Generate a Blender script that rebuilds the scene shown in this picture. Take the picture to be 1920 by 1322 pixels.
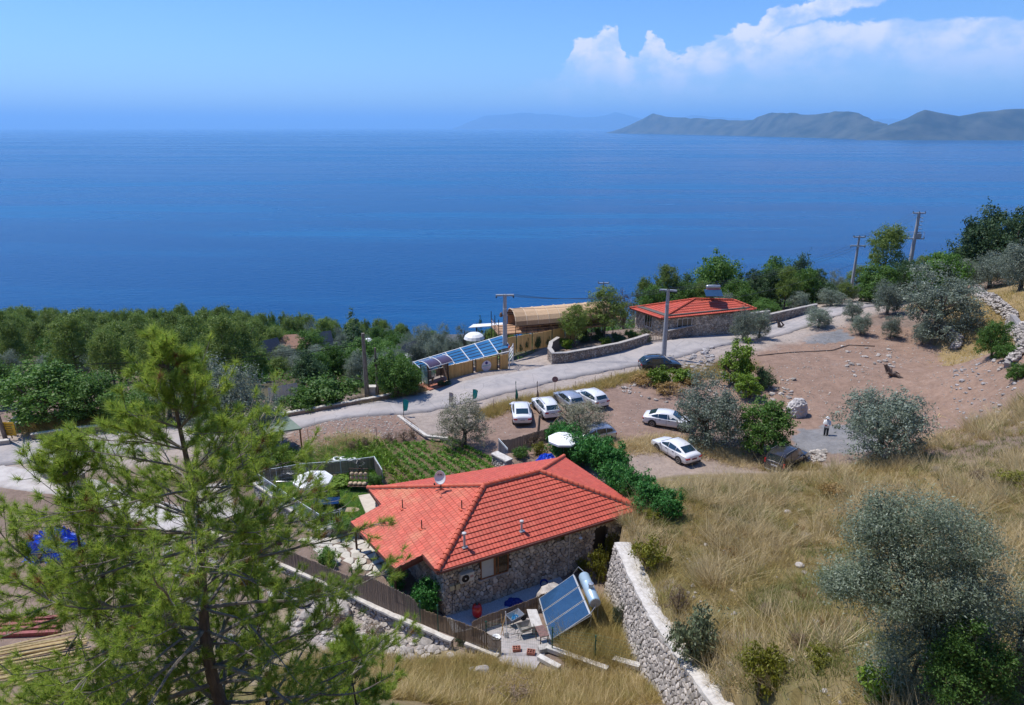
import bpy, bmesh, math, random
import numpy as np
from mathutils import Vector, Matrix
for o in list(bpy.data.objects): bpy.data.objects.remove(o)
SC = bpy.context.scene
COL = SC.collection
R = math.radians
# ---------------------------------------------------------------- camera
PITCH = R(18.06); CAMZ = 26.5; FPX = 1297.0     # metres; parking ground is z = 0
cam_d = bpy.data.cameras.new('camera'); cam = bpy.data.objects.new('camera', cam_d); COL.objects.link(cam)
cam.location = (0, 0, CAMZ); cam.rotation_euler = (R(90) - PITCH, 0, 0)
cam_d.sensor_width = 36; cam_d.lens = 36 * FPX / 1920; cam_d.clip_start = .3; cam_d.clip_end = 400000
SC.camera = cam
# ---------------------------------------------------------------- sun and sky
SUN_DIR = Vector((4.1, -2.2, -9.3)).normalized()      # travel direction of the light
sd = bpy.data.lights.new('sun', 'SUN'); sun = bpy.data.objects.new('sun', sd); COL.objects.link(sun)
sd.energy = 3.8; sd.angle = R(.53); sd.color = (1, .955, .89)
sun.rotation_euler = SUN_DIR.to_track_quat('-Z', 'Y').to_euler(); sun.location = (-40, 20, 90)
W = bpy.data.worlds.new('World'); SC.world = W; W.use_nodes = True
SC.view_settings.view_transform = 'Standard'; SC.view_settings.look = 'None'
SC.view_settings.exposure = .38; SC.view_settings.gamma = 1
SC.render.engine = 'CYCLES'; SC.cycles.use_denoising = True
SC.cycles.max_bounces = 6; SC.cycles.diffuse_bounces = 2; SC.cycles.glossy_bounces = 3; SC.cycles.transmission_bounces = 4
SC.cycles.transparent_max_bounces = 8; SC.cycles.volume_bounces = 2; SC.cycles.caustics_reflective = False; SC.cycles.caustics_refractive = False

class NT:
 """small helper for node trees"""
 def __init__(s, nt): s.nt = nt; s.n = nt.nodes; s.n.clear()
 def new(s, t, **k):
  n = s.n.new(t)
  for a, b in k.items(): setattr(n, a, b)
  return n
 def link(s, a, b): s.nt.links.new(a, b)
 def _in(s, sock, v):
  if hasattr(v, 'is_linked') or isinstance(v, bpy.types.NodeSocket): s.link(v, sock)
  else: sock.default_value = v
 def math(s, op, a, b=None, c=None, clamp=False):
  n = s.new('ShaderNodeMath', operation=op, use_clamp=clamp)
  for i, v in enumerate((a, b, c)):
   if v is not None: s._in(n.inputs[i], v)
  return n.outputs[0]
 def mix(s, f, a, b, mode='MIX'):
  n = s.new('ShaderNodeMix', data_type='RGBA', blend_type=mode)
  s._in(n.inputs[0], f); s._in(n.inputs[6], a if not isinstance(a, tuple) else (*a[:3], 1)); s._in(n.inputs[7], b if not isinstance(b, tuple) else (*b[:3], 1))
  return n.outputs[2]
 def noise(s, vec, scale, detail=3, rough=.55, dist=0):
  n = s.new('ShaderNodeTexNoise'); n.inputs['Scale'].default_value = scale; n.inputs['Detail'].default_value = detail
  n.inputs['Roughness'].default_value = rough; n.inputs['Distortion'].default_value = dist
  if vec is not None: s.link(vec, n.inputs['Vector'])
  return n.outputs[0]
 def ramp(s, fac, lo, hi, a=0., b=1.):
  n = s.new('ShaderNodeMapRange', clamp=True, interpolation_type='SMOOTHSTEP')
  s._in(n.inputs[0], fac); n.inputs[1].default_value = lo; n.inputs[2].default_value = hi; n.inputs[3].default_value = a; n.inputs[4].default_value = b
  return n.outputs[0]
 def curve(s, fac, pts):
  n = s.new('ShaderNodeFloatCurve'); c = n.mapping.curves[0]
  while len(c.points) > 2: c.points.remove(c.points[1])
  c.points[0].location = pts[0]; c.points[1].location = pts[-1]
  for p in pts[1:-1]: c.points.new(*p)
  for p in c.points: p.handle_type = 'AUTO_CLAMPED'
  n.mapping.update(); s._in(n.inputs[1], fac)
  return n.outputs[0]

def build_world():
 t = NT(W.node_tree)
 sky = t.new('ShaderNodeTexSky', sky_type='NISHITA', sun_disc=False)
 d = -SUN_DIR
 sky.sun_elevation = math.asin(d.z); sky.sun_rotation = math.atan2(d.x, d.y)
 sky.altitude = 200; sky.air_density = 1.0; sky.dust_density = .6; sky.ozone_density = 2.2
 tc = t.new('ShaderNodeTexCoord'); vec = tc.outputs['Generated']
 sep = t.new('ShaderNodeSeparateXYZ'); t.link(vec, sep.inputs[0])
 az = t.math('ARCTAN2', sep.outputs[0], sep.outputs[1]); el = t.math('ARCSINE', sep.outputs[2])
 # wobble so that the outlines billow
 mp = t.new('ShaderNodeCombineXYZ'); t.link(t.math('MULTIPLY', az, 10.), mp.inputs[0]); t.link(t.math('MULTIPLY', el, 14.), mp.inputs[1])
 n1 = t.noise(mp.outputs[0], 1.6, 6, .6); n2 = t.noise(mp.outputs[0], .55, 2, .5); n3 = t.noise(mp.outputs[0], 4.0, 5, .62, .3)
 # azimuth / elevation of a photographed point
 def azel(px, py):
  u = (px - 960) / FPX; v = (py - 661) / FPX
  q = Vector((u, math.cos(PITCH) - v * math.sin(PITCH), -math.sin(PITCH) - v * math.cos(PITCH))).normalized()
  return math.atan2(q.x, q.y), math.asin(q.z)
 A0, A1, E1 = -.1, .9, .25
 def top(pts):
  out = [((azel(a, b)[0] - A0) / (A1 - A0), max(0., azel(a, b)[1] / E1)) for a, b in pts]
  return out
 f = t.math('DIVIDE', t.math('SUBTRACT', az, A0), A1 - A0)
 cum = top([(900, 190), (1010, 150), (1060, 118), (1080, 74), (1110, 62), (1148, 46), (1166, 92), (1196, 104), (1214, 66), (1240, 72), (1262, 98), (1310, 84), (1350, 66), (1392, 46), (1425, 40), (1440, 18), (1500, 2), (1600, -30), (1700, -50)])
 cum = [(0, 0)] + cum + [(1, .75)]
 e_top = t.math('MULTIPLY', t.curve(f, cum), E1)
 wob = t.math('MULTIPLY', t.math('SUBTRACT', n3, .5), .045)
 dcum = t.math('SUBTRACT', t.math('ADD', e_top, wob), el)           # > 0 inside
 m1 = t.ramp(dcum, -.0005, .006)
 # clear gap between the slanted streak and the flat anvil
 gap_lo = [(0, 0)] + top([(1380, 100), (1450, 72), (1485, 58), (1530, 46), (1700, 41), (1920, 36)]) + [(1, azel(1920, 30)[1] / E1)]
 gap_hi = [(0, 0)] + top([(1380, 100), (1450, 66), (1485, 46), (1560, 26), (1640, 2), (1760, -30)]) + [(1, 1)]
 gl = t.math('MULTIPLY', t.curve(f, gap_lo), E1); gh = t.math('MULTIPLY', t.curve(f, gap_hi), E1)
 wob2 = t.math('MULTIPLY', t.math('SUBTRACT', n3, .5), .02)
 g1 = t.ramp(t.math('SUBTRACT', t.math('ADD', el, wob2), gl), -.001, .004); g2 = t.ramp(t.math('SUBTRACT', t.math('SUBTRACT', gh, el), wob2), -.001, .006)
 gap = t.math('MULTIPLY', g1, g2)
 m = t.math('MULTIPLY', m1, t.math('SUBTRACT', 1., gap))
 right = t.ramp(az, azel(1010, 0)[0], azel(1090, 0)[0])
 far = t.ramp(az, .95, 1.25, 1., 0.)
 low = t.ramp(el, 0.0, .11, 0.12, 1.)                                # sinks into the haze
 upper = t.ramp(el, .27, .36, 1., 0.)
 edge = t.ramp(dcum, .0, .1, 1., .35)                               # crisp bright rim, duller body
 body = t.math('MULTIPLY', edge, t.ramp(n1, .35, .62, .35, 1.25))
 anv = t.ramp(az, azel(1480, 0)[0], azel(1540, 0)[0])
 anvb = t.math('MULTIPLY', t.ramp(t.math('SUBTRACT', gl, el), 0., .085, .72, .26), t.ramp(n1, .36, .64, .45, 1.35))
 body = t.math('ADD', t.math('MULTIPLY', body, t.math('SUBTRACT', 1., anv)), t.math('MULTIPLY', anvb, anv))
 dens = t.math('MULTIPLY', t.math('MULTIPLY', m, body), t.math('MULTIPLY', low, t.math('MULTIPLY', far, upper)))
 dens = t.math('MULTIPLY', dens, t.math('ADD', t.math('MULTIPLY', right, .85), .15), clamp=True)
 tint = t.mix(t.ramp(el, .0, .34), (.54, .76, 1.14), (.38, .66, 1.08))
 skc = t.mix(1.0, sky.outputs[0], tint, 'MULTIPLY')
 cl = t.mix(dens, skc, (5.9, 6.1, 7.6))
 bg = t.new('ShaderNodeBackground'); t.link(cl, bg.inputs[0]); bg.inputs[1].default_value = .118
 out = t.new('ShaderNodeOutputWorld'); t.link(bg.outputs[0], out.inputs[0])
build_world()

# ---------------------------------------------------------------- projection helpers (a photographed point -> its place in the world)
cP, sP = math.cos(PITCH), math.sin(PITCH)
def ray(px, py):
 u = (px - 960) / FPX; v = (py - 661) / FPX
 return np.array([u, cP - v * sP, -sP - v * cP])
def P(px, py, z=0.):
 d = ray(px, py); return Vector((np.array([0, 0, CAMZ]) + d * ((z - CAMZ) / d[2])).tolist())
def PY(px, py, y):
 d = ray(px, py); return Vector((np.array([0, 0, CAMZ]) + d * (y / d[1])).tolist())
def depth(p): return p[1] * cP + (CAMZ - p[2]) * sP
def in_poly(x, y, poly):
 x = np.asarray(x, float); y = np.asarray(y, float); c = np.zeros(x.shape, bool); n = len(poly); j = n - 1
 for i in range(n):
  xi, yi = poly[i][:2]; xj, yj = poly[j][:2]
  if yi != yj: c ^= ((yi > y) != (yj > y)) & (x < (xj - xi) * (y - yi) / (yj - yi) + xi)
  j = i
 return c
def seg_dist(x, y, line):
 d = np.full(np.shape(x), 1e9)
 for a, b in zip(line[:-1], line[1:]):
  ax, ay = a[:2]; dx, dy = b[0] - ax, b[1] - ay; L = dx * dx + dy * dy + 1e-9
  t = np.clip(((x - ax) * dx + (y - ay) * dy) / L, 0, 1)
  d = np.minimum(d, np.hypot(x - ax - t * dx, y - ay - t * dy))
 return d
def sstep(a, b, x):
 t = np.clip((np.asarray(x, float) - a) / (b - a), 0, 1); return t * t * (3 - 2 * t)
_rs = np.random.RandomState(3); _NG = _rs.rand(64, 64)
def vnoise(x, y, s):
 x = np.asarray(x, float) * s; y = np.asarray(y, float) * s
 i = np.floor(x).astype(int); j = np.floor(y).astype(int); fx = x - i; fy = y - j
 fx = fx * fx * (3 - 2 * fx); fy = fy * fy * (3 - 2 * fy); g = lambda a, b: _NG[a % 64, b % 64]
 return (g(i, j) * (1 - fx) + g(i + 1, j) * fx) * (1 - fy) + (g(i, j + 1) * (1 - fx) + g(i + 1, j + 1) * fx) * fy
def fbm(x, y, s): return (vnoise(x, y, s) + .5 * vnoise(x + 9.1, y + 3.7, s * 2.1) + .25 * vnoise(x + 1.3, y + 8.2, s * 4.3)) / 1.75

# ---------------------------------------------------------------- mesh building
def link(o, parent=None):
 COL.objects.link(o)
 if parent is not None: o.parent = parent
 return o
def np_mesh(name, V, F, mats=(), mi=None, smooth=False):
 me = bpy.data.meshes.new(name); V = np.asarray(V, np.float32); F = np.asarray(F, np.int32); k = F.shape[1]
 me.vertices.add(len(V)); me.vertices.foreach_set('co', V.ravel())
 me.loops.add(F.size); me.loops.foreach_set('vertex_index', F.ravel())
 me.polygons.add(len(F)); me.polygons.foreach_set('loop_start', np.arange(0, F.size, k, dtype=np.int32)); me.polygons.foreach_set('loop_total', np.full(len(F), k, np.int32))
 if mi is not None: me.polygons.foreach_set('material_index', np.asarray(mi, np.int32))
 me.polygons.foreach_set('use_smooth', np.full(len(F), bool(smooth)))
 for m in mats: me.materials.append(m)
 me.update(calc_edges=True)
 return me
def tag(o, label=None, cat=None, group=None, kind=None):
 if label: o['label'] = label
 if cat: o['category'] = cat
 if group: o['group'] = group
 if kind: o['kind'] = kind
 return o
def thing(name, loc, label, cat, group=None, rz=0.):
 o = bpy.data.objects.new(name, None); o.empty_display_size = .3; COL.objects.link(o)
 o.location = loc; o.rotation_euler = (0, 0, rz)
 return tag(o, label, cat, group)
def copy_tree(o, parent=None, loc=None, rz=None, label=None, scale=None):
 c = o.copy(); COL.objects.link(c)
 if parent is not None: c.parent = parent
 if loc is not None: c.location = loc
 if rz is not None: c.rotation_euler = (c.rotation_euler[0], c.rotation_euler[1], rz)
 if scale is not None: c.scale = scale if hasattr(scale, '__len__') else (scale,) * 3
 if label: c['label'] = label
 for ch in CH.get(o.name, ()):
  copy_tree(ch, c)
 if o.name in CH: pass
 return c
CH = {}
def reg_child(parent, o): CH.setdefault(parent.name, []).append(o)
class MB:
 def __init__(s): s.v = []; s.f = []; s.m = []
 def add(s, V, F, m=0):
  b = len(s.v); s.v += [tuple(float(c) for c in p) for p in V]; s.f += [tuple(i + b for i in f) for f in F]
  s.m += [m] * len(F) if not hasattr(m, '__len__') else list(m); return s
 def box(s, c, d, rz=0., m=0, M=None, taper=1.):
  hx, hy, hz = d[0] / 2, d[1] / 2, d[2] / 2
  V = [(x * (taper if z > 0 else 1), y * (taper if z > 0 else 1), z) for z in (-hz, hz) for x, y in ((-hx, -hy), (hx, -hy), (hx, hy), (-hx, hy))]
  if M is None: M = Matrix.Rotation(rz, 3, 'Z')
  V = [M @ Vector(v) + Vector(c) for v in V]
  return s.add(V, [(3, 2, 1, 0), (4, 5, 6, 7), (0, 1, 5, 4), (1, 2, 6, 5), (2, 3, 7, 6), (3, 0, 4, 7)], m)
 def bar(s, a, b, w, h, m=0, up=Vector((0, 0, 1))):
  a = Vector(a); b = Vector(b); d = (b - a); L = d.length; d.normalize()
  if abs(d.dot(up)) > .98: up = Vector((0, 1, 0))
  x = d.cross(up).normalized(); z = x.cross(d); M = Matrix((x, d, z)).transposed()
  return s.box((a + b) / 2, (w, L, h), m=m, M=M)
 def tube(s, pts, r, n=6, m=0, cap=True):
  pts = [Vector(p) for p in pts]; rr = r if hasattr(r, '__len__') else [r] * len(pts); V = []; px = None
  for i, p in enumerate(pts):
   d = (pts[min(i + 1, len(pts) - 1)] - pts[max(i - 1, 0)]).normalized()
   if px is None: px = d.orthogonal().normalized()
   px = (px - d * px.dot(d)); px = px.normalized() if px.length > 1e-5 else d.orthogonal().normalized(); py = d.cross(px)
   for k in range(n):
    a = 2 * math.pi * k / n; V.append(p + (px * math.cos(a) + py * math.sin(a)) * rr[i])
  F = [(i * n + k, i * n + (k + 1) % n, (i + 1) * n + (k + 1) % n, (i + 1) * n + k) for i in range(len(pts) - 1) for k in range(n)]
  if cap: F += [tuple(range(n - 1, -1, -1)), tuple((len(pts) - 1) * n + k for k in range(n))]
  return s.add(V, F, m)
 def lathe(s, prof, n=12, c=(0, 0, 0), m=0, M=None):
  V = []; F = []; c = Vector(c)
  for r, z in prof:
   for k in range(n):
    a = 2 * math.pi * k / n; q = Vector((r * math.cos(a), r * math.sin(a), z))
    V.append((M @ q if M else q) + c)
  for i in range(len(prof) - 1):
   for k in range(n): F.append((i * n + k, i * n + (k + 1) % n, (i + 1) * n + (k + 1) % n, (i + 1) * n + k))
  F.append(tuple(range(n - 1, -1, -1))); F.append(tuple((len(prof) - 1) * n + k for k in range(n)))
  return s.add(V, F, m)
 def prism(s, poly, z0, z1, m=0, M=None, c=(0, 0, 0)):
  n = len(poly); c = Vector(c); V = [Vector((x, y, z0)) for x, y in poly] + [Vector((x, y, z1)) for x, y in poly]
  V = [(M @ q if M else q) + c for q in V]
  return s.add(V, [tuple(range(n - 1, -1, -1)), tuple(range(n, 2 * n))] + [(i, (i + 1) % n, n + (i + 1) % n, n + i) for i in range(n)], m)
 def poly(s, pts, m=0): return s.add(pts, [tuple(range(len(pts)))], m)
 def slab(s, pts, th, m=0):
  """polygon in space thickened downwards along its normal"""
  pts = [Vector(p) for p in pts]; n = (pts[1] - pts[0]).cross(pts[2] - pts[1]).normalized(); k = len(pts)
  return s.add(pts + [p - n * th for p in pts], [tuple(range(k)), tuple(range(2 * k - 1, k - 1, -1))] + [(i, k + i, k + (i + 1) % k, (i + 1) % k) for i in range(k)], m)
 def build(s, name, mats, parent=None, world=False, loc=None, rz=0., smooth=False, bevel=0.):
  off = Vector((0, 0, 0))
  if world and parent is not None: off = Vector(parent.location)
  elif loc is not None and world: off = Vector(loc)
  me = bpy.data.meshes.new(name); me.from_pydata([tuple(Vector(v) - off) for v in s.v], [], s.f)
  if not isinstance(mats, (list, tuple)): mats = [mats]
  for m in mats: me.materials.append(m)
  if len(mats) > 1: me.polygons.foreach_set('material_index', s.m)
  if smooth: me.polygons.foreach_set('use_smooth', [True] * len(me.polygons))
  me.update(); o = bpy.data.objects.new(name, me); COL.objects.link(o)
  if parent is not None: o.parent = parent; reg_child(parent, o)
  if loc is not None: o.location = loc
  if rz: o.rotation_euler = (0, 0, rz)
  if bevel:
   b = o.modifiers.new('bevel', 'BEVEL'); b.width = bevel; b.segments = 2; b.limit_method = 'ANGLE'
  return o
def obj(name, me, parent=None, loc=None, rot=None, scale=None):
 o = bpy.data.objects.new(name, me); COL.objects.link(o)
 if parent is not None: o.parent = parent; reg_child(parent, o)
 if loc is not None: o.location = loc
 if rot is not None: o.rotation_euler = rot
 if scale is not None: o.scale = scale if hasattr(scale, '__len__') else (scale,) * 3
 return o

# ---------------------------------------------------------------- materials
def mat(name, c, rough=.6, c2=None, scale=3., var=.0, metal=0., bump=0., bscale=20., spec=.5, island=0., coat=0., alpha=None, trans=0., stretch=None, patch=None):
 m = bpy.data.materials.new(name); m.use_nodes = True; t = NT(m.node_tree)
 b = t.new('ShaderNodeBsdfPrincipled'); o = t.new('ShaderNodeOutputMaterial'); t.link(b.outputs[0], o.inputs[0])
 tc = t.new('ShaderNodeNewGeometry'); vec = tc.outputs['Position']
 if stretch:
  mp = t.new('ShaderNodeMapping'); mp.inputs['Scale'].default_value = stretch; t.link(vec, mp.inputs[0]); vec = mp.outputs[0]
 col = None
 if c2 is not None:
  n = t.noise(vec, scale, 5, .6); col = t.mix(t.ramp(n, .3, .7), tuple(c), tuple(c2))
 else:
  rgb = t.new('ShaderNodeRGB'); rgb.outputs[0].default_value = (*c, 1); col = rgb.outputs[0]
  n = t.noise(vec, scale, 4, .6); col = t.mix(t.ramp(n, .35, .75, 0., .22), col, tuple(x * .62 for x in c))
 if island:
  g = t.new('ShaderNodeNewGeometry'); oi = t.new('ShaderNodeObjectInfo')
  fr = t.math('FRACT', t.math('ADD', g.outputs['Random Per Island'], oi.outputs['Random']))
  mr = t.ramp(fr, 0., 1., 1 - island, 1 + island); mr.node.interpolation_type = 'LINEAR'
  cb = t.new('ShaderNodeCombineColor')
  for i in range(3): t.link(mr, cb.inputs[i])
  col = t.mix(1., col, cb.outputs[0], 'MULTIPLY')
 if patch:
  n = t.noise(vec, patch[1], 4, .65); col = t.mix(t.ramp(n, .5, .68, 0, patch[2]), col, tuple(patch[0]))
 t.link(col, b.inputs['Base Color']); b.inputs['Roughness'].default_value = rough; b.inputs['Metallic'].default_value = metal
 b.inputs['Specular IOR Level'].default_value = spec; b.inputs['Coat Weight'].default_value = coat
 if trans: b.inputs['Transmission Weight'].default_value = trans
 if alpha is not None: b.inputs['Alpha'].default_value = alpha
 if bump:
  bn = t.new('ShaderNodeBump'); bn.inputs['Strength'].default_value = min(1, bump); bn.inputs['Distance'].default_value = .03
  t.link(t.noise(vec, bscale, 4, .6), bn.inputs['Height']); t.link(bn.outputs[0], b.inputs['Normal'])
 return m
def leaf_mat(name, c1, c2, tr=.25, rough=.55, spec=.35, c3=None, objvar=.18):
 m = bpy.data.materials.new(name); m.use_nodes = True; t = NT(m.node_tree)
 g = t.new('ShaderNodeNewGeometry'); oi = t.new('ShaderNodeObjectInfo')
 col = t.mix(g.outputs['Random Per Island'], tuple(c1), tuple(c2))
 if c3:
  tc = t.new('ShaderNodeTexCoord'); n = t.noise(tc.outputs['Object'], 1.1, 3, .6); col = t.mix(t.ramp(n, .45, .7), col, tuple(c3))
 v = t.ramp(oi.outputs['Random'], 0, 1, 1 - objvar, 1 + objvar); v.node.interpolation_type = 'LINEAR'
 cb = t.new('ShaderNodeCombineColor'); [t.link(v, cb.inputs[i]) for i in range(3)]
 col = t.mix(1., col, cb.outputs[0], 'MULTIPLY')
 b = t.new('ShaderNodeBsdfPrincipled'); t.link(col, b.inputs['Base Color']); b.inputs['Roughness'].default_value = rough; b.inputs['Specular IOR Level'].default_value = spec
 tl = t.new('ShaderNodeBsdfTranslucent'); t.link(col, tl.inputs[0]); mx = t.new('ShaderNodeMixShader'); mx.inputs[0].default_value = tr
 t.link(b.outputs[0], mx.inputs[1]); t.link(tl.outputs[0], mx.inputs[2]); o = t.new('ShaderNodeOutputMaterial'); t.link(mx.outputs[0], o.inputs[0])
 return m
M = {}
M['bark'] = mat('bark', (.17, .12, .09), .9, (.08, .06, .05), 12, bump=.6, bscale=30, stretch=(1, 1, .3))
M['pale_bark'] = mat('pale_bark', (.27, .24, .2), .9, (.14, .115, .09), 9, bump=.4, stretch=(1, 1, .3))
M['olive_bark'] = mat('olive_bark', (.15, .125, .10), .9, (.07, .055, .05), 8, bump=.6)
M['leaf_pine'] = leaf_mat('leaf_pine', (.09, .165, .03), (.23, .31, .065), .42, c3=(.25, .31, .07))
M['needle'] = leaf_mat('needle', (.17, .30, .035), (.50, .58, .10), .55, objvar=.05)
M['needle_rust'] = leaf_mat('needle_rust', (.35, .17, .07), (.26, .2, .06), .2)
M['leaf_olive'] = leaf_mat('leaf_olive', (.12, .16, .105), (.34, .39, .31), .36, rough=.5, c3=(.17, .21, .14))
M['leaf_olive_near'] = leaf_mat('leaf_olive_near', (.08, .12, .06), (.36, .41, .29), .35, rough=.45, objvar=.06)
M['leaf_olive_dry'] = leaf_mat('leaf_olive_dry', (.2, .2, .12), (.42, .41, .29), .28)
M['leaf_green'] = leaf_mat('leaf_green', (.06, .15, .025), (.16, .28, .05), .42, c3=(.10, .2, .03))
M['leaf_bright'] = leaf_mat('leaf_bright', (.09, .17, .01), (.2, .3, .03), .3)
M['leaf_dark'] = leaf_mat('leaf_dark', (.04, .095, .035), (.11, .18, .07), .35)
M['leaf_hedge'] = leaf_mat('leaf_hedge', (.025, .13, .022), (.09, .28, .05), .3, objvar=.08)
M['leaf_brown'] = leaf_mat('leaf_brown', (.16, .11, .07), (.28, .2, .12), .2)
M['leaf_rust'] = leaf_mat('leaf_rust', (.22, .12, .03), (.36, .24, .08), .2)
M['leaf_yellow'] = leaf_mat('leaf_yellow', (.14, .15, .01), (.26, .25, .03), .3)
M['leaf_sage'] = leaf_mat('leaf_sage', (.1, .13, .07), (.2, .23, .12), .2)
M['leaf_garden'] = leaf_mat('leaf_garden', (.08, .22, .02), (.26, .44, .06), .3, objvar=.1)
M['red_flower'] = leaf_mat('red_flower', (.5, .06, .05), (.6, .12, .1), .2)
M['white'] = mat('white', (.78, .78, .76), .5)
M['metal'] = mat('metal', (.45, .46, .47), .4, metal=.7)
M['grey_paint'] = mat('grey_paint', (.4, .43, .46), .5)
M['dark_metal'] = mat('dark_metal', (.04, .035, .035), .5, metal=.3)
M['rust'] = mat('rust', (.22, .13, .08), .8, (.12, .07, .05), 20)
M['green_post'] = mat('green_post', (.01, .10, .06), .4)
M['concrete'] = mat('concrete', (.48, .44, .39), .85, (.34, .31, .28), 3, bump=.3, bscale=25)
M['pale_concrete'] = mat('pale_concrete', (.62, .58, .52), .85, (.45, .41, .36), 4, bump=.3, bscale=25)
M['pole_concrete'] = mat('pole_concrete', (.42, .42, .43), .8, (.33, .33, .34), 5, bump=.2)
M['wood_pole'] = mat('wood_pole', (.25, .2, .16), .85, (.13, .1, .08), 10, stretch=(1, 1, .15))
M['stone'] = mat('stone', (.40, .35, .30), .85, (.24, .2, .17), 2.2, island=.33, bump=.6, bscale=18, patch=((.42, .25, .15), .8, .5))
M['house_stone'] = mat('house_stone', (.60, .52, .42), .85, (.37, .32, .26), 2.5, island=.38, bump=.6, bscale=16, patch=((.4, .25, .15), .9, .55))
M['white_stone'] = mat('white_stone', (.47, .42, .37), .85, (.29, .255, .22), 3, island=.36, bump=.6, bscale=16)
M['grey_stone'] = mat('grey_stone', (.42, .39, .37), .88, (.26, .24, .23), 3, island=.3, bump=.6, bscale=16)
M['mortar'] = mat('mortar', (.15, .128, .11), .95, (.1, .085, .075), 6, bump=.4)
M['mortar_pale'] = mat('mortar_pale', (.3, .27, .24), .95, (.2, .175, .15), 6, bump=.4)
M['tile'] = mat('tile', (.56, .105, .062), .6, (.50, .09, .055), 1.6, island=.1, spec=.35, patch=((.46, .13, .08), 1.3, .35))
M['tile_pale'] = mat('tile_pale', (.56, .105, .065), .6, (.55, .14, .085), .7, island=.14, spec=.3, patch=((.6, .26, .14), .35, .55))
M['ridge_tile'] = mat('ridge_tile', (.60, .13, .07), .6, (.5, .10, .055), 5, island=.14, spec=.3)
M['under_roof'] = mat('under_roof', (.13, .035, .025), .8)
M['fascia'] = mat('fascia', (.16, .05, .035), .55)
M['wood_frame'] = mat('wood_frame', (.28, .11, .035), .5, (.18, .07, .025), 10)
M['dark_glass'] = mat('dark_glass', (.015, .02, .022), .06, spec=.8)
M['curtain'] = mat('curtain', (.55, .55, .5), .8)
M['reed'] = mat('reed', (.30, .21, .12), .85, (.17, .12, .075), 9, island=.3, stretch=(6, 6, .6))
M['reed_grey'] = mat('reed_grey', (.30, .24, .19), .9, (.17, .135, .11), 9, island=.3, stretch=(6, 6, .6))
M['plank'] = mat('plank', (.62, .38, .14), .7, (.48, .27, .09), 5, island=.14, stretch=(4, 4, .4))
M['plank_yellow'] = mat('plank_yellow', (.68, .45, .18), .7, (.55, .34, .12), 5, island=.12, stretch=(4, 4, .4))
M['deck'] = mat('deck', (.45, .27, .15), .75, (.3, .17, .1), 6, island=.2)
M['brown_wood'] = mat('brown_wood', (.10, .05, .03), .7, (.06, .03, .02), 6)
M['bamboo'] = mat('bamboo', (.6, .46, .22), .6, (.42, .31, .13), 6, island=.25)
M['thatch'] = mat('thatch', (.58, .40, .24), .9, (.40, .26, .15), 4, island=.2, stretch=(.25, 8, 8), bump=.5)
M['rope_rib'] = mat('rope_rib', (.66, .5, .34), .8)
M['blue_tarp'] = mat('blue_tarp', (.01, .05, .50), .35, (.02, .1, .6), 4, bump=1, bscale=6)
M['panel_dark'] = mat('panel_dark', (.022, .055, .115), .12, (.03, .07, .14), 2, spec=.7)
M['glass_blue'] = mat('glass_blue', (.03, .13, .30), .1, (.05, .2, .38), .9, spec=.9, coat=.6)
M['tank'] = mat('tank', (.42, .56, .66), .35, metal=.25)
M['car_white'] = mat('car_white', (.75, .75, .76), .25, (.7, .7, .71), 2, coat=.7)
M['car_silver'] = mat('car_silver', (.48, .5, .54), .28, metal=.5, coat=.7)
M['car_dark'] = mat('car_dark', (.03, .045, .06), .22, metal=.2, coat=.9)
M['car_grey'] = mat('car_grey', (.055, .05, .05), .25, metal=.3, coat=.9)
M['car_glass'] = mat('car_glass', (.012, .03, .04), .04, spec=.9, coat=.5)
M['tyre'] = mat('tyre', (.02, .02, .02), .8)
M['rim'] = mat('rim', (.5, .5, .52), .3, metal=.8)
M['tail_red'] = mat('tail_red', (.4, .01, .015), .15)
M['head_glass'] = mat('head_glass', (.5, .52, .55), .08, spec=.8)
M['black'] = mat('black', (.015, .015, .017), .5)
M['plate'] = mat('plate', (.7, .7, .7), .4)
M['plate_red'] = mat('plate_red', (.35, .03, .03), .4)
M['teal'] = mat('teal', (.0, .33, .30), .7)
M['teal_dark'] = mat('teal_dark', (.0, .17, .13), .7)
M['brown_flag'] = mat('brown_flag', (.14, .07, .04), .8)
M['grey_flag'] = mat('grey_flag', (.42, .38, .38), .8)
M['sign_back'] = mat('sign_back', (.25, .12, .11), .6)
M['red'] = mat('red', (.5, .012, .01), .3, coat=.3)
M['blue_cloth'] = mat('blue_cloth', (.01, .03, .22), .7)
M['cushion'] = mat('cushion', (.5, .38, .25), .85, (.42, .31, .2), 8)
M['table_glass'] = mat('table_glass', (.012, .075, .16), .08, spec=.9)
M['umbrella'] = mat('umbrella', (.84, .83, .79), .75)
M['paving'] = mat('paving', (.55, .47, .36), .8, (.46, .39, .3), 3, bump=.2, island=.1)
M['pool'] = mat('pool', (.02, .2, .55), .1)
M['white_gravel'] = mat('white_gravel', (.66, .66, .66), .9, (.34, .34, .35), 18, bump=1, bscale=22)
M['lawn'] = mat('lawn', (.035, .09, .008), .95, (.05, .12, .012), 1.2)
M['grass_blade'] = leaf_mat('grass_blade', (.07, .19, .015), (.16, .33, .04), .3)
M['roof_dark'] = mat('roof_dark', (.11, .12, .15), .7, (.08, .09, .11), 4)
M['roof_brown'] = mat('roof_brown', (.38, .2, .13), .8, (.28, .15, .1), 4, island=.15)
M['roof_green'] = mat('roof_green', (.13, .18, .13), .7, (.17, .21, .16), 3)
M['yellow'] = mat('yellow', (.7, .42, .02), .5)
M['brick_red'] = mat('brick_red', (.45, .17, .11), .85, (.33, .12, .08), 8)
M['beam_red'] = mat('beam_red', (.30, .07, .06), .6, (.22, .05, .045), 3, island=.15)
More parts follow.
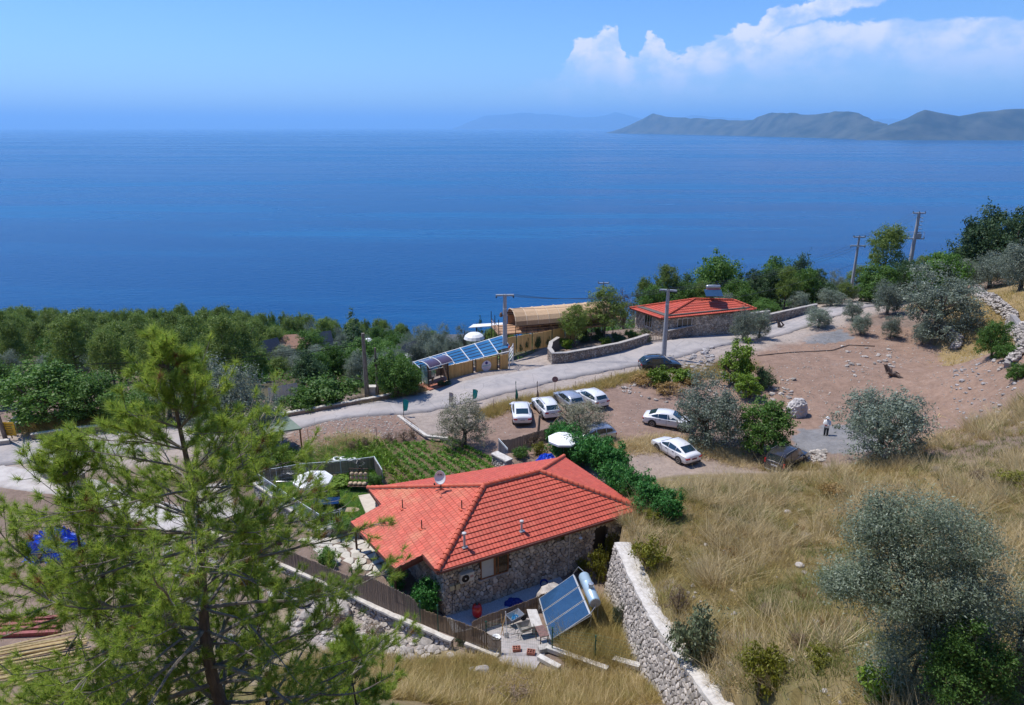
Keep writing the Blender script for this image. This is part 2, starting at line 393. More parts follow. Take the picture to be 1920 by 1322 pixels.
M['corrugated'] = mat('corrugated', (.45, .52, .6), .4, metal=.5)
M['skin'] = mat('skin', (.45, .28, .2), .6)
M['jeans'] = mat('jeans', (.03, .035, .04), .8)
M['wheelbarrow'] = mat('wheelbarrow', (.33, .31, .28), .6, (.2, .17, .14), 6, metal=.3)
M['plastic_blue'] = mat('plastic_blue', (.03, .2, .4), .4)
M['navy'] = mat('navy', (.02, .01, .18), .5)
M['sea_teal'] = mat('teal_letter', (.05, .35, .38), .5)
M['polycarb'] = mat('polycarb', (.09, .06, .09), .2, coat=.5)
M['poster'] = mat('poster', (.38, .28, .2), .6, (.25, .2, .18), 5)
M['pane_glass'] = mat('pane_glass', (.32, .5, .5), .08, alpha=.5)
M['soil_dark'] = mat('soil_dark', (.07, .06, .05), .95, (.12, .095, .07), 3)
# ================================================================ terrain
def rbf(pts, c=5.):
 A = np.array([p[:3] for p in pts], float); X = A[:, :2]; z = A[:, 2]; n = len(A)
 K = np.sqrt(((X[:, None] - X[None]) ** 2).sum(-1) + c * c)
 B = np.c_[np.ones(n), X / 100.]; S = np.block([[K, B], [B.T, np.zeros((3, 3))]])
 w = np.linalg.solve(S, np.r_[z, 0, 0, 0])
 def f(x, y):
  x = np.asarray(x, float); y = np.asarray(y, float); s = w[n] + w[n + 1] * x / 100 + w[n + 2] * y / 100
  for i in range(n): s = s + w[i] * np.sqrt((x - X[i, 0]) ** 2 + (y - X[i, 1]) ** 2 + c * c)
  return s
 return f
def PP(px, py, z): v = P(px, py, z); return (v.x, v.y, z)
LOW = [PP(*q) for q in (
 (977, 797, 0), (1267, 868, 0), (1474, 885, 0), (757, 780, 0), (948, 690, 0), (810, 735, 0), (1035, 682, 0), (1245, 672, 0),
 (0, 850, 0), (570, 790, 0), (700, 760, 0), (1400, 625, -.3), (1530, 590, 0), (1600, 572, .3), (1240, 640, .3), (1150, 640, .2), (870, 690, 0),
 (835, 1158, -.6), (1120, 1100, -.3), (960, 1150, -.4), (900, 1130, -.7), (640, 1110, .2), (500, 1040, .2), (380, 990, .1), (300, 900, 0), (545, 888, -1.0), (505, 890, -.9), (150, 880, 0), (50, 950, 0),
 (50, 1165, 0), (0, 1250, .2), (200, 1210, .2), (0, 1318, .8), (300, 1318, 1.6), (500, 1318, 2.4), (600, 1200, .6), (700, 1250, 1.2), (820, 1250, .9),
 (960, 1250, .9), (960, 1318, 2.0), (1100, 1250, .9), (1180, 1318, 2.0), (760, 820, 0), (600, 850, .2), (900, 870, 0),
 (1450, 700, .2), (1600, 700, .3), (1700, 700, .6), (1800, 680, 1.2), (1850, 760, 1.8), (1700, 800, .6), (1600, 800, .1), (1550, 640, .1), (1700, 640, .6),
 (1915, 720, 4.2), (1915, 790, 4.6), (1870, 640, 2.8), (1800, 625, 2.0), (1840, 560, 4.2), (1915, 560, 6.2), (1915, 620, 5.4), (1700, 570, .8), (1720, 530, 1.))]
LOW += [(-44, 70, -.6), (-60, 55, 0), (-90, 50, 2), (-44, 80, -3.5), (-30, 78, -3), (-14, 78, -3.2), (-6, 84, -3.5), (6, 92, -1.5), (-20, 95, -8), (-50, 100, -9.5), (-90, 95, -8), (-130, 90, -6),
  (0, 110, -10), (-30, 125, -15.5), (-70, 130, -17), (-110, 130, -16), (20, 105, -3.5), (35, 115, -4.5), (60, 130, -6), (85, 130, -2), (110, 130, 6), (85, 105, 5.5), (110, 100, 12), (140, 120, 16),
  (0, 150, -24), (-40, 160, -27), (-80, 165, -29), (-130, 165, -28), (50, 165, -24), (100, 175, -14), (150, 180, -5), (0, 190, -42), (-50, 200, -41), (-100, 205, -41), (-150, 210, -40), (60, 205, -52), (120, 215, -48),
  (0, 240, -75), (-100, 250, -70), (-200, 250, -66), (100, 260, -85), (200, 260, -70), (0, 300, -130), (-150, 310, -128), (150, 320, -135), (0, 370, -203), (-200, 380, -203), (200, 390, -203), (-330, 380, -203), (330, 390, -203),
  (0, 450, -215), (-250, 460, -215), (250, 470, -215), (-6, 10, 13.5), (-16, 12, 9), (-28, 16, 4), (-6, 18, 8.5), (-12, 20, 5), (2, 12, 12), (-45, 25, 2), (-80, 20, 6), (0, -5, 22), (-30, 0, 15), (30, -10, 26), (4, 20, 5.5)]
low_f = rbf(LOW)
UP = [PP(*q) for q in (
 (1160, 1015, 3.1), (1200, 965, 3.2), (1215, 1060, 3.7), (1270, 1200, 5.0), (1335, 1320, 6.4), (1300, 938, 2.8), (1400, 918, 2.0), (1500, 897, 1.3), (1600, 872, 1.3), (1700, 850, 1.9),
 (1800, 828, 3.0), (1918, 795, 4.8), (1500, 1000, 3.3), (1500, 1100, 5.4), (1500, 1200, 8.), (1500, 1320, 11.), (1300, 1050, 3.9), (1350, 1150, 5.5), (1400, 1260, 7.6), (1700, 1000, 4.9), (1900, 950, 5.9), (1900, 1100, 9.), (1700, 1150, 8.4))]
UP += [(10.5, 14, 11.6), (16, 14, 12.5), (10, 6, 16), (0, 4, 18), (20, 0, 21), (40, 10, 16), (60, 30, 14), (45, 30, 9.5), (90, 50, 17), (60, 50, 9),
    (12, 52, -.8), (20, 56, -2.2), (30, 62, -2.5), (40, 62, -1.5), (50, 66, .5), (8, 46, .5), (70, 75, 6), (5, -10, 24), (40, -20, 28)]
up_f = rbf(UP)
WALL_TOP = [PP(1152, 1018, 3.25), PP(1180, 1080, 3.6), PP(1215, 1150, 4.2), PP(1252, 1205, 4.8), PP(1292, 1262, 5.5), PP(1338, 1322, 6.3)]
wt0, wt1 = WALL_TOP[0], WALL_TOP[-1]
WALL_XY = [(7.0, 47.0), (6.6, 40.0)] + [(p[0], p[1]) for p in WALL_TOP] + [(wt1[0] + 1.2, wt1[1] - 5), (wt1[0] + 1.5, wt1[1] - 12), (4, -40)]
WALL_L = list(WALL_XY); WALL_XY = [(a + .55, b) for a, b in WALL_XY]
UPPER = WALL_XY + [(200, -40), (200, 90), (45, 90), (20, 58)]
# flat terraces: (polygon, height)
def PL(*q, z=0.): return [tuple(P(a, b, z)[:2]) for a, b in q]
LAWN = PL((487, 912), (600, 990), (648, 977), (672, 980), (690, 962), (735, 935), (718, 905), (703, 878), (520, 905), z=.55)
LAWN_L = [(p[0], p[1]) for p in LAWN]
ROADC = [P(*q) for q in ((-260, 905), (-120, 868), (0, 850), (150, 836), (300, 822), (440, 806), (560, 785), (660, 771), (760, 757), (850, 742), (940, 724), (1040, 700), (1140, 680), (1240, 661), (1330, 640), (1420, 622), (1490, 603), (1560, 585), (1640, 566), (1700, 552))]
def hf(x, y, fine=True):
 x = np.asarray(x, float); y = np.asarray(y, float)
 lo = low_f(x, y); up = up_f(x, y)
 far = sstep(120, 260, y)
 lo = lo + (fbm(x, y, .045) - .5) * (1.2 + 14 * far) * sstep(85, 130, y + 0 * x)
 ins = in_poly(x, y, UPPER)
 z = np.where(ins, np.maximum(lo, up), lo)
 # soft lumps away from the road and the yards
 d = seg_dist(x, y, [(p[0], p[1]) for p in ROADC])
 lump = (fbm(x, y, .35) - .5) * .5 + (fbm(x, y, 1.3) - .5) * .16
 hill = np.where(ins, sstep(.0, 2.2, z - lo), 0.) + sstep(30, 24, y) * (1 - ins)
 z = z + lump * np.clip(hill, 0, 1) * .9 + (fbm(x, y, 1.1) - .5) * .12 * sstep(3, 7, d) * (y > 40)
 # rough bank between road and upper field, right side
 k = in_poly(x, y, LAWN_L); z = np.where(k, .55, z)
 z = z - .12 * sstep(3.6, 2.6, d) - .3 * ins * sstep(1.5, .9, seg_dist(x, y, WALL_L)) * (y < 42)
 return z
def h1(x, y): return float(hf(np.array([x]), np.array([y]))[0])
_gx = None
def G(px, py, dz=0.):
 """ground point behind a photographed pixel (marched along its ray)"""
 d = ray(px, py); ts = np.concatenate([np.arange(12, 130, .4), np.arange(130, 420, 2.)]) ; o = np.array([0, 0, CAMZ])
 Q = o + d * ts[:, None]; h = hf(Q[:, 0], Q[:, 1]); k = np.nonzero(Q[:, 2] < h)[0]
 if not len(k): return Vector(Q[-1].tolist())
 k = k[0]; a, b = ts[max(k - 1, 0)], ts[k]
 for _ in range(3):
  tt = np.linspace(a, b, 6); Q = o + d * tt[:, None]; h = hf(Q[:, 0], Q[:, 1]); j = np.nonzero(Q[:, 2] < h)[0]; j = j[0] if len(j) else 5
  a, b = tt[max(j - 1, 0)], tt[j]
 q = o + d * b; return Vector((q[0], q[1], h1(q[0], q[1]) + dz))
def GP(*q): return [tuple(G(a, b)[:2]) for a, b in q]

def grid_lines(parts):
 out = []
 for a, b, s in parts: out += list(np.arange(a, b, s))
 return np.array(out + [parts[-1][1]])
gx = grid_lines([(-900, -160, 20), (-160, -50, 2.5), (-50, 72, .36), (72, 160, 2.), (160, 900, 20)])
gy = grid_lines([(-80, 6, 4), (6, 104, .36), (104, 240, 2.), (240, 520, 8)])
XX, YY = np.meshgrid(gx, gy); ZZ = hf(XX, YY)
ZZ = np.where(np.abs(XX) > 250, ZZ - 0, ZZ)
# ---- what covers the ground, as areas (colour of the soil itself)
def blend(colr, mask, c): return colr * (1 - mask[..., None]) + np.array(c) * mask[..., None]
nz = fbm(XX, YY, .5); nz2 = fbm(XX + 40, YY, .13); nz3 = fbm(XX, YY + 70, 1.6)
def pm(poly, soft=.0):
 jx = (fbm(XX, YY + 33, .9) - .5) * 1.6; jy = (fbm(XX + 71, YY, .9) - .5) * 1.6
 return in_poly(XX + jx, YY + jy, poly).astype(float)
zone = np.ones(XX.shape + (3,)) * np.array([.26, .19, .15])
gr = np.zeros(XX.shape)                                     # 1 = pebbly
DRY = (.27, .20, .10); SOIL = (.315, .21, .155); DUST = (.42, .35, .30)
red_soil = pm(PL((1290, 760), (1420, 660), (1560, 610), (1760, 640), (1960, 700), (1960, 870), (1700, 880), (1560, 850), (1380, 800)))
zone = blend(zone, red_soil, SOIL)
park = pm(PL((800, 770), (1000, 735), (1330, 690), (1400, 780), (1290, 830), (1100, 830), (1000, 860), (890, 840)))
zone = blend(zone, park, (.30, .205, .16))
lot = pm(PL((1130, 830), (1300, 850), (1420, 880), (1560, 880), (1540, 960), (1200, 990), (1100, 900)))
zone = blend(zone, lot, (.37, .29, .24))
grav = pm(PL((1490, 800), (1640, 790), (1640, 870), (1480, 850))); zone = blend(zone, grav, (.24, .235, .235)); gr = np.maximum(gr, grav)
grav2 = pm(PL((1500, 632), (1580, 622), (1600, 640), (1510, 648))); zone = blend(zone, grav2, (.22, .22, .225)); gr = np.maximum(gr, grav2)
dr = seg_dist(XX, YY, [(p[0], p[1]) for p in ROADC])
sh = sstep(7.5, 4.5, dr + (nz - .5) * 3); zone = blend(zone, sh, (.43, .36, .31))
drive = pm(PL((700, 740), (900, 715), (1060, 690), (1040, 640), (960, 650), (955, 700), (800, 735), (760, 790), (900, 790), (1010, 735))); zone = blend(zone, drive, (.42, .355, .31))
drive2 = pm(PL((745, 790), (1000, 720), (1040, 740), (900, 790), (810, 815), (790, 812))); zone = blend(zone, drive2, (.385, .32, .275))
plot = pm(PL((545, 805), (745, 775), (800, 815), (740, 835), (560, 870))); zone = blend(zone, plot, (.30, .20, .155)); gr = np.maximum(gr, plot * .7)
veg = pm(PL((680, 835), (840, 815), (925, 860), (940, 880), (720, 925), (640, 870))); zone = blend(zone, veg, (.20, .135, .085))
weeds = pm(PL((540, 862), (690, 845), (710, 880), (530, 910))); zone = blend(zone, weeds, (.26, .21, .13))
upm = in_poly(XX, YY, UPPER) * sstep(.0, .6, ZZ - low_f(XX, YY)); upm = np.maximum(upm, sstep(29, 25, YY) * (XX > -30))
zone = blend(zone, upm, DRY); zone = blend(zone, upm * sstep(.5, .72, nz2), (.20, .17, .07)); zone = blend(zone, upm * sstep(.66, .8, nz), (.3, .25, .2))
nearl = pm(GP((520, 1120), (700, 1135), (880, 1220), (1000, 1250), (1150, 1260), (1240, 1318), (480, 1318))); zone = blend(zone, nearl, (.34, .27, .18))
rub = pm(GP((560, 1100), (650, 1115), (820, 1190), (760, 1250), (640, 1215), (540, 1190))); zone = blend(zone, rub, (.42, .36, .32))
rightbank = pm(PL((1740, 600), (1960, 520), (1960, 760), (1890, 690), (1790, 660), z=2.5)); zone = blend(zone, rightbank, (.33, .24, .12))
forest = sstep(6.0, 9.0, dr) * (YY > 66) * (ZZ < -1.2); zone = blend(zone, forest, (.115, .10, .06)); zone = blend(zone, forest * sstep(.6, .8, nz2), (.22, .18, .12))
cliff = sstep(225, 250, YY); zone = blend(zone, cliff, (.2, .18, .14))
lawnm = in_poly(XX, YY, LAWN_L).astype(float); zone = blend(zone, lawnm, (.045, .095, .012))
yard = pm(PL((0, 1000), (330, 1060), (420, 1200), (200, 1322), (0, 1322))); zone = blend(zone, yard * .7, (.33, .24, .19))
zone *= (.72 + .33 * nz3)[..., None]
# wheel tracks and spoil streaks in the bare soil
trk = np.abs(np.sin((XX * .35 + YY * .9 + 14 * nz2) * 1.3)); zone = blend(zone, np.clip(red_soil + park, 0, 1) * sstep(.8, 1., trk) * sstep(.5, .7, nz) * .16, (.42, .33, .28))
V = np.c_[XX.ravel(), YY.ravel(), ZZ.ravel()]; nyy, nxx = XX.shape
idx = np.arange(nyy * nxx).reshape(nyy, nxx); F = np.stack([idx[:-1, :-1], idx[:-1, 1:], idx[1:, 1:], idx[1:, :-1]], -1).reshape(-1, 4)
def ground_mat():
 m = bpy.data.materials.new('ground'); m.use_nodes = True; t = NT(m.node_tree)
 at = t.new('ShaderNodeAttribute', attribute_name='soil'); tc = t.new('ShaderNodeTexCoord'); vec = tc.outputs['Object']
 col = at.outputs['Color']
 n1 = t.noise(vec, 2.6, 6, .7); n2 = t.noise(vec, .25, 4, .6); n3 = t.noise(vec, 9, 3, .6)
 col = t.mix(t.ramp(n1, .36, .7, 0, .5), col, t.mix(1, col, (.55, .53, .52), 'MULTIPLY'))
 col = t.mix(t.ramp(n2, .45, .62, 0, .3), col, t.mix(1, col, (1.3, 1.27, 1.22), 'MULTIPLY'))
 vo = t.new('ShaderNodeTexVoronoi'); vo.inputs['Scale'].default_value = 4.5; t.link(vec, vo.inputs['Vector'])
 peb = t.math('MULTIPLY', t.ramp(vo.outputs['Distance'], .12, .22, 1, 0), t.ramp(n3, .5, .6))
 col = t.mix(t.math('MULTIPLY', peb, .75), col, (.55, .48, .43))
 b = t.new('ShaderNodeBsdfPrincipled'); t.link(col, b.inputs['Base Color']); b.inputs['Roughness'].default_value = .95; b.inputs['Specular IOR Level'].default_value = .15
 bn = t.new('ShaderNodeBump'); bn.inputs['Strength'].default_value = .7; bn.inputs['Distance'].default_value = .12
 t.link(t.math('ADD', n1, t.math('MULTIPLY', peb, .5)), bn.inputs['Height']); t.link(bn.outputs[0], b.inputs['Normal'])
 o = t.new('ShaderNodeOutputMaterial'); t.link(b.outputs[0], o.inputs[0]); return m
M['ground'] = ground_mat()
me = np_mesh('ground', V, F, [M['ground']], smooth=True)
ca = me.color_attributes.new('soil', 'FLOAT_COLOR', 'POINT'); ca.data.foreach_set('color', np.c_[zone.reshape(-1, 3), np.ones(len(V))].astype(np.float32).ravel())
tag(obj('ground', me), kind='structure')

# ---------------------------------------------------------------- sea
SEA = -200.
def sea_mat():
 m = bpy.data.materials.new('sea'); m.use_nodes = True; t = NT(m.node_tree)
 tc = t.new('ShaderNodeTexCoord'); vec = tc.outputs['Object']
 def mp(sx, sy):
  q = t.new('ShaderNodeMapping'); q.inputs['Scale'].default_value = (sx, sy, 1); q.inputs['Rotation'].default_value = (0, 0, R(-4)); t.link(vec, q.inputs[0]); return q.outputs[0]
 big = t.noise(mp(.00022, .0011), 1., 5, .6, .4); mid = t.noise(mp(.0009, .0048), 1., 5, .6, .3); fin = t.noise(mp(.02, .06), 1., 4, .6)
 s = t.math('ADD', t.math('MULTIPLY', big, .6), t.math('MULTIPLY', mid, .4))
 col = t.mix(t.ramp(s, .43, .6), (.000, .053, .17), (.014, .12, .275)); col = t.mix(t.ramp(fin, .4, .65, 0, .3), col, (.0, .05, .16))
 b = t.new('ShaderNodeBsdfPrincipled'); t.link(col, b.inputs['Base Color']); b.inputs['IOR'].default_value = 1.33
 t.link(t.ramp(s, .44, .6, .2, .34), b.inputs['Roughness'])
 b.inputs['Specular IOR Level'].default_value = .17
 bn = t.new('ShaderNodeBump'); bn.inputs['Strength'].default_value = .6; bn.inputs['Distance'].default_value = 3.
 t.link(t.noise(mp(.05, .12), 1., 5, .65), bn.inputs['Height']); t.link(bn.outputs[0], b.inputs['Normal'])
 o = t.new('ShaderNodeOutputMaterial'); t.link(b.outputs[0], o.inputs[0]); return m
M['sea'] = sea_mat()
S = 200000.
gl = np.array([-S, -30000, -5000, 0, 5000, 30000, S]); sx, sy = np.meshgrid(gl, np.array([-3000, 0, 1000, 5000, 20000, 60000, 240000.]))
idx = np.arange(49).reshape(7, 7)
tag(obj('sea', np_mesh('sea', np.c_[sx.ravel(), sy.ravel(), np.full(49, SEA)], np.stack([idx[:-1, :-1], idx[:-1, 1:], idx[1:, 1:], idx[1:, :-1]], -1).reshape(-1, 4), [M['sea']])), kind='structure')

# ---------------------------------------------------------------- far headlands across the bay
M['far_hill'] = mat('far_hill', (.008, .03, .035), .95, (.07, .085, .075), .0022, bump=0)
M['far_rock'] = mat('far_rock', (.05, .065, .04), .95, (.2, .18, .15), .003)
def ridge(name, base_y, pts, dep, width, seed, shore_py):
 """pts: photographed skyline (px, py); dep: distance along the view of the crest"""
 rs = np.random.RandomState(seed); pxs = np.linspace(pts[0][0], pts[-1][0], 260); pys = np.interp(pxs, [p[0] for p in pts], [p[1] for p in pts])
 pys = pys + (np.interp(pxs, np.linspace(pxs[0], pxs[-1], 60), rs.randn(60)) * .8)
 n = len(pxs); m = 22; V = np.zeros((m, n, 3))
 for i, (a, b) in enumerate(zip(pxs, pys)):
  dd = np.interp(a, [q[0] for q in dep], [q[1] for q in dep]); c = np.array([0, 0, CAMZ]) + ray(a, b) * dd
  for j in range(m):
   tt = j / (m - 1.); yy = c[1] + width * (tt - .45)
   prof = np.interp(tt, [0, .1, .25, .45, .7, 1.], [0, .2, .62, 1., .6, 0.])
   gul = 1 - .12 * (vnoise(a * .06 + seed, tt * 6, 1.) * np.sin(np.pi * min(1, tt / .45)) if tt < .45 else 0)
   h = (c[2] - SEA) * prof * gul * (1 - (.16 * (fbm(a * .02 + tt * 2, tt * 5 + seed, 1.3) - .3) if .05 < tt < .44 else 0))
   sc = yy / c[1]; V[j, i] = (c[0] * sc, yy, SEA - 6 + h + (6 if tt == .45 else 0))
  pass
 idx = np.arange(m * n).reshape(m, n)
 o = obj(name, np_mesh(name, V.reshape(-1, 3), np.stack([idx[:-1, :-1], idx[:-1, 1:], idx[1:, 1:], idx[1:, :-1]], -1).reshape(-1, 4), [M['far_hill']], smooth=True))
 return tag(o, kind='structure')
ridge('headland_hills', 0, [(1132, 249), (1160, 243), (1180, 234), (1200, 224), (1225, 211), (1232, 212), (1260, 218), (1290, 220), (1330, 221), (1390, 225), (1410, 222), (1440, 211), (1480, 209), (1520, 214), (1560, 208), (1590, 205), (1610, 208), (1640, 225), (1665, 232)],
   [(1130, 27000), (1300, 22000), (1480, 17000), (1665, 13600)], 3200, 3, 255)
ridge('headland_hills', 0, [(1600, 262), (1640, 243), (1665, 233), (1690, 223), (1720, 209), (1735, 203), (1760, 208), (1800, 216), (1840, 207), (1875, 204), (1920, 200), (2000, 190), (2200, 175), (2500, 200), (2800, 180)],
   [(1600, 13200), (2800, 12500)], 2200, 5, 262)
ridge('distant_hills', 0, [(850, 240), (890, 225), (920, 213), (960, 212), (976, 209), (1010, 212), (1060, 216), (1090, 219), (1120, 218), (1155, 209), (1180, 215), (1200, 222), (1260, 222), (1300, 214), (1340, 218), (1420, 224), (1700, 222)],
   [(850, 82000), (1700, 76000)], 14000, 8, 241)

# ---------------------------------------------------------------- haze
def build_haze():
 mb = MB(); x = 180000; mb.v = [(a, b, c) for c in (SEA - 1, 1900.) for a, b in ((-x, -2500), (x, -2500), (x, 230000), (-x, 230000))]
 mb.f = [(3, 2, 1, 0), (4, 5, 6, 7), (0, 1, 5, 4), (1, 2, 6, 5), (2, 3, 7, 6), (3, 0, 4, 7)]; mb.m = [0] * 6
 m = bpy.data.materials.new('haze'); m.use_nodes = True; nt = m.node_tree; nt.nodes.clear()
 v = nt.nodes.new('ShaderNodeVolumePrincipled'); v.inputs['Density'].default_value = 2.7e-5; v.inputs['Color'].default_value = (.36, .68, 1, 1); v.inputs['Anisotropy'].default_value = .1
 o = nt.nodes.new('ShaderNodeOutputMaterial'); nt.links.new(v.outputs[0], o.inputs['Volume'])
 tag(mb.build('haze', m), kind='stuff')
build_haze()

# ---------------------------------------------------------------- road
def resample(pts, step):
 pts = [Vector(p) for p in pts]; out = [pts[0]]; acc = 0.
 for a, b in zip(pts[:-1], pts[1:]):
  L = (b - a).length; n = max(1, int(round(L / step)))
  for k in range(1, n + 1): out.append(a.lerp(b, k / n))
 return out
def smooth_line(pts, it=6):
 pts = [Vector(p) for p in pts]
 for _ in range(it): pts = [pts[0]] + [(pts[i - 1] + pts[i] * 2 + pts[i + 1]) / 4 for i in range(1, len(pts) - 1)] + [pts[-1]]
 return pts
def strip(name, centre, w, mt, dz, kind='structure', nw=9, wob=.0, seed=0, sub=None):
 c = smooth_line(resample(centre, .8), 8); V = []; rs = random.Random(seed)
 ww = [w[0] / 2 + (w[1] - w[0]) / 2 * i / len(c) for i in range(len(c))] if hasattr(w, '__len__') else [w / 2] * len(c)
 for i, p in enumerate(c):
  d = (c[min(i + 1, len(c) - 1)] - c[max(0, i - 1)]); n = Vector((-d.y, d.x, 0)).normalized()
  a = ww[i] + (rs.random() - .5) * wob; b = ww[i] + (rs.random() - .5) * wob
  for k in range(nw):
   s = -a + (a + b) * max(0, min(nw - 3, k - 1)) / (nw - 3) + (-.08 if k == 0 else (.08 if k == nw - 1 else 0)); V.append((p.x + n.x * s, p.y + n.y * s))
 V = np.array(V); z = hf(V[:, 0], V[:, 1]); z = z.reshape(-1, nw); z[:, 0] -= .3; z[:, -1] -= .3
 idx = np.arange(len(V)).reshape(-1, nw); F = np.stack([idx[:-1, :-1], idx[:-1, 1:], idx[1:, 1:], idx[1:, :-1]], -1).reshape(-1, 4)
 me = np_mesh(name, np.c_[V, z.ravel() + dz], F, [mt], smooth=True)
 return tag(obj(name, me), kind=kind)
def road_mat():
 m = bpy.data.materials.new('road'); m.use_nodes = True; t = NT(m.node_tree)
 tc = t.new('ShaderNodeTexCoord'); vec = tc.outputs['Object']; n1 = t.noise(vec, .5, 6, .65, .5); n2 = t.noise(vec, 5, 5, .7); n3 = t.noise(vec, .14, 3, .5)
 col = t.mix(t.ramp(n1, .35, .7), (.40, .365, .345), (.295, .275, .27)); col = t.mix(t.ramp(n3, .5, .6, 0, .5), col, (.44, .385, .35)); col = t.mix(t.ramp(n2, .5, .8, 0, .45), col, (.2, .19, .185))
 vo = t.new('ShaderNodeTexVoronoi', feature='DISTANCE_TO_EDGE'); vo.inputs['Scale'].default_value = .33; t.link(vec, vo.inputs['Vector'])
 col = t.mix(t.ramp(vo.outputs['Distance'], .0, .012, .5, 0), col, (.16, .15, .15))
 b = t.new('ShaderNodeBsdfPrincipled'); t.link(col, b.inputs['Base Color']); b.inputs['Roughness'].default_value = .85; b.inputs['Specular IOR Level'].default_value = .2
 bn = t.new('ShaderNodeBump'); bn.inputs['Strength'].default_value = .3; bn.inputs['Distance'].default_value = .03; t.link(n2, bn.inputs['Height']); t.link(bn.outputs[0], b.inputs['Normal'])
 o = t.new('ShaderNodeOutputMaterial'); t.link(b.outputs[0], o.inputs[0]); return m
M['road'] = road_mat()
strip('road', ROADC, 4.9, M['road'], .17, wob=.35, seed=2)
# concrete lane from the road down past the walls (left)
LANE = [G(*q) for q in ((60, 905), (140, 912), (200, 930), (280, 962), (350, 985), (420, 990))]
M['lane'] = mat('lane', (.52, .48, .44), .85, (.4, .36, .33), 1.4, bump=.3)
strip('path', [P(-40, 880), P(60, 905), P(140, 912), P(200, 928), P(280, 962), P(350, 985), P(400, 1000)], 2.6, M['lane'], .08, wob=.3, seed=3)
strip('path', [P(395, 905), P(385, 930), P(400, 950), P(440, 960)], 2.6, M['lane'], .08, wob=.3, seed=5)
# ================================================================ foliage
def leaf_cloud(n, centres, radii, size, rs, aspect=.55, shell=.35, clumps=0, clump_r=.22, up=.25, jag=1.):
 """leaf-sized quads spread through ellipsoids; returns V (4n,3), F (n,4)"""
 C = np.array(centres, float); Rr = np.array(radii, float)
 if Rr.ndim == 1: Rr = np.repeat(Rr[:, None], 3, 1)
 w = Rr.prod(1) ** (2 / 3.); w /= w.sum()
 def samp(k):
  b = rs.choice(len(C), k, p=w); d = rs.randn(k, 3); d /= np.linalg.norm(d, axis=1, keepdims=True)
  r = shell + (1 - shell) * rs.rand(k) ** .5
  return C[b] + d * Rr[b] * r[:, None], d
 if clumps:
  cc, cd = samp(clumps); b = rs.choice(clumps, n); s = Rr.mean() * clump_r * (.5 + rs.rand(clumps)); dd = rs.randn(n, 3) * .5
  p = cc[b] + dd * s[b][:, None] * [1, 1, .75]; nd = cd[b] + dd * 1.1
 else: p, nd = samp(n)
 nd = nd / (np.linalg.norm(nd, axis=1, keepdims=True) + 1e-6) * .75 + rs.randn(n, 3) * .55 * jag + [0, 0, up]
 nd /= np.linalg.norm(nd, axis=1, keepdims=True) + 1e-9
 a = np.cross(nd, rs.randn(n, 3)); a /= np.linalg.norm(a, axis=1, keepdims=True) + 1e-9; bb = np.cross(nd, a)
 s = size * (.6 + .8 * rs.rand(n))[:, None]
 V = np.stack([p - a * s, p - bb * s * aspect, p + a * s, p + bb * s * aspect], 1).reshape(-1, 3)
 return V, np.arange(4 * n).reshape(n, 4)
def limb_tree(rs, h, spread, trunk_r, lean=(0, 0), fork=.35, n=5, mb=None, lo=.45):
 mb = mb or MB(); top = Vector((lean[0], lean[1], h * .62)); pts = [Vector((0, 0, -.3)), Vector((lean[0] * .3 + rs.randn() * .03, lean[1] * .3, h * fork * .5)), Vector((lean[0] * .6, lean[1] * .6, h * fork)), top]
 mb.tube(pts, [trunk_r * 1.25, trunk_r, trunk_r * .8, trunk_r * .3], 7)
 for k in range(n):
  a = k * 2.4 + rs.rand() * .6; r = spread * (.5 + .35 * rs.rand()); s = pts[2].lerp(top, rs.rand() * .5); z = h * (lo + .4 * rs.rand())
  e = Vector((lean[0] + math.cos(a) * r, lean[1] + math.sin(a) * r, z)); mid = s.lerp(e, .5) + Vector((0, 0, -.05 * h))
  mb.tube([s, mid, e], [trunk_r * .5, trunk_r * .33, trunk_r * .12], 5)
 return mb
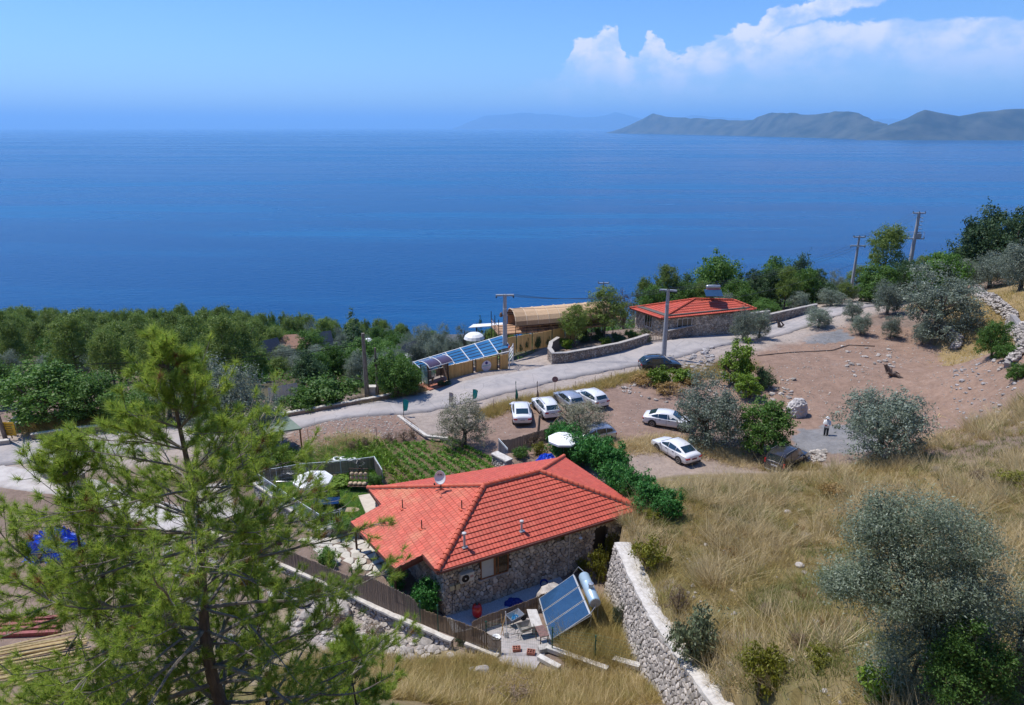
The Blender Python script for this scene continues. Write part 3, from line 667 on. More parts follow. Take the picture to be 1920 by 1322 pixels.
def blob_set(rs, kind, w, h):
 """ellipsoids that make a crown of width w and height h above z=0"""
 C = []; Q = []
 if kind == 'pine':                    # flat-topped layered Aleppo / Calabrian pine
  n = 17
  for k in range(n):
   t = k / (n - 1.); z = h * (.36 + .58 * t); a = k * 2.4 + rs.rand(); rad = w * .5 * (1 - t * .62) * (.45 + .5 * rs.rand()) * (.85 if t < .9 else .3)
   C.append((math.cos(a) * rad, math.sin(a) * rad, z)); q = w * (.14 + .09 * rs.rand()); Q.append((q, q, q * .62))
  C.append((0, 0, h * .9)); Q.append((w * .18, w * .18, h * .1))
 elif kind == 'olive':
  for k in range(13):
   a = k * 2.4 + rs.rand(); t = (k + .5) / 13; rad = w * .5 * .68 * math.sqrt(rs.rand() * .7 + .3) * (1 - .35 * t); z = h * (.2 + .6 * t) + rs.randn() * .03 * h
   C.append((math.cos(a) * rad, math.sin(a) * rad, z)); q = w * (.15 + .08 * rs.rand()); Q.append((q, q, q * .95))
  C.append((0, 0, h * .48)); Q.append((w * .36, w * .36, h * .38))
 elif kind == 'round':
  for k in range(14):
   a = k * 2.4 + rs.rand(); t = (k + .5) / 14; rad = w * .5 * .72 * math.sin(math.pi * (.25 + .6 * t)) * (.6 + .4 * rs.rand()); z = h * (.2 + .66 * t)
   C.append((math.cos(a) * rad, math.sin(a) * rad, z)); q = w * (.16 + .08 * rs.rand()); Q.append((q, q, q))
  C.append((0, 0, h * .5)); Q.append((w * .36, w * .36, h * .38))
 elif kind == 'bush':
  for k in range(10):
   a = k * 2.4 + rs.rand(); rad = w * .5 * .66 * rs.rand() ** .5; z = h * (.25 + .45 * rs.rand())
   C.append((math.cos(a) * rad, math.sin(a) * rad, z)); q = w * (.17 + .1 * rs.rand()); Q.append((q, q, min(q, h * .3)))
  C.append((0, 0, h * .4)); Q.append((w * .36, w * .36, h * .38))
 elif kind == 'conifer':
  n = 22
  for k in range(n):
   t = k / (n - 1.); a = k * 2.4; rad = w * .5 * (1 - t) ** .8 * .62; z = h * (.1 + .86 * t)
   C.append((math.cos(a) * rad, math.sin(a) * rad, z)); q = w * (.19 * (1 - t) + .045); Q.append((q, q, h * .04 + q * .3))
 return C, Q
KIND = {   # kind: (leaf material, bark, blobs, unit width, unit height, leaf size, faces, clumps, aspect, clump radius)
 'pine': ('leaf_pine', 'bark', 'pine', 8., 9., .13, 11500, 230, .4, .5),
 'olive': ('leaf_olive', 'olive_bark', 'olive', 6., 5., .078, 17000, 260, .42, .42),
 'olive_dry': ('leaf_olive_dry', 'olive_bark', 'olive', 6., 5., .07, 13000, 220, .42, .4),
 'round': ('leaf_green', 'bark', 'round', 7., 7., .12, 13000, 240, .6, .42),
 'dark': ('leaf_dark', 'bark', 'round', 7., 7., .12, 12000, 240, .6, .42),
 'bright': ('leaf_bright', 'bark', 'round', 4., 3.6, .1, 6000, 110, .6, .42),
 'bush': ('leaf_green', 'bark', 'bush', 4., 2.6, .09, 5600, 90, .6, .4),
 'bush_dark': ('leaf_dark', 'bark', 'bush', 4., 2.6, .085, 5000, 90, .5, .4),
 'bush_bright': ('leaf_bright', 'bark', 'bush', 3., 2.2, .12, 2200, 80, .6, .4),
 'bush_yellow': ('leaf_yellow', 'bark', 'bush', 2., 1.3, .06, 2600, 90, .4, .4),
 'bush_brown': ('leaf_brown', 'bark', 'bush', 2., 1.1, .06, 1500, 60, .2, .5),
 'bush_rust': ('leaf_rust', 'bark', 'bush', 2., 1.1, .07, 1400, 60, .3, .5),
 'bush_sage': ('leaf_sage', 'bark', 'bush', 2., 1.3, .06, 2400, 90, .4, .4),
 'hedge': ('leaf_hedge', 'bark', 'bush', 3.2, 2.8, .1, 6000, 170, .45, .42),
 'conifer': ('leaf_dark', 'bark', 'conifer', 7., 13., .2, 5200, 260, .35, .5),
}
PROTO = {}
def proto(kind, i):
 key = (kind, i)
 if key not in PROTO:
  rs = np.random.RandomState(sum(map(ord, kind)) * 7 + i); lm, bk, bl, w, h, ls, n, cl, asp, cr = KIND[kind]
  C, Q = blob_set(rs, bl, w, h); V, F = leaf_cloud(n, C, Q, ls, rs, asp, .3, cl, cr)
  V[:, 2] = np.maximum(V[:, 2], .03 if 'bush' in kind or kind == 'hedge' else .3)
  crown = np_mesh('crown', V, F, [M[lm]])
  if bl in ('bush', 'conifer'):
   mb = MB(); mb.tube([(0, 0, -.2), (0.03, 0, h * .8)], [.09 if bl == 'bush' else .2, .02], 5)
   for k in range(5): a = k * 1.3; mb.tube([(0, 0, .1), (math.cos(a) * w * .25, math.sin(a) * w * .25, h * .5)], [.05, .015], 4)
  else: mb = limb_tree(rs, h, w * .42, .17 if bl == 'pine' else .24, lean=(rs.randn() * .25, rs.randn() * .25), fork=.35 if bl == 'pine' else .22, n=6)
  tm = bpy.data.meshes.new('trunk'); tm.from_pydata(mb.v, [], mb.f); tm.materials.append(M[bk])
  PROTO[key] = (crown, tm, w, h)
 return PROTO[key]
_pk = random.Random(11)
def plant(kind, loc, w, h, label, cat='tree', group=None, name=None, var=None, rz=None, lean=0.):
 i = var if var is not None else _pk.randrange(4 if kind in ('pine', 'olive', 'round') else 2)
 crown, tm, W0, H0 = proto(kind, i)
 nm = name or {'pine': 'pine_tree', 'olive': 'olive_tree', 'olive_dry': 'olive_tree', 'round': 'leafy_tree', 'dark': 'leafy_tree', 'bright': 'leafy_tree', 'conifer': 'conifer_tree', 'hedge': 'hedge_shrub'}.get(kind, 'shrub')
 t = thing(nm, loc, label, cat, group, rz if rz is not None else _pk.random() * 6.28)
 t.scale = (w / W0, w / W0, h / H0)
 c = bpy.data.objects.new('crown', crown); COL.objects.link(c); c.parent = t
 k = bpy.data.objects.new('trunk' if cat == 'tree' else 'stem', tm); COL.objects.link(k); k.parent = t
 return t
def plant_px(kind, px, top_py, wpx, y, label, cat='tree', group=None, minh=1., **k):
 """a tree whose crown top is photographed at (px, top_py), wpx wide, standing y metres out"""
 a = PY(px, top_py, y); g = h1(a.x, y); h = max(minh, a.z - g); w = wpx * depth(a) / FPX
 return plant(kind, (a.x, y, g), w, h, label, cat, group, **k)
def plant_g(kind, px, base_py, wpx, hpx, label, cat='tree', group=None, **k):
 g = G(px, base_py); s = depth(g) / FPX
 return plant(kind, g, wpx * s, hpx * s * 1.03, label, cat, group, **k)

# ---- named trees and bushes around the yards and the road (photographed x, base y, width, height)
plant_g('olive', 1645, 862, 188, 150, 'large round grey-green olive tree beside the grey gravel and the person in white', var=0)
plant_g('olive', 1328, 835, 158, 124, 'big bushy olive tree hiding the front of a white saloon car', var=1)
plant_g('round', 1426, 850, 118, 106, 'dense glossy dark green tree behind the dark grey van', var=1)
plant_g('olive_dry', 868, 836, 118, 100, 'thin brownish olive tree at the corner of the vegetable garden', var=0)
plant_px('olive_dry', 1090, 748, 118, 56.5, 'dusty olive tree in front of the silver parked car', var=1)
plant_g('olive', 1392, 640, 54, 60, 'olive tree with thick leaning trunk beside the road, left crown', var=2)
plant_g('olive', 1422, 636, 48, 56, 'olive tree right next to the leaning-trunk olive by the road', var=3)
plant_g('olive', 1353, 606, 48, 62, 'tall narrow olive tree in front of the second red roof', var=0)
plant_g('olive', 1755, 626, 165, 118, 'very large spreading olive tree on the upper right terrace', var=1)
plant_g('olive', 1662, 590, 66, 62, 'round olive tree just left of the very large upper right olive', var=2)
plant_g('olive', 1668, 634, 42, 42, 'small olive tree on the stony edge of the bare field', var=3)
plant_g('olive', 1729, 646, 44, 50, 'small olive tree with a bare thin trunk standing in the bare field edge', var=0)
plant_g('olive', 1612, 628, 42, 42, 'small olive tree beside the dark gravel patch', var=1)
plant_g('olive', 1534, 614, 62, 38, 'low wide olive tree beside the road bend', var=2)
plant_g('olive', 1598, 600, 46, 36, 'low olive tree beyond the dark gravel patch', var=3)
plant_g('olive', 1496, 580, 48, 34, 'olive tree above the roadside wall, first of the row', var=3)
plant_g('olive', 1558, 575, 62, 34, 'grey olive tree behind the road bend', var=0)
plant_g('olive', 1610, 566, 58, 32, 'grey olive tree below the three-armed power pole', var=1)
plant_g('round', 1858, 672, 60, 74, 'fig-like green tree with bare trunk between the dry stone walls', var=2)
plant_g('bush', 1884, 676, 44, 36, 'bright green bush beside the fig-like tree', 'shrub', var=0)
plant_g('bush', 1905, 712, 40, 36, 'green shrub on the stony bank at the right edge', 'shrub', var=1)
plant_g('olive', 1800, 532, 84, 46, 'olive tree above the big spreading olive, near the dry stone wall', var=2)
plant_g('olive', 1856, 540, 90, 62, 'olive tree on the hill terrace left of the edge olive', var=3)
plant_g('olive', 1912, 545, 96, 92, 'tall olive tree at the right edge on the hill terrace', var=0)
plant_px('dark', 1860, 388, 118, 112, 'tall dark round tree on the hill crest, left one', group=None, var=0)
plant_px('dark', 1918, 392, 100, 108, 'tall dark round tree on the hill crest, right one', group=None, var=1)
plant_px('bush', 1790, 470, 80, 104, 'green bushes along the hill crest left of the dark round trees', 'shrub', var=0)
plant_px('bush', 1742, 486, 60, 104, 'low green bush behind the tilted power pole', 'shrub', var=1)
plant_px('pine', 1674, 424, 96, 112, 'tall ragged pine between the two tall power poles', var=1)
plant_px('round', 1660, 496, 92, 106, 'bright green broad tree in front of the ragged pine', var=3)
plant_px('pine', 1612, 500, 50, 118, 'small pine beside the three-armed power pole', var=2)
plant_px('olive', 1574, 512, 44, 112, 'small grey tree by the sea edge left of the three-armed power pole', var=1)
plant_px('pine', 1254, 496, 82, 108, 'open pine behind the left end of the second red roof', var=0)
plant_px('round', 1345, 474, 112, 114, 'big dome-shaped dark green tree behind the second house', var=0)
plant_px('dark', 1420, 506, 62, 112, 'dark leafy tree right of the dome-shaped tree', var=1)
plant_px('round', 1462, 480, 78, 112, 'leafy green tree with domed top behind the roadside olives', var=1)
plant_px('dark', 1500, 476, 60, 116, 'tallest dark leafy tree of the row beyond the road', var=0)
plant_px('dark', 1532, 504, 54, 116, 'grey-green leafy tree ending the row beyond the road', var=1)
plant_px('round', 1300, 522, 70, 104, 'leafy tree just behind the second red roof', var=2)
plant_px('round', 1400, 540, 60, 104, 'low leafy tree behind the solar tank of the second house', var=3)
plant_px('pine', 1210, 522, 62, 104, 'yellow-green pine at the left of the second red roof', var=3)
plant_px('bush_brown', 1172, 538, 52, 100, 'brown dried-out pine behind the garden pine', minh=4, name='dry_tree', var=0)
plant_px('round', 1440, 560, 60, 100, 'low green tree behind the roadside wall', var=1)
plant_px('pine', 1136, 542, 100, 86, 'pine tree shading the walled garden in front of the pavilion', var=2)
plant_px('pine', 1080, 570, 66, 84, 'pine tree with dense low crown beside the arched thatch pavilion', var=0)
plant_g('bright', 1378, 722, 76, 82, 'bright yellow-green bush beside the parked dark car', 'shrub', var=0, name='shrub')
plant_g('bright', 1400, 745, 60, 44, 'bright green bush above the big bushy olive', 'shrub', var=1, name='shrub')
plant_g('bush_dark', 1434, 726, 48, 46, 'dark green round bush at the edge of the bare field', 'shrub', var=0)
plant_g('bush_bright', 1234, 724, 52, 42, 'bright green bush in front of the dark parked car', 'shrub', var=0)
plant_g('bush_bright', 1282, 716, 48, 30, 'small bright bush right of the dark parked car', 'shrub', var=1)
plant_g('bush_rust', 1205, 720, 60, 20, 'rust brown dry scrub on the bank by the fence', 'shrub', var=0)
plant_g('bush_rust', 1255, 738, 70, 22, 'rust brown dry scrub on the bank below the bright bush', 'shrub', var=1)
plant_g('bush_rust', 1300, 722, 50, 20, 'rust brown dry scrub beside the rubble heap', 'shrub', var=0)
# hedge of dense green shrubs between the house and the parking
hz = [(1048, 812, 40, 40), (1042, 822, 52, 46), (1062, 838, 66, 60), (1092, 850, 70, 56), (1125, 858, 70, 62), (1150, 880, 70, 66), (1160, 906, 62, 62), (1190, 915, 64, 56), (1215, 934, 66, 52), (1248, 945, 66, 48)]
for a, b, c, d in hz: plant_g('hedge', a, b + 22, c, d + 12, 'dense deep green shrub in the hedge between the red roof and the parking', 'shrub', 'hedge shrubs beside the house', var=_pk.randrange(2))
# bushes near garden
plant_g('bright', 536, 880, 66, 50, 'bright yellow-green bush by the green-roofed shelter', 'shrub', name='shrub', var=0)
plant_g('bush', 505, 890, 60, 36, 'dark green bush left of the bright bush near the shelter', 'shrub', var=0)
plant_g('bush_sage', 470, 880, 52, 50, 'grey-green shrub below the big grey olive', 'shrub', var=1)
plant_g('olive', 440, 835, 170, 160, 'big grey olive tree behind the tall pine, beside the shelter', var=3)
plant_g('olive', 505, 842, 86, 100, 'olive tree overhanging the green shelter roof', var=2)
plant_g('olive', 395, 800, 110, 110, 'olive tree just across the road behind the pine trunk', var=1)
plant_g('bush_yellow', 1012, 852, 36, 26, 'round bright garden bush behind the far end of the roof', 'shrub', var=0)
plant_g('bush', 975, 858, 40, 24, 'shaggy shrub inside the small fenced corner garden', 'shrub', var=1)
plant_g('bush_brown', 1000, 836, 40, 24, 'brownish shrub against the small reed fence', 'shrub', var=0)
for a, b, c, d in ((662, 842, 26, 16), (688, 838, 30, 20), (733, 828, 34, 18), (757, 826, 36, 22), (776, 822, 30, 20)):
 plant_g('bush_brown', a, b, c, d, 'low purple-brown dry shrub along the upper edge of the vegetable garden', 'shrub', 'dry shrubs above the vegetables', var=_pk.randrange(2))
# lemon-like bushes and bamboo beyond the road
plant_g('bush', 610, 760, 130, 56, 'wide dark green spreading bush behind the roadside parapet', 'shrub', var=1)
plant_g('bush', 560, 770, 80, 40, 'dark green bush left end behind the roadside parapet', 'shrub', var=0)
plant_g('round', 745, 744, 90, 86, 'green tree behind the two roadside poles', var=2)
plant_g('round', 715, 734, 60, 60, 'green tree left of the two roadside poles', var=0)
plant_g('bush', 770, 738, 54, 54, 'green bush touching the bus shelter', 'shrub', var=0)
plant_g('round', 85, 790, 170, 110, 'broad bright pine-green tree by the road at the far left', var=1)
plant_g('round', 180, 790, 120, 90, 'leafy tree behind the tall pine on the left roadside', var=3)
plant_g('round', 15, 760, 80, 84, 'greyish leafy tree behind the leaning pole at the left edge', var=0)
for a, b, c, d, k, l in ((250, 792, 110, 70, 'round', 'leafy tree directly behind the upper part of the tall pine'), (318, 786, 100, 72, 'olive', 'silvery tree behind the upper right of the tall pine'), (372, 772, 90, 66, 'round', 'leafy tree between the tall pine and the big grey olive')): plant_g(k, a, b, c, d, l)
plant_px('conifer', 658, 580, 86, 98, 'tall dark pyramidal conifer in the forest gap', var=0)
for a, b, c, d in ((790, 608, 56, 108), (822, 612, 50, 112), (850, 632, 44, 100), (872, 614, 48, 114), (818, 636, 44, 98), (895, 626, 44, 104), (780, 636, 50, 96), (920, 640, 40, 96)): plant_px('olive', a, b, c, d, 'grey-green tree between the dark conifer and the arched pavilion', group='trees seaward of the glass canopy')
plant_px('conifer', 900, 590, 22, 150, 'small dark conifer on the skyline by the pavilion', var=1)

for i, (a, b, c, d) in enumerate(((1228, 530, 60, 100), (1285, 515, 66, 108), (1318, 530, 60, 102), (1385, 520, 66, 108), (1445, 505, 60, 110), (1480, 500, 56, 108), (1516, 500, 56, 112), (1556, 530, 50, 110), (1588, 530, 46, 108), (1640, 505, 60, 108), (1700, 490, 60, 106), (1735, 480, 60, 110), (1775, 470, 70, 110), (1820, 455, 80, 112))):
 plant_px(('round', 'dark', 'pine')[i % 3], a, b, c, d, ('green leafy tree', 'dark leafy tree', 'ragged pine')[i % 3] + ' in the belt along the sea edge beyond the second house', group='tree belt beyond the second house')
# ---- forest between the road and the sea
fr = random.Random(5); placed = []
def try_place(x, y, r):
 for a, b, q in placed:
  if (a - x) ** 2 + (b - y) ** 2 < (r + q) ** 2 * .25: return False
 placed.append((x, y, r)); return True
def proj(p):
 zc = p[1] * cP + (CAMZ - p[2]) * sP; yc = (CAMZ - p[2]) * cP - p[1] * sP; return 960 + FPX * p[0] / zc, 661 + FPX * yc / zc
SKY = [(-400, 575), (0, 574), (100, 578), (200, 579), (290, 577), (380, 566), (450, 572), (490, 590), (540, 570), (590, 586), (640, 600), (700, 592), (760, 604), (800, 618), (860, 618), (920, 614), (1000, 600), (1180, 560), (1300, 545), (1500, 540), (2400, 520)]
cells = []
y = 76.
while y < 216:
 x = -150.
 while x < 95: cells.append((x + fr.uniform(-2.6, 2.6), y + fr.uniform(-2.4, 2.4))); x += 5.1 + .016 * (y - 76)
 y += 5.0 + .018 * (y - 76)
roofs = [P(547, 640, -18), P(505, 655, -18)]
nf = 0
for x, y in cells:
 z = h1(x, y)
 px, py = proj((x, y, z + 4))
 if px < -140 or px > 1960 or z > -.6: continue
 if px > 760 and px < 1210 and y < 98: continue
 if px > 1000 and (y < 122 or y > 150): continue
 if 860 < px < 1010 and y > 165: continue
 d = float(seg_dist(np.array([x]), np.array([y]), [(q[0], q[1]) for q in ROADC])[0])
 if d < 6.2: continue
 u = fr.random(); skyt = np.interp(px, [q[0] for q in SKY], [q[1] for q in SKY])
 west = px < 520 + 60 * math.sin(y * .1)
 if west: kind = 'pine' if u < .78 else ('round' if u < .9 else 'olive')
 else: kind = 'pine' if u < .14 else ('olive' if u < .76 else ('round' if u < .93 else 'dark'))
 if y > 175: kind = 'pine' if u < .85 else 'round'
 H = {'pine': 8., 'olive': 4.4, 'round': 5.2, 'dark': 5.6}[kind] * fr.uniform(.8, 1.2); Wd = {'pine': 6., 'olive': 5.6, 'round': 5.2, 'dark': 5}[kind] * fr.uniform(.85, 1.2)
 top = PY(px, skyt + fr.uniform(0, 9), y).z; H = min(H, top - z) if y < 142 else min(13., top - z) * (1 if kind == 'pine' else .8)
 if H < 2.6: continue
 if H < 6: Wd *= .8
 tpx, tpy = proj((x, y, z + H))
 keep = True
 for (a, b, c, dd) in ((532, 632, 562, 648), (495, 652, 516, 666), (515, 740, 555, 756), (832, 628, 858, 638), (762, 648, 784, 662)):
  if y < 128 and a - 14 < px < c + 14 and tpy < dd - 3 and py > b: keep = False
 if not keep: H *= .45; Wd *= .7
 if not try_place(x, y, min(Wd, 5.5) * .74): continue
 where = 'in the near forest just below the road' if y < 105 else ('in the middle of the forest slope' if y < 150 else 'along the far forest edge above the sea')
 side = 'at the left' if px < 420 else ('in the centre' if px < 1000 else 'behind the second house')
 lk = {'pine': 'layered green pine', 'olive': 'silvery olive', 'round': 'green broad-leaved tree', 'dark': 'dark-leaved tree'}[kind]
 plant(kind, (x, y, z - .1), Wd, H, f'{lk} {where}, {side}', 'tree', f'{lk}s {where}, {side}')
 nf += 1
print('forest', nf)
# scrub below the trees
def scatter_stuff(name, pts, kind_mat, size, n_each, spread, hgt, label, cat, seed=1, aspect=.4):
 rs = np.random.RandomState(seed); P0 = np.array(pts); k = len(P0) * n_each; b = np.repeat(np.arange(len(P0)), n_each)
 p = P0[b] + np.c_[rs.randn(k, 2) * spread, rs.rand(k) * hgt]; nd = rs.randn(k, 3); a = np.cross(nd, rs.randn(k, 3)); a /= np.linalg.norm(a, axis=1, keepdims=True); nd /= np.linalg.norm(nd, axis=1, keepdims=True); bb = np.cross(nd, a)
 s = size * (.6 + .8 * rs.rand(k))[:, None]
 V = np.stack([p - a * s, p - bb * s * aspect, p + a * s, p + bb * s * aspect], 1).reshape(-1, 3)
 return tag(obj(name, np_mesh(name, V, np.arange(4 * k).reshape(k, 4), [M[kind_mat]])), label, cat, kind='stuff')
rs = np.random.RandomState(9); ux = rs.uniform(-130, 90, 5200); uy = rs.uniform(76, 205, 5200); uz = hf(ux, uy); dd = seg_dist(ux, uy, [(q[0], q[1]) for q in ROADC])
k = (uz < -1.3) & (dd > 7) & ~((ux > 4) & (uy < 100)) & ~((ux > 20) & (uy < 112)); scatter_stuff('undergrowth', np.c_[ux, uy, uz][k], 'leaf_green', .28, 14, .9, 1.5, 'green undergrowth covering the forest floor', 'undergrowth')
# ================================================================ masonry
def voronoi_cells(L, H, cx, cy, rs, jit=.42):
 """irregular rubble: cells of a jittered site grid clipped against their neighbours, inside L x H"""
 nx = max(1, int(round(L / cx))); ny = max(1, int(round(H / cy))); S = {}
 for j in range(-1, ny + 1):
  for i in range(-1, nx + 1):
   S[i, j] = ((i + .5 + (.5 if j % 2 else 0) * .8 - .2 + (rs.rand() - .5) * 2 * jit) * L / nx, (j + .5 + (rs.rand() - .5) * 2 * jit * .8) * H / ny)
 out = []
 for j in range(ny):
  for i in range(-1, nx + 1):
   a = S[i, j]; po = [(a[0] - 2 * cx, a[1] - 2 * cy), (a[0] + 2 * cx, a[1] - 2 * cy), (a[0] + 2 * cx, a[1] + 2 * cy), (a[0] - 2 * cx, a[1] + 2 * cy)]
   planes = [(1, 0, 0), (-1, 0, -L), (0, 1, 0), (0, -1, -H)]
   for dj in (-2, -1, 0, 1, 2):
    for di in (-2, -1, 0, 1, 2):
     b = S.get((i + di, j + dj))
     if b is None or (di == 0 and dj == 0): continue
     nx_, ny_ = a[0] - b[0], a[1] - b[1]; planes.append((nx_, ny_, nx_ * (a[0] + b[0]) / 2 + ny_ * (a[1] + b[1]) / 2))
   for (px, py, pc) in planes:
    q = []
    for k in range(len(po)):
     p0, p1 = po[k - 1], po[k]; d0 = p0[0] * px + p0[1] * py - pc; d1 = p1[0] * px + p1[1] * py - pc
     if d0 * d1 < 0: t = d0 / (d0 - d1); q.append((p0[0] + (p1[0] - p0[0]) * t, p0[1] + (p1[1] - p0[1]) * t))
     if d1 >= 0: q.append(p1)
    po = q
    if len(po) < 3: break
   if len(po) < 3: continue
   ar = abs(sum(po[k - 1][0] * po[k][1] - po[k][0] * po[k - 1][1] for k in range(len(po)))) / 2
   if ar > cx * cy * .12: out.append(po)
 return out
def stone_geo(po, gap, proud, rs):
 """a pillow-shaped stone face in (s, t, n) coordinates"""
 # drop near-duplicate corners, cut the sharp ones
 q = [p for k, p in enumerate(po) if math.hypot(p[0] - po[k - 1][0], p[1] - po[k - 1][1]) > .02]
 if len(q) < 3: return None
 cx = sum(p[0] for p in q) / len(q); cy = sum(p[1] for p in q) / len(q); ring = []
 for k in range(len(q)):
  a, b = q[k - 1], q[k]; ring += [(a[0] * .82 + b[0] * .18, a[1] * .82 + b[1] * .18), (a[0] * .18 + b[0] * .82, a[1] * .18 + b[1] * .82)]
 n = len(ring); sz = math.sqrt(max(.001, max(math.hypot(p[0] - cx, p[1] - cy) for p in ring)))
 V = []; rad = max(math.hypot(p[0] - cx, p[1] - cy) for p in ring)
 f0 = max(.5, 1 - gap / rad); pr = proud * (.6 + .8 * rs.rand()); tx, ty = rs.randn() * .12, rs.randn() * .12
 for f, h in ((f0, -.02), (f0 * .97, pr * .55), (f0 * .72, pr)):
  for p in ring: V.append((cx + (p[0] - cx) * f, cy + (p[1] - cy) * f, h + ((p[0] - cx) * tx + (p[1] - cy) * ty if h > 0 else 0)))
 F = []
 for r in range(2): F += [(r * n + k, r * n + (k + 1) % n, (r + 1) * n + (k + 1) % n, (r + 1) * n + k) for k in range(n)]
 F.append(tuple(2 * n + k for k in range(n)))
 return V, F, (cx, cy)
def masonry(parent, mapf, L, H, cx, cy, mt, seed=1, holes=(), limit=0, gap=.018, proud=.05, name='stone', jit=.42, top=None):
 rs = np.random.RandomState(seed); off = Vector(parent.location); items = []
 for po in voronoi_cells(L, H, cx, cy, rs, jit):
  c = (sum(p[0] for p in po) / len(po), sum(p[1] for p in po) / len(po))
  if any(a - .02 < c[0] < b + .02 and e - .02 < c[1] < g + .02 for a, b, e, g in holes): continue
  if top is not None and c[1] > top(c[0]): continue
  for a, b, e, g in holes:    # keep stones out of the openings
   po = [((a if abs(p[0] - a) < abs(p[0] - b) else b) if (a < p[0] < b and e < p[1] < g and (c[0] < a or c[0] > b)) else p[0],
       (e if abs(p[1] - e) < abs(p[1] - g) else g) if (a < p[0] < b and e < p[1] < g and not (c[0] < a or c[0] > b)) else p[1]) for p in po]
  g = stone_geo(po, gap, proud, rs)
  if g is None: continue
  V = [mapf(*v) for v in g[0]]; w = mapf(g[2][0], g[2][1], 0)
  ar = max(p[0] for p in po) - min(p[0] for p in po)
  items.append((-ar / depth(w) if depth(w) > 1 else 0, len(items), V, g[1], w))
 items.sort(key=lambda q: q[:2]); rest = MB()
 for k, (_, _, V, F, w) in enumerate(items):
  if k < limit:
   me = bpy.data.meshes.new(name); w = Vector(w); me.from_pydata([tuple(Vector(v) - w) for v in V], [], F); me.materials.append(mt)
   o = obj(name, me, parent, loc=w - off)
  else: rest.add(V, F)
 if rest.f:
  o = rest.build('wall_stones', mt, parent, world=True); o['kind'] = 'stuff'
def straight(O, Sdir, Ndir=None, up=Vector((0, 0, 1)), batter=0.):
 O = Vector(O); Sd = Vector(Sdir).normalized(); N = Vector(Ndir).normalized() if Ndir else Vector((Sd.y, -Sd.x, 0))
 def f(s, t, n): return O + Sd * s + up * t + N * (n - batter * t)
 return f
def poly_map(line, base, n_side=1, batter=0.):
 """map along a plan polyline; base(s) -> bottom height"""
 L = [Vector((p[0], p[1], 0)) for p in line]; cum = [0.]
 for a, b in zip(L[:-1], L[1:]): cum.append(cum[-1] + (b - a).length)
 nr = []
 for i in range(len(L)):
  d = (L[min(i + 1, len(L) - 1)] - L[max(i - 1, 0)]).normalized(); nr.append(Vector((d.y, -d.x, 0)) * n_side)
 def f(s, t, n):
  s = min(max(s, 0.), cum[-1]); i = 0
  while i < len(cum) - 2 and s > cum[i + 1]: i += 1
  k = (s - cum[i]) / (cum[i + 1] - cum[i]); p = L[i].lerp(L[i + 1], k); nn = nr[i].lerp(nr[i + 1], k).normalized()
  q = p + nn * (n - batter * t); return Vector((q.x, q.y, base(s) + t))
 return f, cum[-1]

# ================================================================ main house
sl = .50
hA = P(820, 1072, 2.9); hB = P(1203, 955, 2.9)
Uh = (hB - hA).normalized(); Vh = Vector((-Uh.y, Uh.x, 0))
def hit(px, py, p0, n):
 d = Vector(ray(px, py).tolist()); o = Vector((0, 0, CAMZ)); return o + d * ((p0 - o).dot(n) / d.dot(n))
nF = Vector((-Vh.x * sl, -Vh.y * sl, 1)).normalized()
hR1 = hit(906, 908, hA, nF); hR2 = hit(1014, 888, hA, nF)
rz = (hR1.z + hR2.z) / 2; kR = (rz - 2.9) / sl
hR1 = hA + Vh * kR + Uh * ((hR1 - hA).dot(Uh)); hR1.z = rz; hR2 = hA + Vh * kR + Uh * ((hR2 - hA).dot(Uh)); hR2.z = rz
hT = P(1057, 857, 2.9)
def pn(a, b, c): n = (b - a).cross(c - a).normalized(); return n if n.z > 0 else -n
hBL = P(690, 916, 2.72); nB = pn(hR1, hT, hBL); nL = pn(hA, hR1, hBL)
hN1 = hit(713, 948, hA, nL); hW1 = hit(658, 979, hA, nL); hW2 = hit(741, 1067, hA, nL); hN2 = hit(792, 1041, hA, nL)
print('roof', hA, hB, hR1, hR2, hT, hBL, hW1, hW2, hN1, hN2)
hc = (hA + hB + hT + hBL) / 4
house = thing('stone_house', (hc.x, hc.y, 0), 'big stone house with the red tiled hip roof in the middle of the picture', 'house')
def tile_proto(w, l):
 """one interlocking tile: a broad roll and a flat pan, front lip facing down the slope; local x across, y up the slope, z out"""
 prof = [(-.475, .01), (-.42, .004), (-.15, .004), (-.05, .009), (.1, .014), (.3, .014), (.42, .009), (.475, .01)]; V = []; F = []; n = len(prof)
 for y, dz in ((-.5, .055), (.52, .0)):
  for x, z in prof: V.append((x * w, y * l, z + dz))
 for x, z in prof: V.append((x * w, -.5 * l, z - .01))
 F += [(k, k + 1, n + k + 1, n + k) for k in range(n - 1)]; F += [(2 * n + k, 2 * n + k + 1, k + 1, k) for k in range(n - 1)]
 return V, F
TILE_ME = {}
tile_budget = [300]
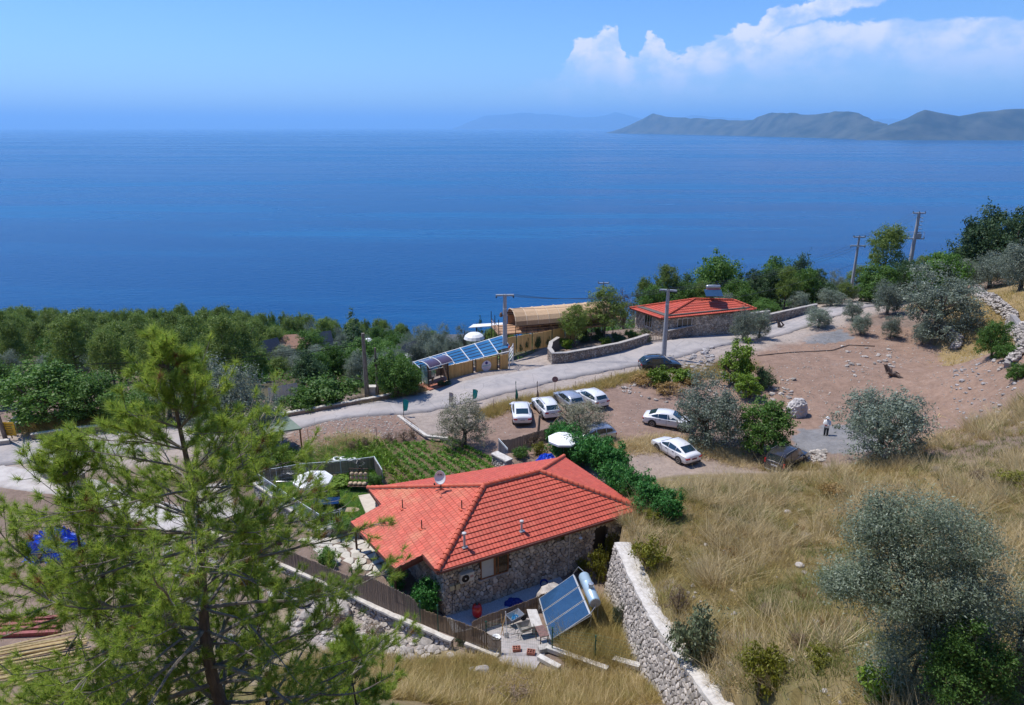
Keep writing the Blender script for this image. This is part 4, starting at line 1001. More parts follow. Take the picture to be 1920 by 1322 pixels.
def roof_plane(parent, name, poly, up, mt, tw=.23, tl=.345, ind=0, under=True, pad=.0, thick=.14):
 """tiles one by one over a planar convex polygon; `up` = direction up the slope in plan"""
 poly = [Vector(p) for p in poly]; n = Vector((0, 0, 0))
 for i in range(1, len(poly) - 1): n += (poly[i] - poly[0]).cross(poly[i + 1] - poly[0])
 n.normalize(); n = n if n.z > 0 else -n
 y = Vector((up[0], up[1], 0)); y.z = -(n.x * y.x + n.y * y.y) / n.z; y.normalize(); x = y.cross(n).normalized(); O = poly[0]
 q = [((p - O).dot(x), (p - O).dot(y)) for p in poly]
 if sum(q[k - 1][0] * q[k][1] - q[k][0] * q[k - 1][1] for k in range(len(q))) < 0: q = q[::-1]
 y0 = min(p[1] for p in q); y1 = max(p[1] for p in q); x0 = min(p[0] for p in q); x1 = max(p[0] for p in q)
 V, F = tile_proto(tw, tl); Mx = Matrix((x, y, n)).transposed(); full = []; part = MB(); rnd = random.Random(4); off = Vector(parent.location)
 def inside(a, b, m): return all((q[k][0] - q[k - 1][0]) * (b - q[k - 1][1]) - (q[k][1] - q[k - 1][1]) * (a - q[k - 1][0]) > m * math.hypot(q[k][0] - q[k - 1][0], q[k][1] - q[k - 1][1]) for k in range(len(q)))
 r = 0; b = y0 + tl * .5
 while b < y1 + tl:
  a = x0 + tw * .5 - tw
  while a < x1 + tw:
   c = [(a - tw / 2, b - tl / 2), (a + tw / 2, b - tl / 2), (a + tw / 2, b + tl / 2), (a - tw / 2, b + tl / 2)]
   k = sum(inside(u, v, -.03) for u, v in c)
   if k == 4: full.append((a, b))
   elif inside(a, b, -.24): part.add([(vx + a, vy + b, vz) for vx, vy, vz in V], F)
   a += tw
  b += tl
 # clip the cut tiles along the edges of the roof face
 if part.f:
  bm = bmesh.new(); vv = [bm.verts.new(p) for p in part.v]; [bm.faces.new([vv[i] for i in f]) for f in part.f]
  for k in range(len(q)):
   e = Vector((q[k][0] - q[k - 1][0], q[k][1] - q[k - 1][1], 0)); nn = Vector((e.y, -e.x, 0))
   bmesh.ops.bisect_plane(bm, geom=bm.verts[:] + bm.edges[:] + bm.faces[:], plane_co=Vector((q[k][0], q[k][1], 0)), plane_no=nn, clear_outer=True)
  cut = MB(); bm.verts.index_update(); cut.add([Mx @ v.co + O for v in bm.verts], [tuple(v.index for v in f.verts) for f in bm.faces]); bm.free()
 else: cut = MB()
 full.sort(key=lambda p: depth(Mx @ Vector((p[0], p[1], 0)) + O)); rot = Mx.to_euler()
 me = TILE_ME.get((tw, tl, mt.name))
 if me is None:
  me = bpy.data.meshes.new('roof_tile'); me.from_pydata(V, [], F); me.materials.append(mt); TILE_ME[(tw, tl, mt.name)] = me
 for k, (a, b) in enumerate(full):
  if k < ind: obj('roof_tile', me, parent, loc=Mx @ Vector((a, b, rnd.uniform(0, .004))) + O - off, rot=rot)
  else: cut.add([Mx @ Vector((vx + a, vy + b, vz)) + O for vx, vy, vz in V], F)
 if cut.f:
  o = cut.build('roof_tiles', mt, parent, world=True); o['kind'] = 'stuff'
 if under:
  mb = MB(); pts = [p - n * .012 for p in (poly if (poly[1] - poly[0]).cross(poly[2] - poly[1]).z > 0 else poly[::-1])]; mb.slab(pts, thick); mb.build('roof_deck', M['under_roof'], parent, world=True)
def ridge_tiles(parent, a, b, r=.13, step=.36, mt=None, mortar=True):
 a = Vector(a); b = Vector(b); L = (b - a).length; n = int(L / step); d = (b - a).normalized(); x = d.cross(Vector((0, 0, 1))).normalized(); z = x.cross(d); off = Vector(parent.location)
 me = TILE_ME.get(('ridge', r))
 if me is None:
  V = []; F = []
  for yy, s in ((-.02, 1.25), (.36 * step / .36 * 1.02, .9)):
   for k in range(8): t = math.pi * (k / 7.) * 1.0; V.append((math.cos(t) * r * s, yy, math.sin(t) * r * s * 1.1))
  F = [(k, 8 + k, 8 + k + 1, k + 1) for k in range(7)]; F.append(tuple(range(8)))
  me = bpy.data.meshes.new('ridge_tile'); me.from_pydata(V, [], F); me.materials.append(M['ridge_tile']); TILE_ME[('ridge', r)] = me
 Mx = Matrix((x, d, z)).transposed(); rot = Mx.to_euler(); st = L / n
 for k in range(n): obj('ridge_tile', me, parent, loc=a + d * (k * st) + Vector((0, 0, .06)) - off, rot=rot)
 if mortar:
  mb = MB(); mb.bar(a + Vector((0, 0, .03)), b + Vector((0, 0, .03)), r * 2.3, .06); mb.build('ridge_mortar', M['mortar_pale'], parent, world=True)
roof_plane(house, 'front', [hA, hB, hR2, hR1], Vh, M['tile'], ind=230)
roof_plane(house, 'left', [hBL, hA, hR1], -pn(hA, hR1, hBL), M['tile_pale'], ind=40, tw=.25)
Wl = (hA - hBL)
def xl(a, b):   # where the porch edge a-b meets the wall-side roof line
 d = b - a; e = hA - hBL; k = ((hBL.x - a.x) * e.y - (hBL.y - a.y) * e.x) / (d.x * e.y - d.y * e.x); return a + d * k
roof_plane(house, 'porch', [hW1, hW2, xl(hW2, hN2), xl(hW1, hN1)], -nL, M['tile_pale'], ind=30, tw=.25)
# two small pieces joining porch and main roof
roof_plane(house, 'right', [hB, hT, hR2], -pn(hB, hT, hR2), M['tile'], tw=.25)
roof_plane(house, 'back', [hT, hBL, hR1], -pn(hT, hBL, hR1), M['tile'])
roof_plane(house, 'back', [hT, hR1, hR2], -pn(hT, hR1, hR2), M['tile'])
ridge_tiles(house, hA, hR1, r=.15, step=.37); ridge_tiles(house, hR1, hR2); ridge_tiles(house, hB, hR2, r=.14); ridge_tiles(house, hT, hR2); ridge_tiles(house, hBL, hR1)
mb = MB()
for a, b in ((hA, hB), (hB, hT), (hT, hBL), (hBL, hN1), (hN1, hW1), (hW1, hW2), (hW2, hN2), (hN2, hA)):
 a = Vector(a); b = Vector(b); mb.bar(a + Vector((0, 0, -.1)), b + Vector((0, 0, -.1)), .035, .24)
mb.build('fascia', M['fascia'], house, world=True)
mb = MB(); mb.tube([hA + Vector((0, 0, -.03)) - Vh * .07, hB + Vector((0, 0, -.03)) - Vh * .07], .055, 8); mb.build('gutter', M['fascia'], house, world=True)
# walls (rubble facing on the two visible sides)
ins = .42
wA = hA + Uh * .55 + Vh * ins; wB = hB - Uh * .6 + Vh * ins; Lf = (wB - wA).length
wBL = hBL + Uh * .35 - Vh * .5; wT = hT - Uh * .4 - Vh * .5
gA = Vector((wA.x, wA.y, -1.0)); gB = Vector((wB.x, wB.y, -1.0)); gT = Vector((wT.x, wT.y, -1.)); gL = Vector((wBL.x, wBL.y, -1.))
HW = 3.62
mb = MB(); mb.prism([(g.x, g.y) for g in (gA + Vh * .1 + Uh * .1, gB + Vh * .1 - Uh * .1, gT, gL + Uh * .1)], -1.2, 2.6); core = mb.build('wall', M['mortar'], house, world=True)
# window positions measured along the front wall
def along(px, py, z): d = (P(px, py, z) - wA); return d.dot(Uh)
w0 = along(903, 1072, 1.75); w1 = along(952, 1060, 1.8)
vw0 = along(1067, 1020, 2.3)
fm = straight(gA, Uh, -Vh)
win_h = (2.1, 3.4)
ws0, ws1 = 2.3, 4.15
holes = [(ws0, ws1, win_h[0], win_h[1]), (7.35, 8.05, 3.1, 3.5), (10.35, 11.2, .6, 3.2)]
masonry(house, fm, Lf, HW, .31, .23, M['house_stone'], 21, holes, limit=300, proud=.045)
sd_ = (gL - gA); smap = straight(gL, -sd_, -Uh)
masonry(house, straight(gL, (gA - gL), Vector((-1, 0, 0)).lerp(-Uh, .8)), (gA - gL).length, HW, .31, .23, M['house_stone'], 22, limit=0, proud=.045)
def fp(s, t, n=0.): return fm(s, t, n)
# two-leaf timber window with sill
def timber_window(s0, s1, t0, t1):
 mb = MB()
 for a, b, c, d in ((s0, s0 + .07, t0, t1), (s1 - .07, s1, t0, t1), (s0 + .07, s1 - .07, t0, t0 + .07), (s0 + .07, s1 - .07, t1 - .06, t1)):
  mb.slab([fp(a, c, .01), fp(b, c, .01), fp(b, d, .01), fp(a, d, .01)], .09)
 w = mb.build('window', M['wood_frame'], house, world=True); w_loc = Vector(house.location)
 mid = s0 + (s1 - s0) * .47
 mb = MB(); mb.slab([fp(mid, t0 + .07, .0), fp(mid + .13, t0 + .07, .0), fp(mid + .13, t1 - .06, .0), fp(mid, t1 - .06, .0)], .06)
 mb.slab([fp(mid + .26, t0 + .07, -.01), fp(mid + .33, t0 + .07, -.01), fp(mid + .33, t1 - .06, -.01), fp(mid + .26, t1 - .06, -.01)], .04)
 o = mb.build('sash', M['wood_frame'], house, world=True); o.parent = w; o.location = (0, 0, 0)
 mb = MB(); mb.slab([fp(s0 + .07, t0 + .07, -.03), fp(mid, t0 + .07, -.03), fp(mid, t1 - .06, -.03), fp(s0 + .07, t1 - .06, -.03)], .01)
 o = mb.build('lace_curtain', M['curtain'], house, world=True); o.parent = w
 mb = MB(); mb.slab([fp(mid + .33, t0 + .07, -.03), fp(s1 - .07, t0 + .07, -.03), fp(s1 - .07, t1 - .06, -.03), fp(mid + .33, t1 - .06, -.03)], .01); mb.slab([fp(mid + .13, t0 + .07, -.03), fp(mid + .26, t0 + .07, -.03), fp(mid + .26, t1 - .06, -.03), fp(mid + .13, t1 - .06, -.03)], .01)
 o = mb.build('pane', M['dark_glass'], house, world=True); o.parent = w
 mb = MB(); mb.slab([fp(s0 - .12, t0 - .07, .05), fp(s1 + .12, t0 - .07, .05), fp(s1 + .12, t0, .05), fp(s0 - .12, t0, .05)], .2); o = mb.build('sill', M['concrete'], house, world=True); o.parent = w

timber_window(ws0, ws1, win_h[0], win_h[1])
mb = MB(); mb.slab([fp(7.35, 3.1, -.02), fp(8.05, 3.1, -.02), fp(8.05, 3.5, -.02), fp(7.35, 3.5, -.02)], .02); mb.build('small_window', M['dark_glass'], house, world=True)
mb = MB(); mb.slab([fp(10.35, .6, -.02), fp(11.2, .6, -.02), fp(11.2, 3.2, -.02), fp(10.35, 3.2, -.02)], .04); dr_ = mb.build('door', M['black'], house, world=True)
mb = MB(); mb.tube([fp(8.4, 3.9, .1), fp(8.4, 3.5, .07), fp(8.4, .9, .07)], .04, 8); mb.build('drainpipe', M['pale_concrete'], house, world=True)
mb = MB(); mb.lathe([(.02, -.02), (.13, -.1), (.13, -.14), (.03, -.1)], 10, c=fp(9.06, 3.2, .3)); mb.tube([fp(9.06, 3.2, .0), fp(9.06, 3.22, .3)], .02, 5); mb.build('wall_lamp', M['white'], house, world=True)
mb = MB()
for s0 in (.3, .66):
 mb.slab([fp(s0, 2.12 - (s0 - .3) * .1, .16), fp(s0 + .26, 2.12, .16), fp(s0 + .26, 2.42, .16), fp(s0, 2.42, .16)], .12)
 mb.build('meter_box', mat('cream_box', (.55, .48, .28), .5) if s0 == .3 else bpy.data.materials['cream_box'], house, world=True); mb = MB()
mb = MB(); mb.tube([fp(.43, 2.15, .07), fp(.43, 1.2, .07), fp(.4, .5, .07)], .018, 5); mb.tube([fp(.79, 2.15, .07), fp(.6, 1.9, .07), fp(.44, 1.7, .07)], .014, 5); mb.build('cable', M['black'], house, world=True)
# beam ends and a timber post under the porch roof
mb = MB()
for q in (hW1 + (hN2 - hW1) * .06, hW2 + (hN1 - hW2) * .06):
 q = Vector(q); mb.tube([(q.x, q.y, -.3), (q.x, q.y, q.z - .2)], .08, 6)
mb.build('porch_post', M['brown_wood'], house, world=True)
mb = MB(); a = Vector(hW2); b = Vector(hN2); mb.bar(a + Vector((0, .1, -.35)), b + Vector((0, .1, -.35)), .1, .14); mb.build('porch_beam', M['under_roof'], house, world=True)
# ---- things on the roof
def on_roof(px, py, p0, n): return hit(px, py, p0, n)
def pipe(px, py, ppy, plane, mt, r, cap, label):
 q = on_roof(px, py, *plane); h = max(.3, (py - ppy) / (FPX * cP / depth(q))); t = thing('vent_pipe', q, label, 'vent pipe', 'pipes through the red roof')
 mb = MB(); mb.tube([(0, 0, -.12), (0, 0, h)], r, 10); mb.build('pipe', mt, t, smooth=False)
 mb = MB(); mb.box((0, 0, .03), (.34, .34, .04), rz=.5); mb.build('flashing', M['ridge_tile'] if mt is M['black'] else M['metal'], t)
 if cap: mb = MB(); mb.lathe([(r * 1.3, h - .02), (r * 1.9, h + .02), (r * 1.9, h + .11), (r * .9, h + .15)], 10); mb.build('cowl', mt, t)
fr_ = (hA, nF); lf_ = (hA, nL)
M['pipe_grey'] = mat('pipe_grey', (.55, .52, .5), .6)
pipe(871, 1026, 1000, fr_, M['pipe_grey'], .07, True, 'pale capped vent pipe low on the front roof slope near the hip')
pipe(978, 996, 978, fr_, M['pipe_grey'], .065, True, 'pale capped vent pipe in the middle of the front roof slope')
pipe(755, 954, 936, lf_, M['black'], .035, False, 'thin black pipe on the left roof slope, upper left one')
pipe(866, 955, 937, lf_, M['black'], .035, False, 'thin black pipe on the left roof slope, close to the hip')
pipe(791, 992, 974, lf_, M['black'], .035, False, 'thin black pipe on the left roof slope, lowest one')
q = on_roof(827, 919, *lf_); dish = thing('satellite_dish', q, 'white oval satellite dish with dark lettering on the red roof ridge', 'satellite dish')
mb = MB(); mb.tube([(0, 0, -.1), (0, 0, .62)], .035, 8); mb.bar((-.35, -.18, .02), (.35, .16, .2), .04, .04); mb.bar((-.3, .12, .1), (0, 0, .3), .03, .03); mb.build('mast', M['black'], dish)
Mx = Matrix.Rotation(R(-8), 3, 'Z') @ Matrix.Rotation(R(68), 3, 'X'); prof = [(.02, .0), (.14, .012), (.26, .045), (.36, .09), (.405, .125), (.41, .11), (.36, .07), (.02, -.03)]
mb = MB(); mb.lathe(prof, 28, c=(0, -.1, .95), M=Mx); ds = mb.build('dish', M['white'], dish, smooth=True); ds.scale = (.92, 1, 1.12); ds.location = (0, 0, -.1)
mb = MB(); mb.tube([(0, -.05, .6), (-.28, -.5, .66), (-.33, -.55, .72)], .014, 5); mb.lathe([(.05, -.06), (.06, .06)], 8, c=(-.34, -.57, .75)); mb.build('receiver_arm', M['dark_metal'], dish)
# dark lettering, upper half of the dish: one bold word, a finer line beneath
mb = MB(); lz = 0
def letters(mb, strokes, h, w, gap, x0, y0, th, Mx, c, bend=0.):
 x = x0
 for g in strokes:
  for (ax, ay, bx, by) in g:
   a = Vector((x + ax * w, y0 + ay * h, .0)); b = Vector((x + bx * w, y0 + by * h, .0)); d = (b - a); n = Vector((-d.y, d.x, 0)).normalized() * th / 2
   q = [a - n, b - n, b + n, a + n]
   q = [Vector((v.x, v.y, .003 + .62 * (v.x * v.x + v.y * v.y) + bend)) for v in q]
   mb.poly([Mx @ v + Vector(c) for v in q])
  x += w + gap
GL = {'I': [(0, 0, 0, 1)], 'E': [(0, 0, 0, 1), (0, 0, 1, 0), (0, 1, 1, 1), (0, .5, .8, .5)], 'U': [(0, 0, 0, 1), (1, 0, 1, 1), (0, 0, 1, 0)], 'M': [(0, 0, 0, 1), (1, 0, 1, 1), (0, 1, .5, .4), (.5, .4, 1, 1)],
   'N': [(0, 0, 0, 1), (1, 0, 1, 1), (0, 1, 1, 0)], 'L': [(0, 0, 0, 1), (0, 0, 1, 0)], 'A': [(0, 0, .5, 1), (1, 0, .5, 1), (.2, .4, .8, .4)], 'R': [(0, 0, 0, 1), (0, 1, 1, 1), (1, 1, 1, .5), (0, .5, 1, .5), (.3, .5, 1, 0)],
   'O': [(0, 0, 0, 1), (1, 0, 1, 1), (0, 0, 1, 0), (0, 1, 1, 1)], 'D': [(0, 0, 0, 1), (1, .2, 1, .8), (0, 0, 1, .2), (0, 1, 1, .8)], 'T': [(.5, 0, .5, 1), (0, 1, 1, 1)], 'S': [(0, 0, 1, 0), (1, 0, 1, .5), (0, .5, 1, .5), (0, .5, 0, 1), (0, 1, 1, 1)]}
letters(mb, [GL[c] for c in 'NEUNLA'], .085, .055, .022, -.22, .13, .02, Mx, (0, -.1, .96)); letters(mb, [GL['I']] * 9, .045, .012, .028, -.2, .06, .014, Mx, (0, -.1, .96))
lt = mb.build('lettering', M['black'], dish); lt.scale = (.92, 1, 1.12); lt.location = (0, 0, -.1)
# ---- air conditioner on the wall
a0 = fp(1.3, 2.83, .22); rzh = math.atan2(Uh.y, Uh.x)
ac = thing('air_conditioner', (a0.x, a0.y, a0.z - .3), 'cream air conditioner unit with round fan grille on the shaded stone wall', 'air conditioner', rz=rzh)
M['ac_cream'] = mat('ac_cream', (.6, .56, .46), .5)
mb = MB(); mb.box((0, 0, .3), (.86, .3, .6)); mb.build('casing', M['ac_cream'], ac, bevel=.02)
mb = MB(); Mf = Matrix.Rotation(R(90), 3, 'X'); mb.lathe([(.235, .0), (.235, .03), (.2, .035), (.2, .01)], 20, c=(-.13, -.15, .3), M=Mf); mb.lathe([(.2, .0), (.2, .008)], 20, c=(-.13, -.152, .3), M=Mf)
mb.build('fan_grille', M['dark_metal'], ac)
mb = MB(); mb.lathe([(.055, .02), (.05, .04)], 10, c=(-.13, -.152, .3), M=Mf); mb.build('fan_hub', M['ac_cream'], ac)
mb = MB(); mb.box((.27, -.153, .34), (.2, .01, .035)); mb.box((.27, -.153, .28), (.2, .01, .02)); mb.box((.27, -.153, .4), (.17, .01, .02)); mb.build('red_label', M['plate_red'], ac)
mb = MB(); mb.bar((-.3, .15, -.02), (-.3, -.14, -.02), .04, .04); mb.bar((.3, .15, -.02), (.3, -.14, -.02), .04, .04); mb.build('bracket', M['dark_metal'], ac)
# ================================================================ yard behind the house
def gz(x, y): return h1(x, y)
def dropz(v): return Vector((v[0], v[1], gz(v[0], v[1])))
# white gravel strip along the wall
def patch(name, poly, mt, dz=.04, label=None, cat=None, kind='structure', step=.4):
 """a sheet draped over the ground inside a polygon"""
 xs = [p[0] for p in poly]; ys = [p[1] for p in poly]; gx_ = np.arange(min(xs), max(xs) + step, step); gy_ = np.arange(min(ys), max(ys) + step, step)
 bm = bmesh.new(); X, Y = np.meshgrid(gx_, gy_); vs = {}
 for j in range(len(gy_)):
  for i in range(len(gx_)): vs[i, j] = bm.verts.new((gx_[i], gy_[j], 0))
 for j in range(len(gy_) - 1):
  for i in range(len(gx_) - 1): bm.faces.new((vs[i, j], vs[i + 1, j], vs[i + 1, j + 1], vs[i, j + 1]))
 ar = sum(poly[k - 1][0] * poly[k][1] - poly[k][0] * poly[k - 1][1] for k in range(len(poly))); pl = poly if ar > 0 else poly[::-1]
 for k in range(len(pl)):
  a, b = pl[k - 1], pl[k]; bmesh.ops.bisect_plane(bm, geom=bm.verts[:] + bm.edges[:] + bm.faces[:], plane_co=Vector((a[0], a[1], 0)), plane_no=Vector((b[1] - a[1], a[0] - b[0], 0)), clear_outer=True)
 z = hf(np.array([v.co.x for v in bm.verts]), np.array([v.co.y for v in bm.verts]))
 for v, q in zip(bm.verts, z): v.co.z = q + dz
 me = bpy.data.meshes.new(name); bm.to_mesh(me); bm.free(); me.materials.append(mt); o = obj(name, me); return tag(o, label, cat, kind=kind)
def UV(s, v, z=None):
 q = wA + Uh * s + Vh * v; return Vector((q.x, q.y, gz(q.x, q.y) if z is None else z))
patch('gravel', [tuple(UV(a, b)[:2]) for a, b in ((-.3, -1.9), (1.2, -2.2), (7.6, -1.2), (7.8, 0), (0, 0))], M['white_gravel'], label=None)
q = UV(1.55, -1.05); t = thing('pressure_tank', q, 'shiny red round pressure tank standing by the stone wall', 'tank')
mb = MB(); mb.lathe([(.05, .12), (.2, .14), (.27, .24), (.29, .4), (.29, .68), (.26, .84), (.17, .93), (.05, .96)], 16); mb.build('body', M['red'], t, smooth=True)
mb = MB(); mb.lathe([(.05, -.02), (.05, .14)], 8); mb.box((.27, .0, .55), (.06, .06, .06)); mb.build('pipe_stub', M['red'], t); mb = MB(); mb.lathe([(.1, .95), (.1, 1.0), (.03, 1.05)], 8); mb.build('cap', M['black'], t)
def crumple(c, w, d, h, seed, n=14):
 rs = np.random.RandomState(seed); mb = MB(); V = []; F = []
 for j in range(n):
  for i in range(n):
   u, v = i / (n - 1.) - .5, j / (n - 1.) - .5; r = max(0, 1 - (abs(u * 2) ** 2.4 + abs(v * 2) ** 2.4)) ** .5
   V.append((c[0] + u * w * (1 + .1 * rs.randn()), c[1] + v * d * (1 + .1 * rs.randn()), c[2] + h * r * (.65 + .6 * rs.rand())))
 for j in range(n - 1):
  for i in range(n - 1): F.append((j * n + i, j * n + i + 1, (j + 1) * n + i + 1, (j + 1) * n + i))
 return mb.add(V, F)
tag(crumple((0, 0, 0), 1.1, .7, .35, 4).build('cloth_sheet', M['blue_cloth'], loc=UV(4.0, -1.0), smooth=False), 'dark blue cloth heap lying on white gravel by the wall', 'cloth')
t = thing('hose', UV(6.35, -.5), 'coiled blue hose leaning on the stone wall beside the solar panels', 'hose')
mb = MB(); [mb.tube([(math.cos(a * .35) * (.2 + .02 * k), .05 * k, .3 + math.sin(a * .35) * (.24 + .02 * k)) for a in range(19)], .022, 5) for k in range(3)]; mb.build('coil', M['blue_cloth'], t)
# inner reed fence
def reed_fence(name, line, h, label, mt='reed', h2=None, base=0., cat='fence', posts=True, step=.055, postm='green_post', hts=None, group=None):
 """a screen of upright reeds: every reed a rod (built together, kind stuff), posts and rails as parts"""
 a = Vector(line[0]); o = thing(name, dropz(a), label, cat, group); mb = MB(); L0 = 0; rnd = random.Random(len(line) * 7 + int(h * 100)); tot = sum((Vector(line[i + 1]) - Vector(line[i])).length for i in range(len(line) - 1))
 off = Vector(o.location); V = []; acc = 0.
 for i in range(len(line) - 1):
  p, q = Vector(line[i]), Vector(line[i + 1]); n = max(1, int((q - p).length / step))
  for k in range(n):
   c = p.lerp(q, (k + .5) / n); s = (acc + (q - p).length * k / n) / tot; hh = h if hts is None else np.interp(s, [w[0] for w in hts], [w[1] for w in hts]); hh *= rnd.uniform(.96, 1.03)
   d = (q - p).normalized(); nn = Vector((-d.y, d.x, 0)); w = step * .47; c = c + nn * rnd.uniform(-.006, .006); z = c.z + base if len(line[0]) == 3 and line[0][2] is not None else gz(c.x, c.y)
   mb.add([c - d * w - nn * .008 + Vector((0, 0, 0)), c + nn * -.02, c + d * w - nn * .008, c - d * w - nn * .008 + Vector((0, 0, hh)), c - nn * .02 + Vector((0, 0, hh)), c + d * w - nn * .008 + Vector((0, 0, hh)), c + nn * .015, c + nn * .015 + Vector((0, 0, hh))],
       [(0, 1, 4, 3), (1, 2, 5, 4), (2, 6, 7, 5), (6, 0, 3, 7), (3, 4, 5, 7)])
  acc += (q - p).length
 r = mb.build('reed_screen', M[mt], o, world=True); r['kind'] = 'stuff'
 mb = MB()
 for f in (.25, .8):
  for i in range(len(line) - 1):
   p, q = Vector(line[i]), Vector(line[i + 1]); d = (q - p).normalized(); nn = Vector((d.y, -d.x, 0))
   mb.tube([p + nn * -.03 + Vector((0, 0, h * f)), q + nn * -.03 + Vector((0, 0, h * f))], .008, 4)
 mb.build('wire', M['rust'], o, world=True)
 return o
ci = [UV(.45, -2.75, -.45), UV(1.2, -2.5, -.4), UV(4.0, -2.45, -.3), UV(6.6, -2.15, -.2)]
ci = [dropz(c) for c in ci]
reed_fence('reed_fence', ci, .95, 'low inner reed fence between the white gravel and the tool corner')
# long boundary fence on its stone footing with concrete cap
CAPZ = .85
cap = [P(*q, CAPZ) for q in ((372, 985), (430, 1012), (500, 1045), (560, 1072), (640, 1105), (700, 1136), (760, 1163), (820, 1188), (848, 1200))]
cap2 = [P(*q, CAPZ) for q in ((872, 1205), (900, 1214), (934, 1228))]
def cap_wall(line, w, zt, zb, label, seed, stones=True, limit=60, name='stone_wall', mt='grey_stone', capm='pale_concrete', cx=.34, cy=.26, th=.1, side=1, batter=.05, cell_h=None, capz=None):
 o = thing(name, (line[0][0], line[0][1], zb), label, 'wall'); L = smooth_line(line, 0)
 mb = MB(); n = []
 for i in range(len(L)):
  d = (L[min(i + 1, len(L) - 1)] - L[max(i - 1, 0)]); n.append(Vector((d.y, -d.x, 0)).normalized() * side)
 for i in range(len(L) - 1):
  a, b, na, nb = L[i], L[i + 1], n[i], n[i + 1]
  za, zb2 = (zt(i), zt(i + 1)) if callable(zt) else (zt, zt)
  f = lambda p, nn, k, z: Vector((p.x + nn.x * k, p.y + nn.y * k, z))
  mb.add([f(a, na, w / 2 - .04, zb), f(b, nb, w / 2 - .04, zb), f(b, nb, -w / 2, zb), f(a, na, -w / 2, zb), f(a, na, w / 2 - .04, za - th), f(b, nb, w / 2 - .04, zb2 - th), f(b, nb, -w / 2, zb2 - th), f(a, na, -w / 2, za - th)],
      [(0, 1, 2, 3), (7, 6, 5, 4), (0, 4, 5, 1), (1, 5, 6, 2), (2, 6, 7, 3), (3, 7, 4, 0)])
 mb.build('core', M['mortar' if mt != 'white_stone' else 'mortar_pale'], o, world=True)
 if th > 0:
  Lc = resample(L, .5); V = []; F = []; rnd = random.Random(seed); cm = MB(); m = len(Lc)
  for i, p in enumerate(Lc):
   d = (Lc[min(i + 1, m - 1)] - Lc[max(i - 1, 0)]); nn = Vector((d.y, -d.x, 0)).normalized(); ww = w / 2 + .05
   zt_ = zt if not callable(zt) else p.z; j = rnd.uniform(-.025, .025); k2 = rnd.uniform(-.03, .03)
   for s, z in ((ww + j, zt_ - th), (ww + j - .015, zt_), (-ww + k2, zt_ + .01), (-ww + k2, zt_ - th)): V.append((p.x + nn.x * s, p.y + nn.y * s, z + rnd.uniform(-.01, .01)))
  for i in range(m - 1): F += [(i * 4 + k, i * 4 + (k + 1) % 4, i * 4 + 4 + (k + 1) % 4, i * 4 + 4 + k) for k in range(4)]
  F += [(3, 2, 1, 0), tuple((m - 1) * 4 + k for k in range(4))]
  cm.add(V, F); cm.build('coping', M[capm], o, world=True)
 if stones:
  c1 = [p + q * (w / 2) for p, q in zip(L, n)]; mp, LL = poly_map(c1, (lambda s: zb), side, batter)
  H = ((zt(0) if callable(zt) else zt) - th) - zb
  masonry(o, mp, LL, H, cx, cy, M[mt], seed, limit=limit)
 return o
cap_wall(cap, .2, CAPZ, -.35, 'low rubble wall with white concrete coping under the reed fence', 31, limit=90, capm='pale_concrete')
cap_wall(cap2, .2, CAPZ, -.2, 'short broken end of the white coped rubble wall', 32, limit=10)
def up(p, z): return Vector((p[0], p[1], z))
fl1 = [up(p, CAPZ) for p in (P(372, 985, CAPZ), P(430, 1010, CAPZ), P(520, 1052, CAPZ), P(600, 1088, CAPZ), P(660, 1115, CAPZ))]
fence = reed_fence('reed_fence', [p + Vector((.0, .06, 0)) for p in fl1], 1.15, 'long brown reed fence behind the tall pine, on the coped wall', 'reed_grey')
fl2 = [P(660, 1115, CAPZ), P(738, 1149, CAPZ), P(789, 1170, CAPZ)]
reed_fence('reed_fence', [p + Vector((0, .06, 0)) for p in fl2], 1.5, 'high sagging grey reed screen left of the green shrub', 'reed_grey', hts=[(0, 1.35), (.25, 1.75), (.7, 1.6), (.92, 1.42), (1, .75)])
fl3 = [P(789, 1170, CAPZ), P(822, 1184, CAPZ), P(912, 1219, CAPZ), P(940, 1226, .6)]
reed_fence('reed_fence', [p + Vector((0, .06, 0)) for p in fl3], 1.05, 'low golden reed screen along the coped wall below the house', 'reed', hts=[(0, .95), (.4, 1.1), (.8, 1.1), (1, .8)])
for i, (px, py, lb) in enumerate(((663, 1112, 'green fence post beside the pine branch tip'), (738, 1146, 'green fence post in the middle of the high grey reed screen'), (789, 1168, 'dark green post at the low end of the high grey screen'), (822, 1182, 'green fence post in front of the stone house corner'), (912, 1214, 'green fence post at the corner of the tool yard'), (1115, 1242, 'green fence post standing alone in the dry grass'), (1035, 1225, 'green fence post hidden below the solar panels'))):
 q = P(px, py, CAPZ if i < 5 else .3) if i < 5 else G(px, py); t = thing('fence_post', q - Vector((0, .02, .1)), lb, 'post', 'green metal fence posts')
 mb = MB(); mb.box((0, 0, .85), (.06, .05, 1.7 if i != 2 else 1.3)); mb.build('shaft', M['green_post'], t); mb = MB(); mb.lathe([(.045, 1.69 if i != 2 else 1.5), (.05, 1.73 if i != 2 else 1.53), (.02, 1.77 if i != 2 else 1.56)], 6); mb.build('cap', M['green_post'], t)
 mb = MB(); [mb.box((.04, 0, z), (.04, .03, .05)) for z in (.35, .95, 1.45)]; mb.build('clip', M['green_post'], t)
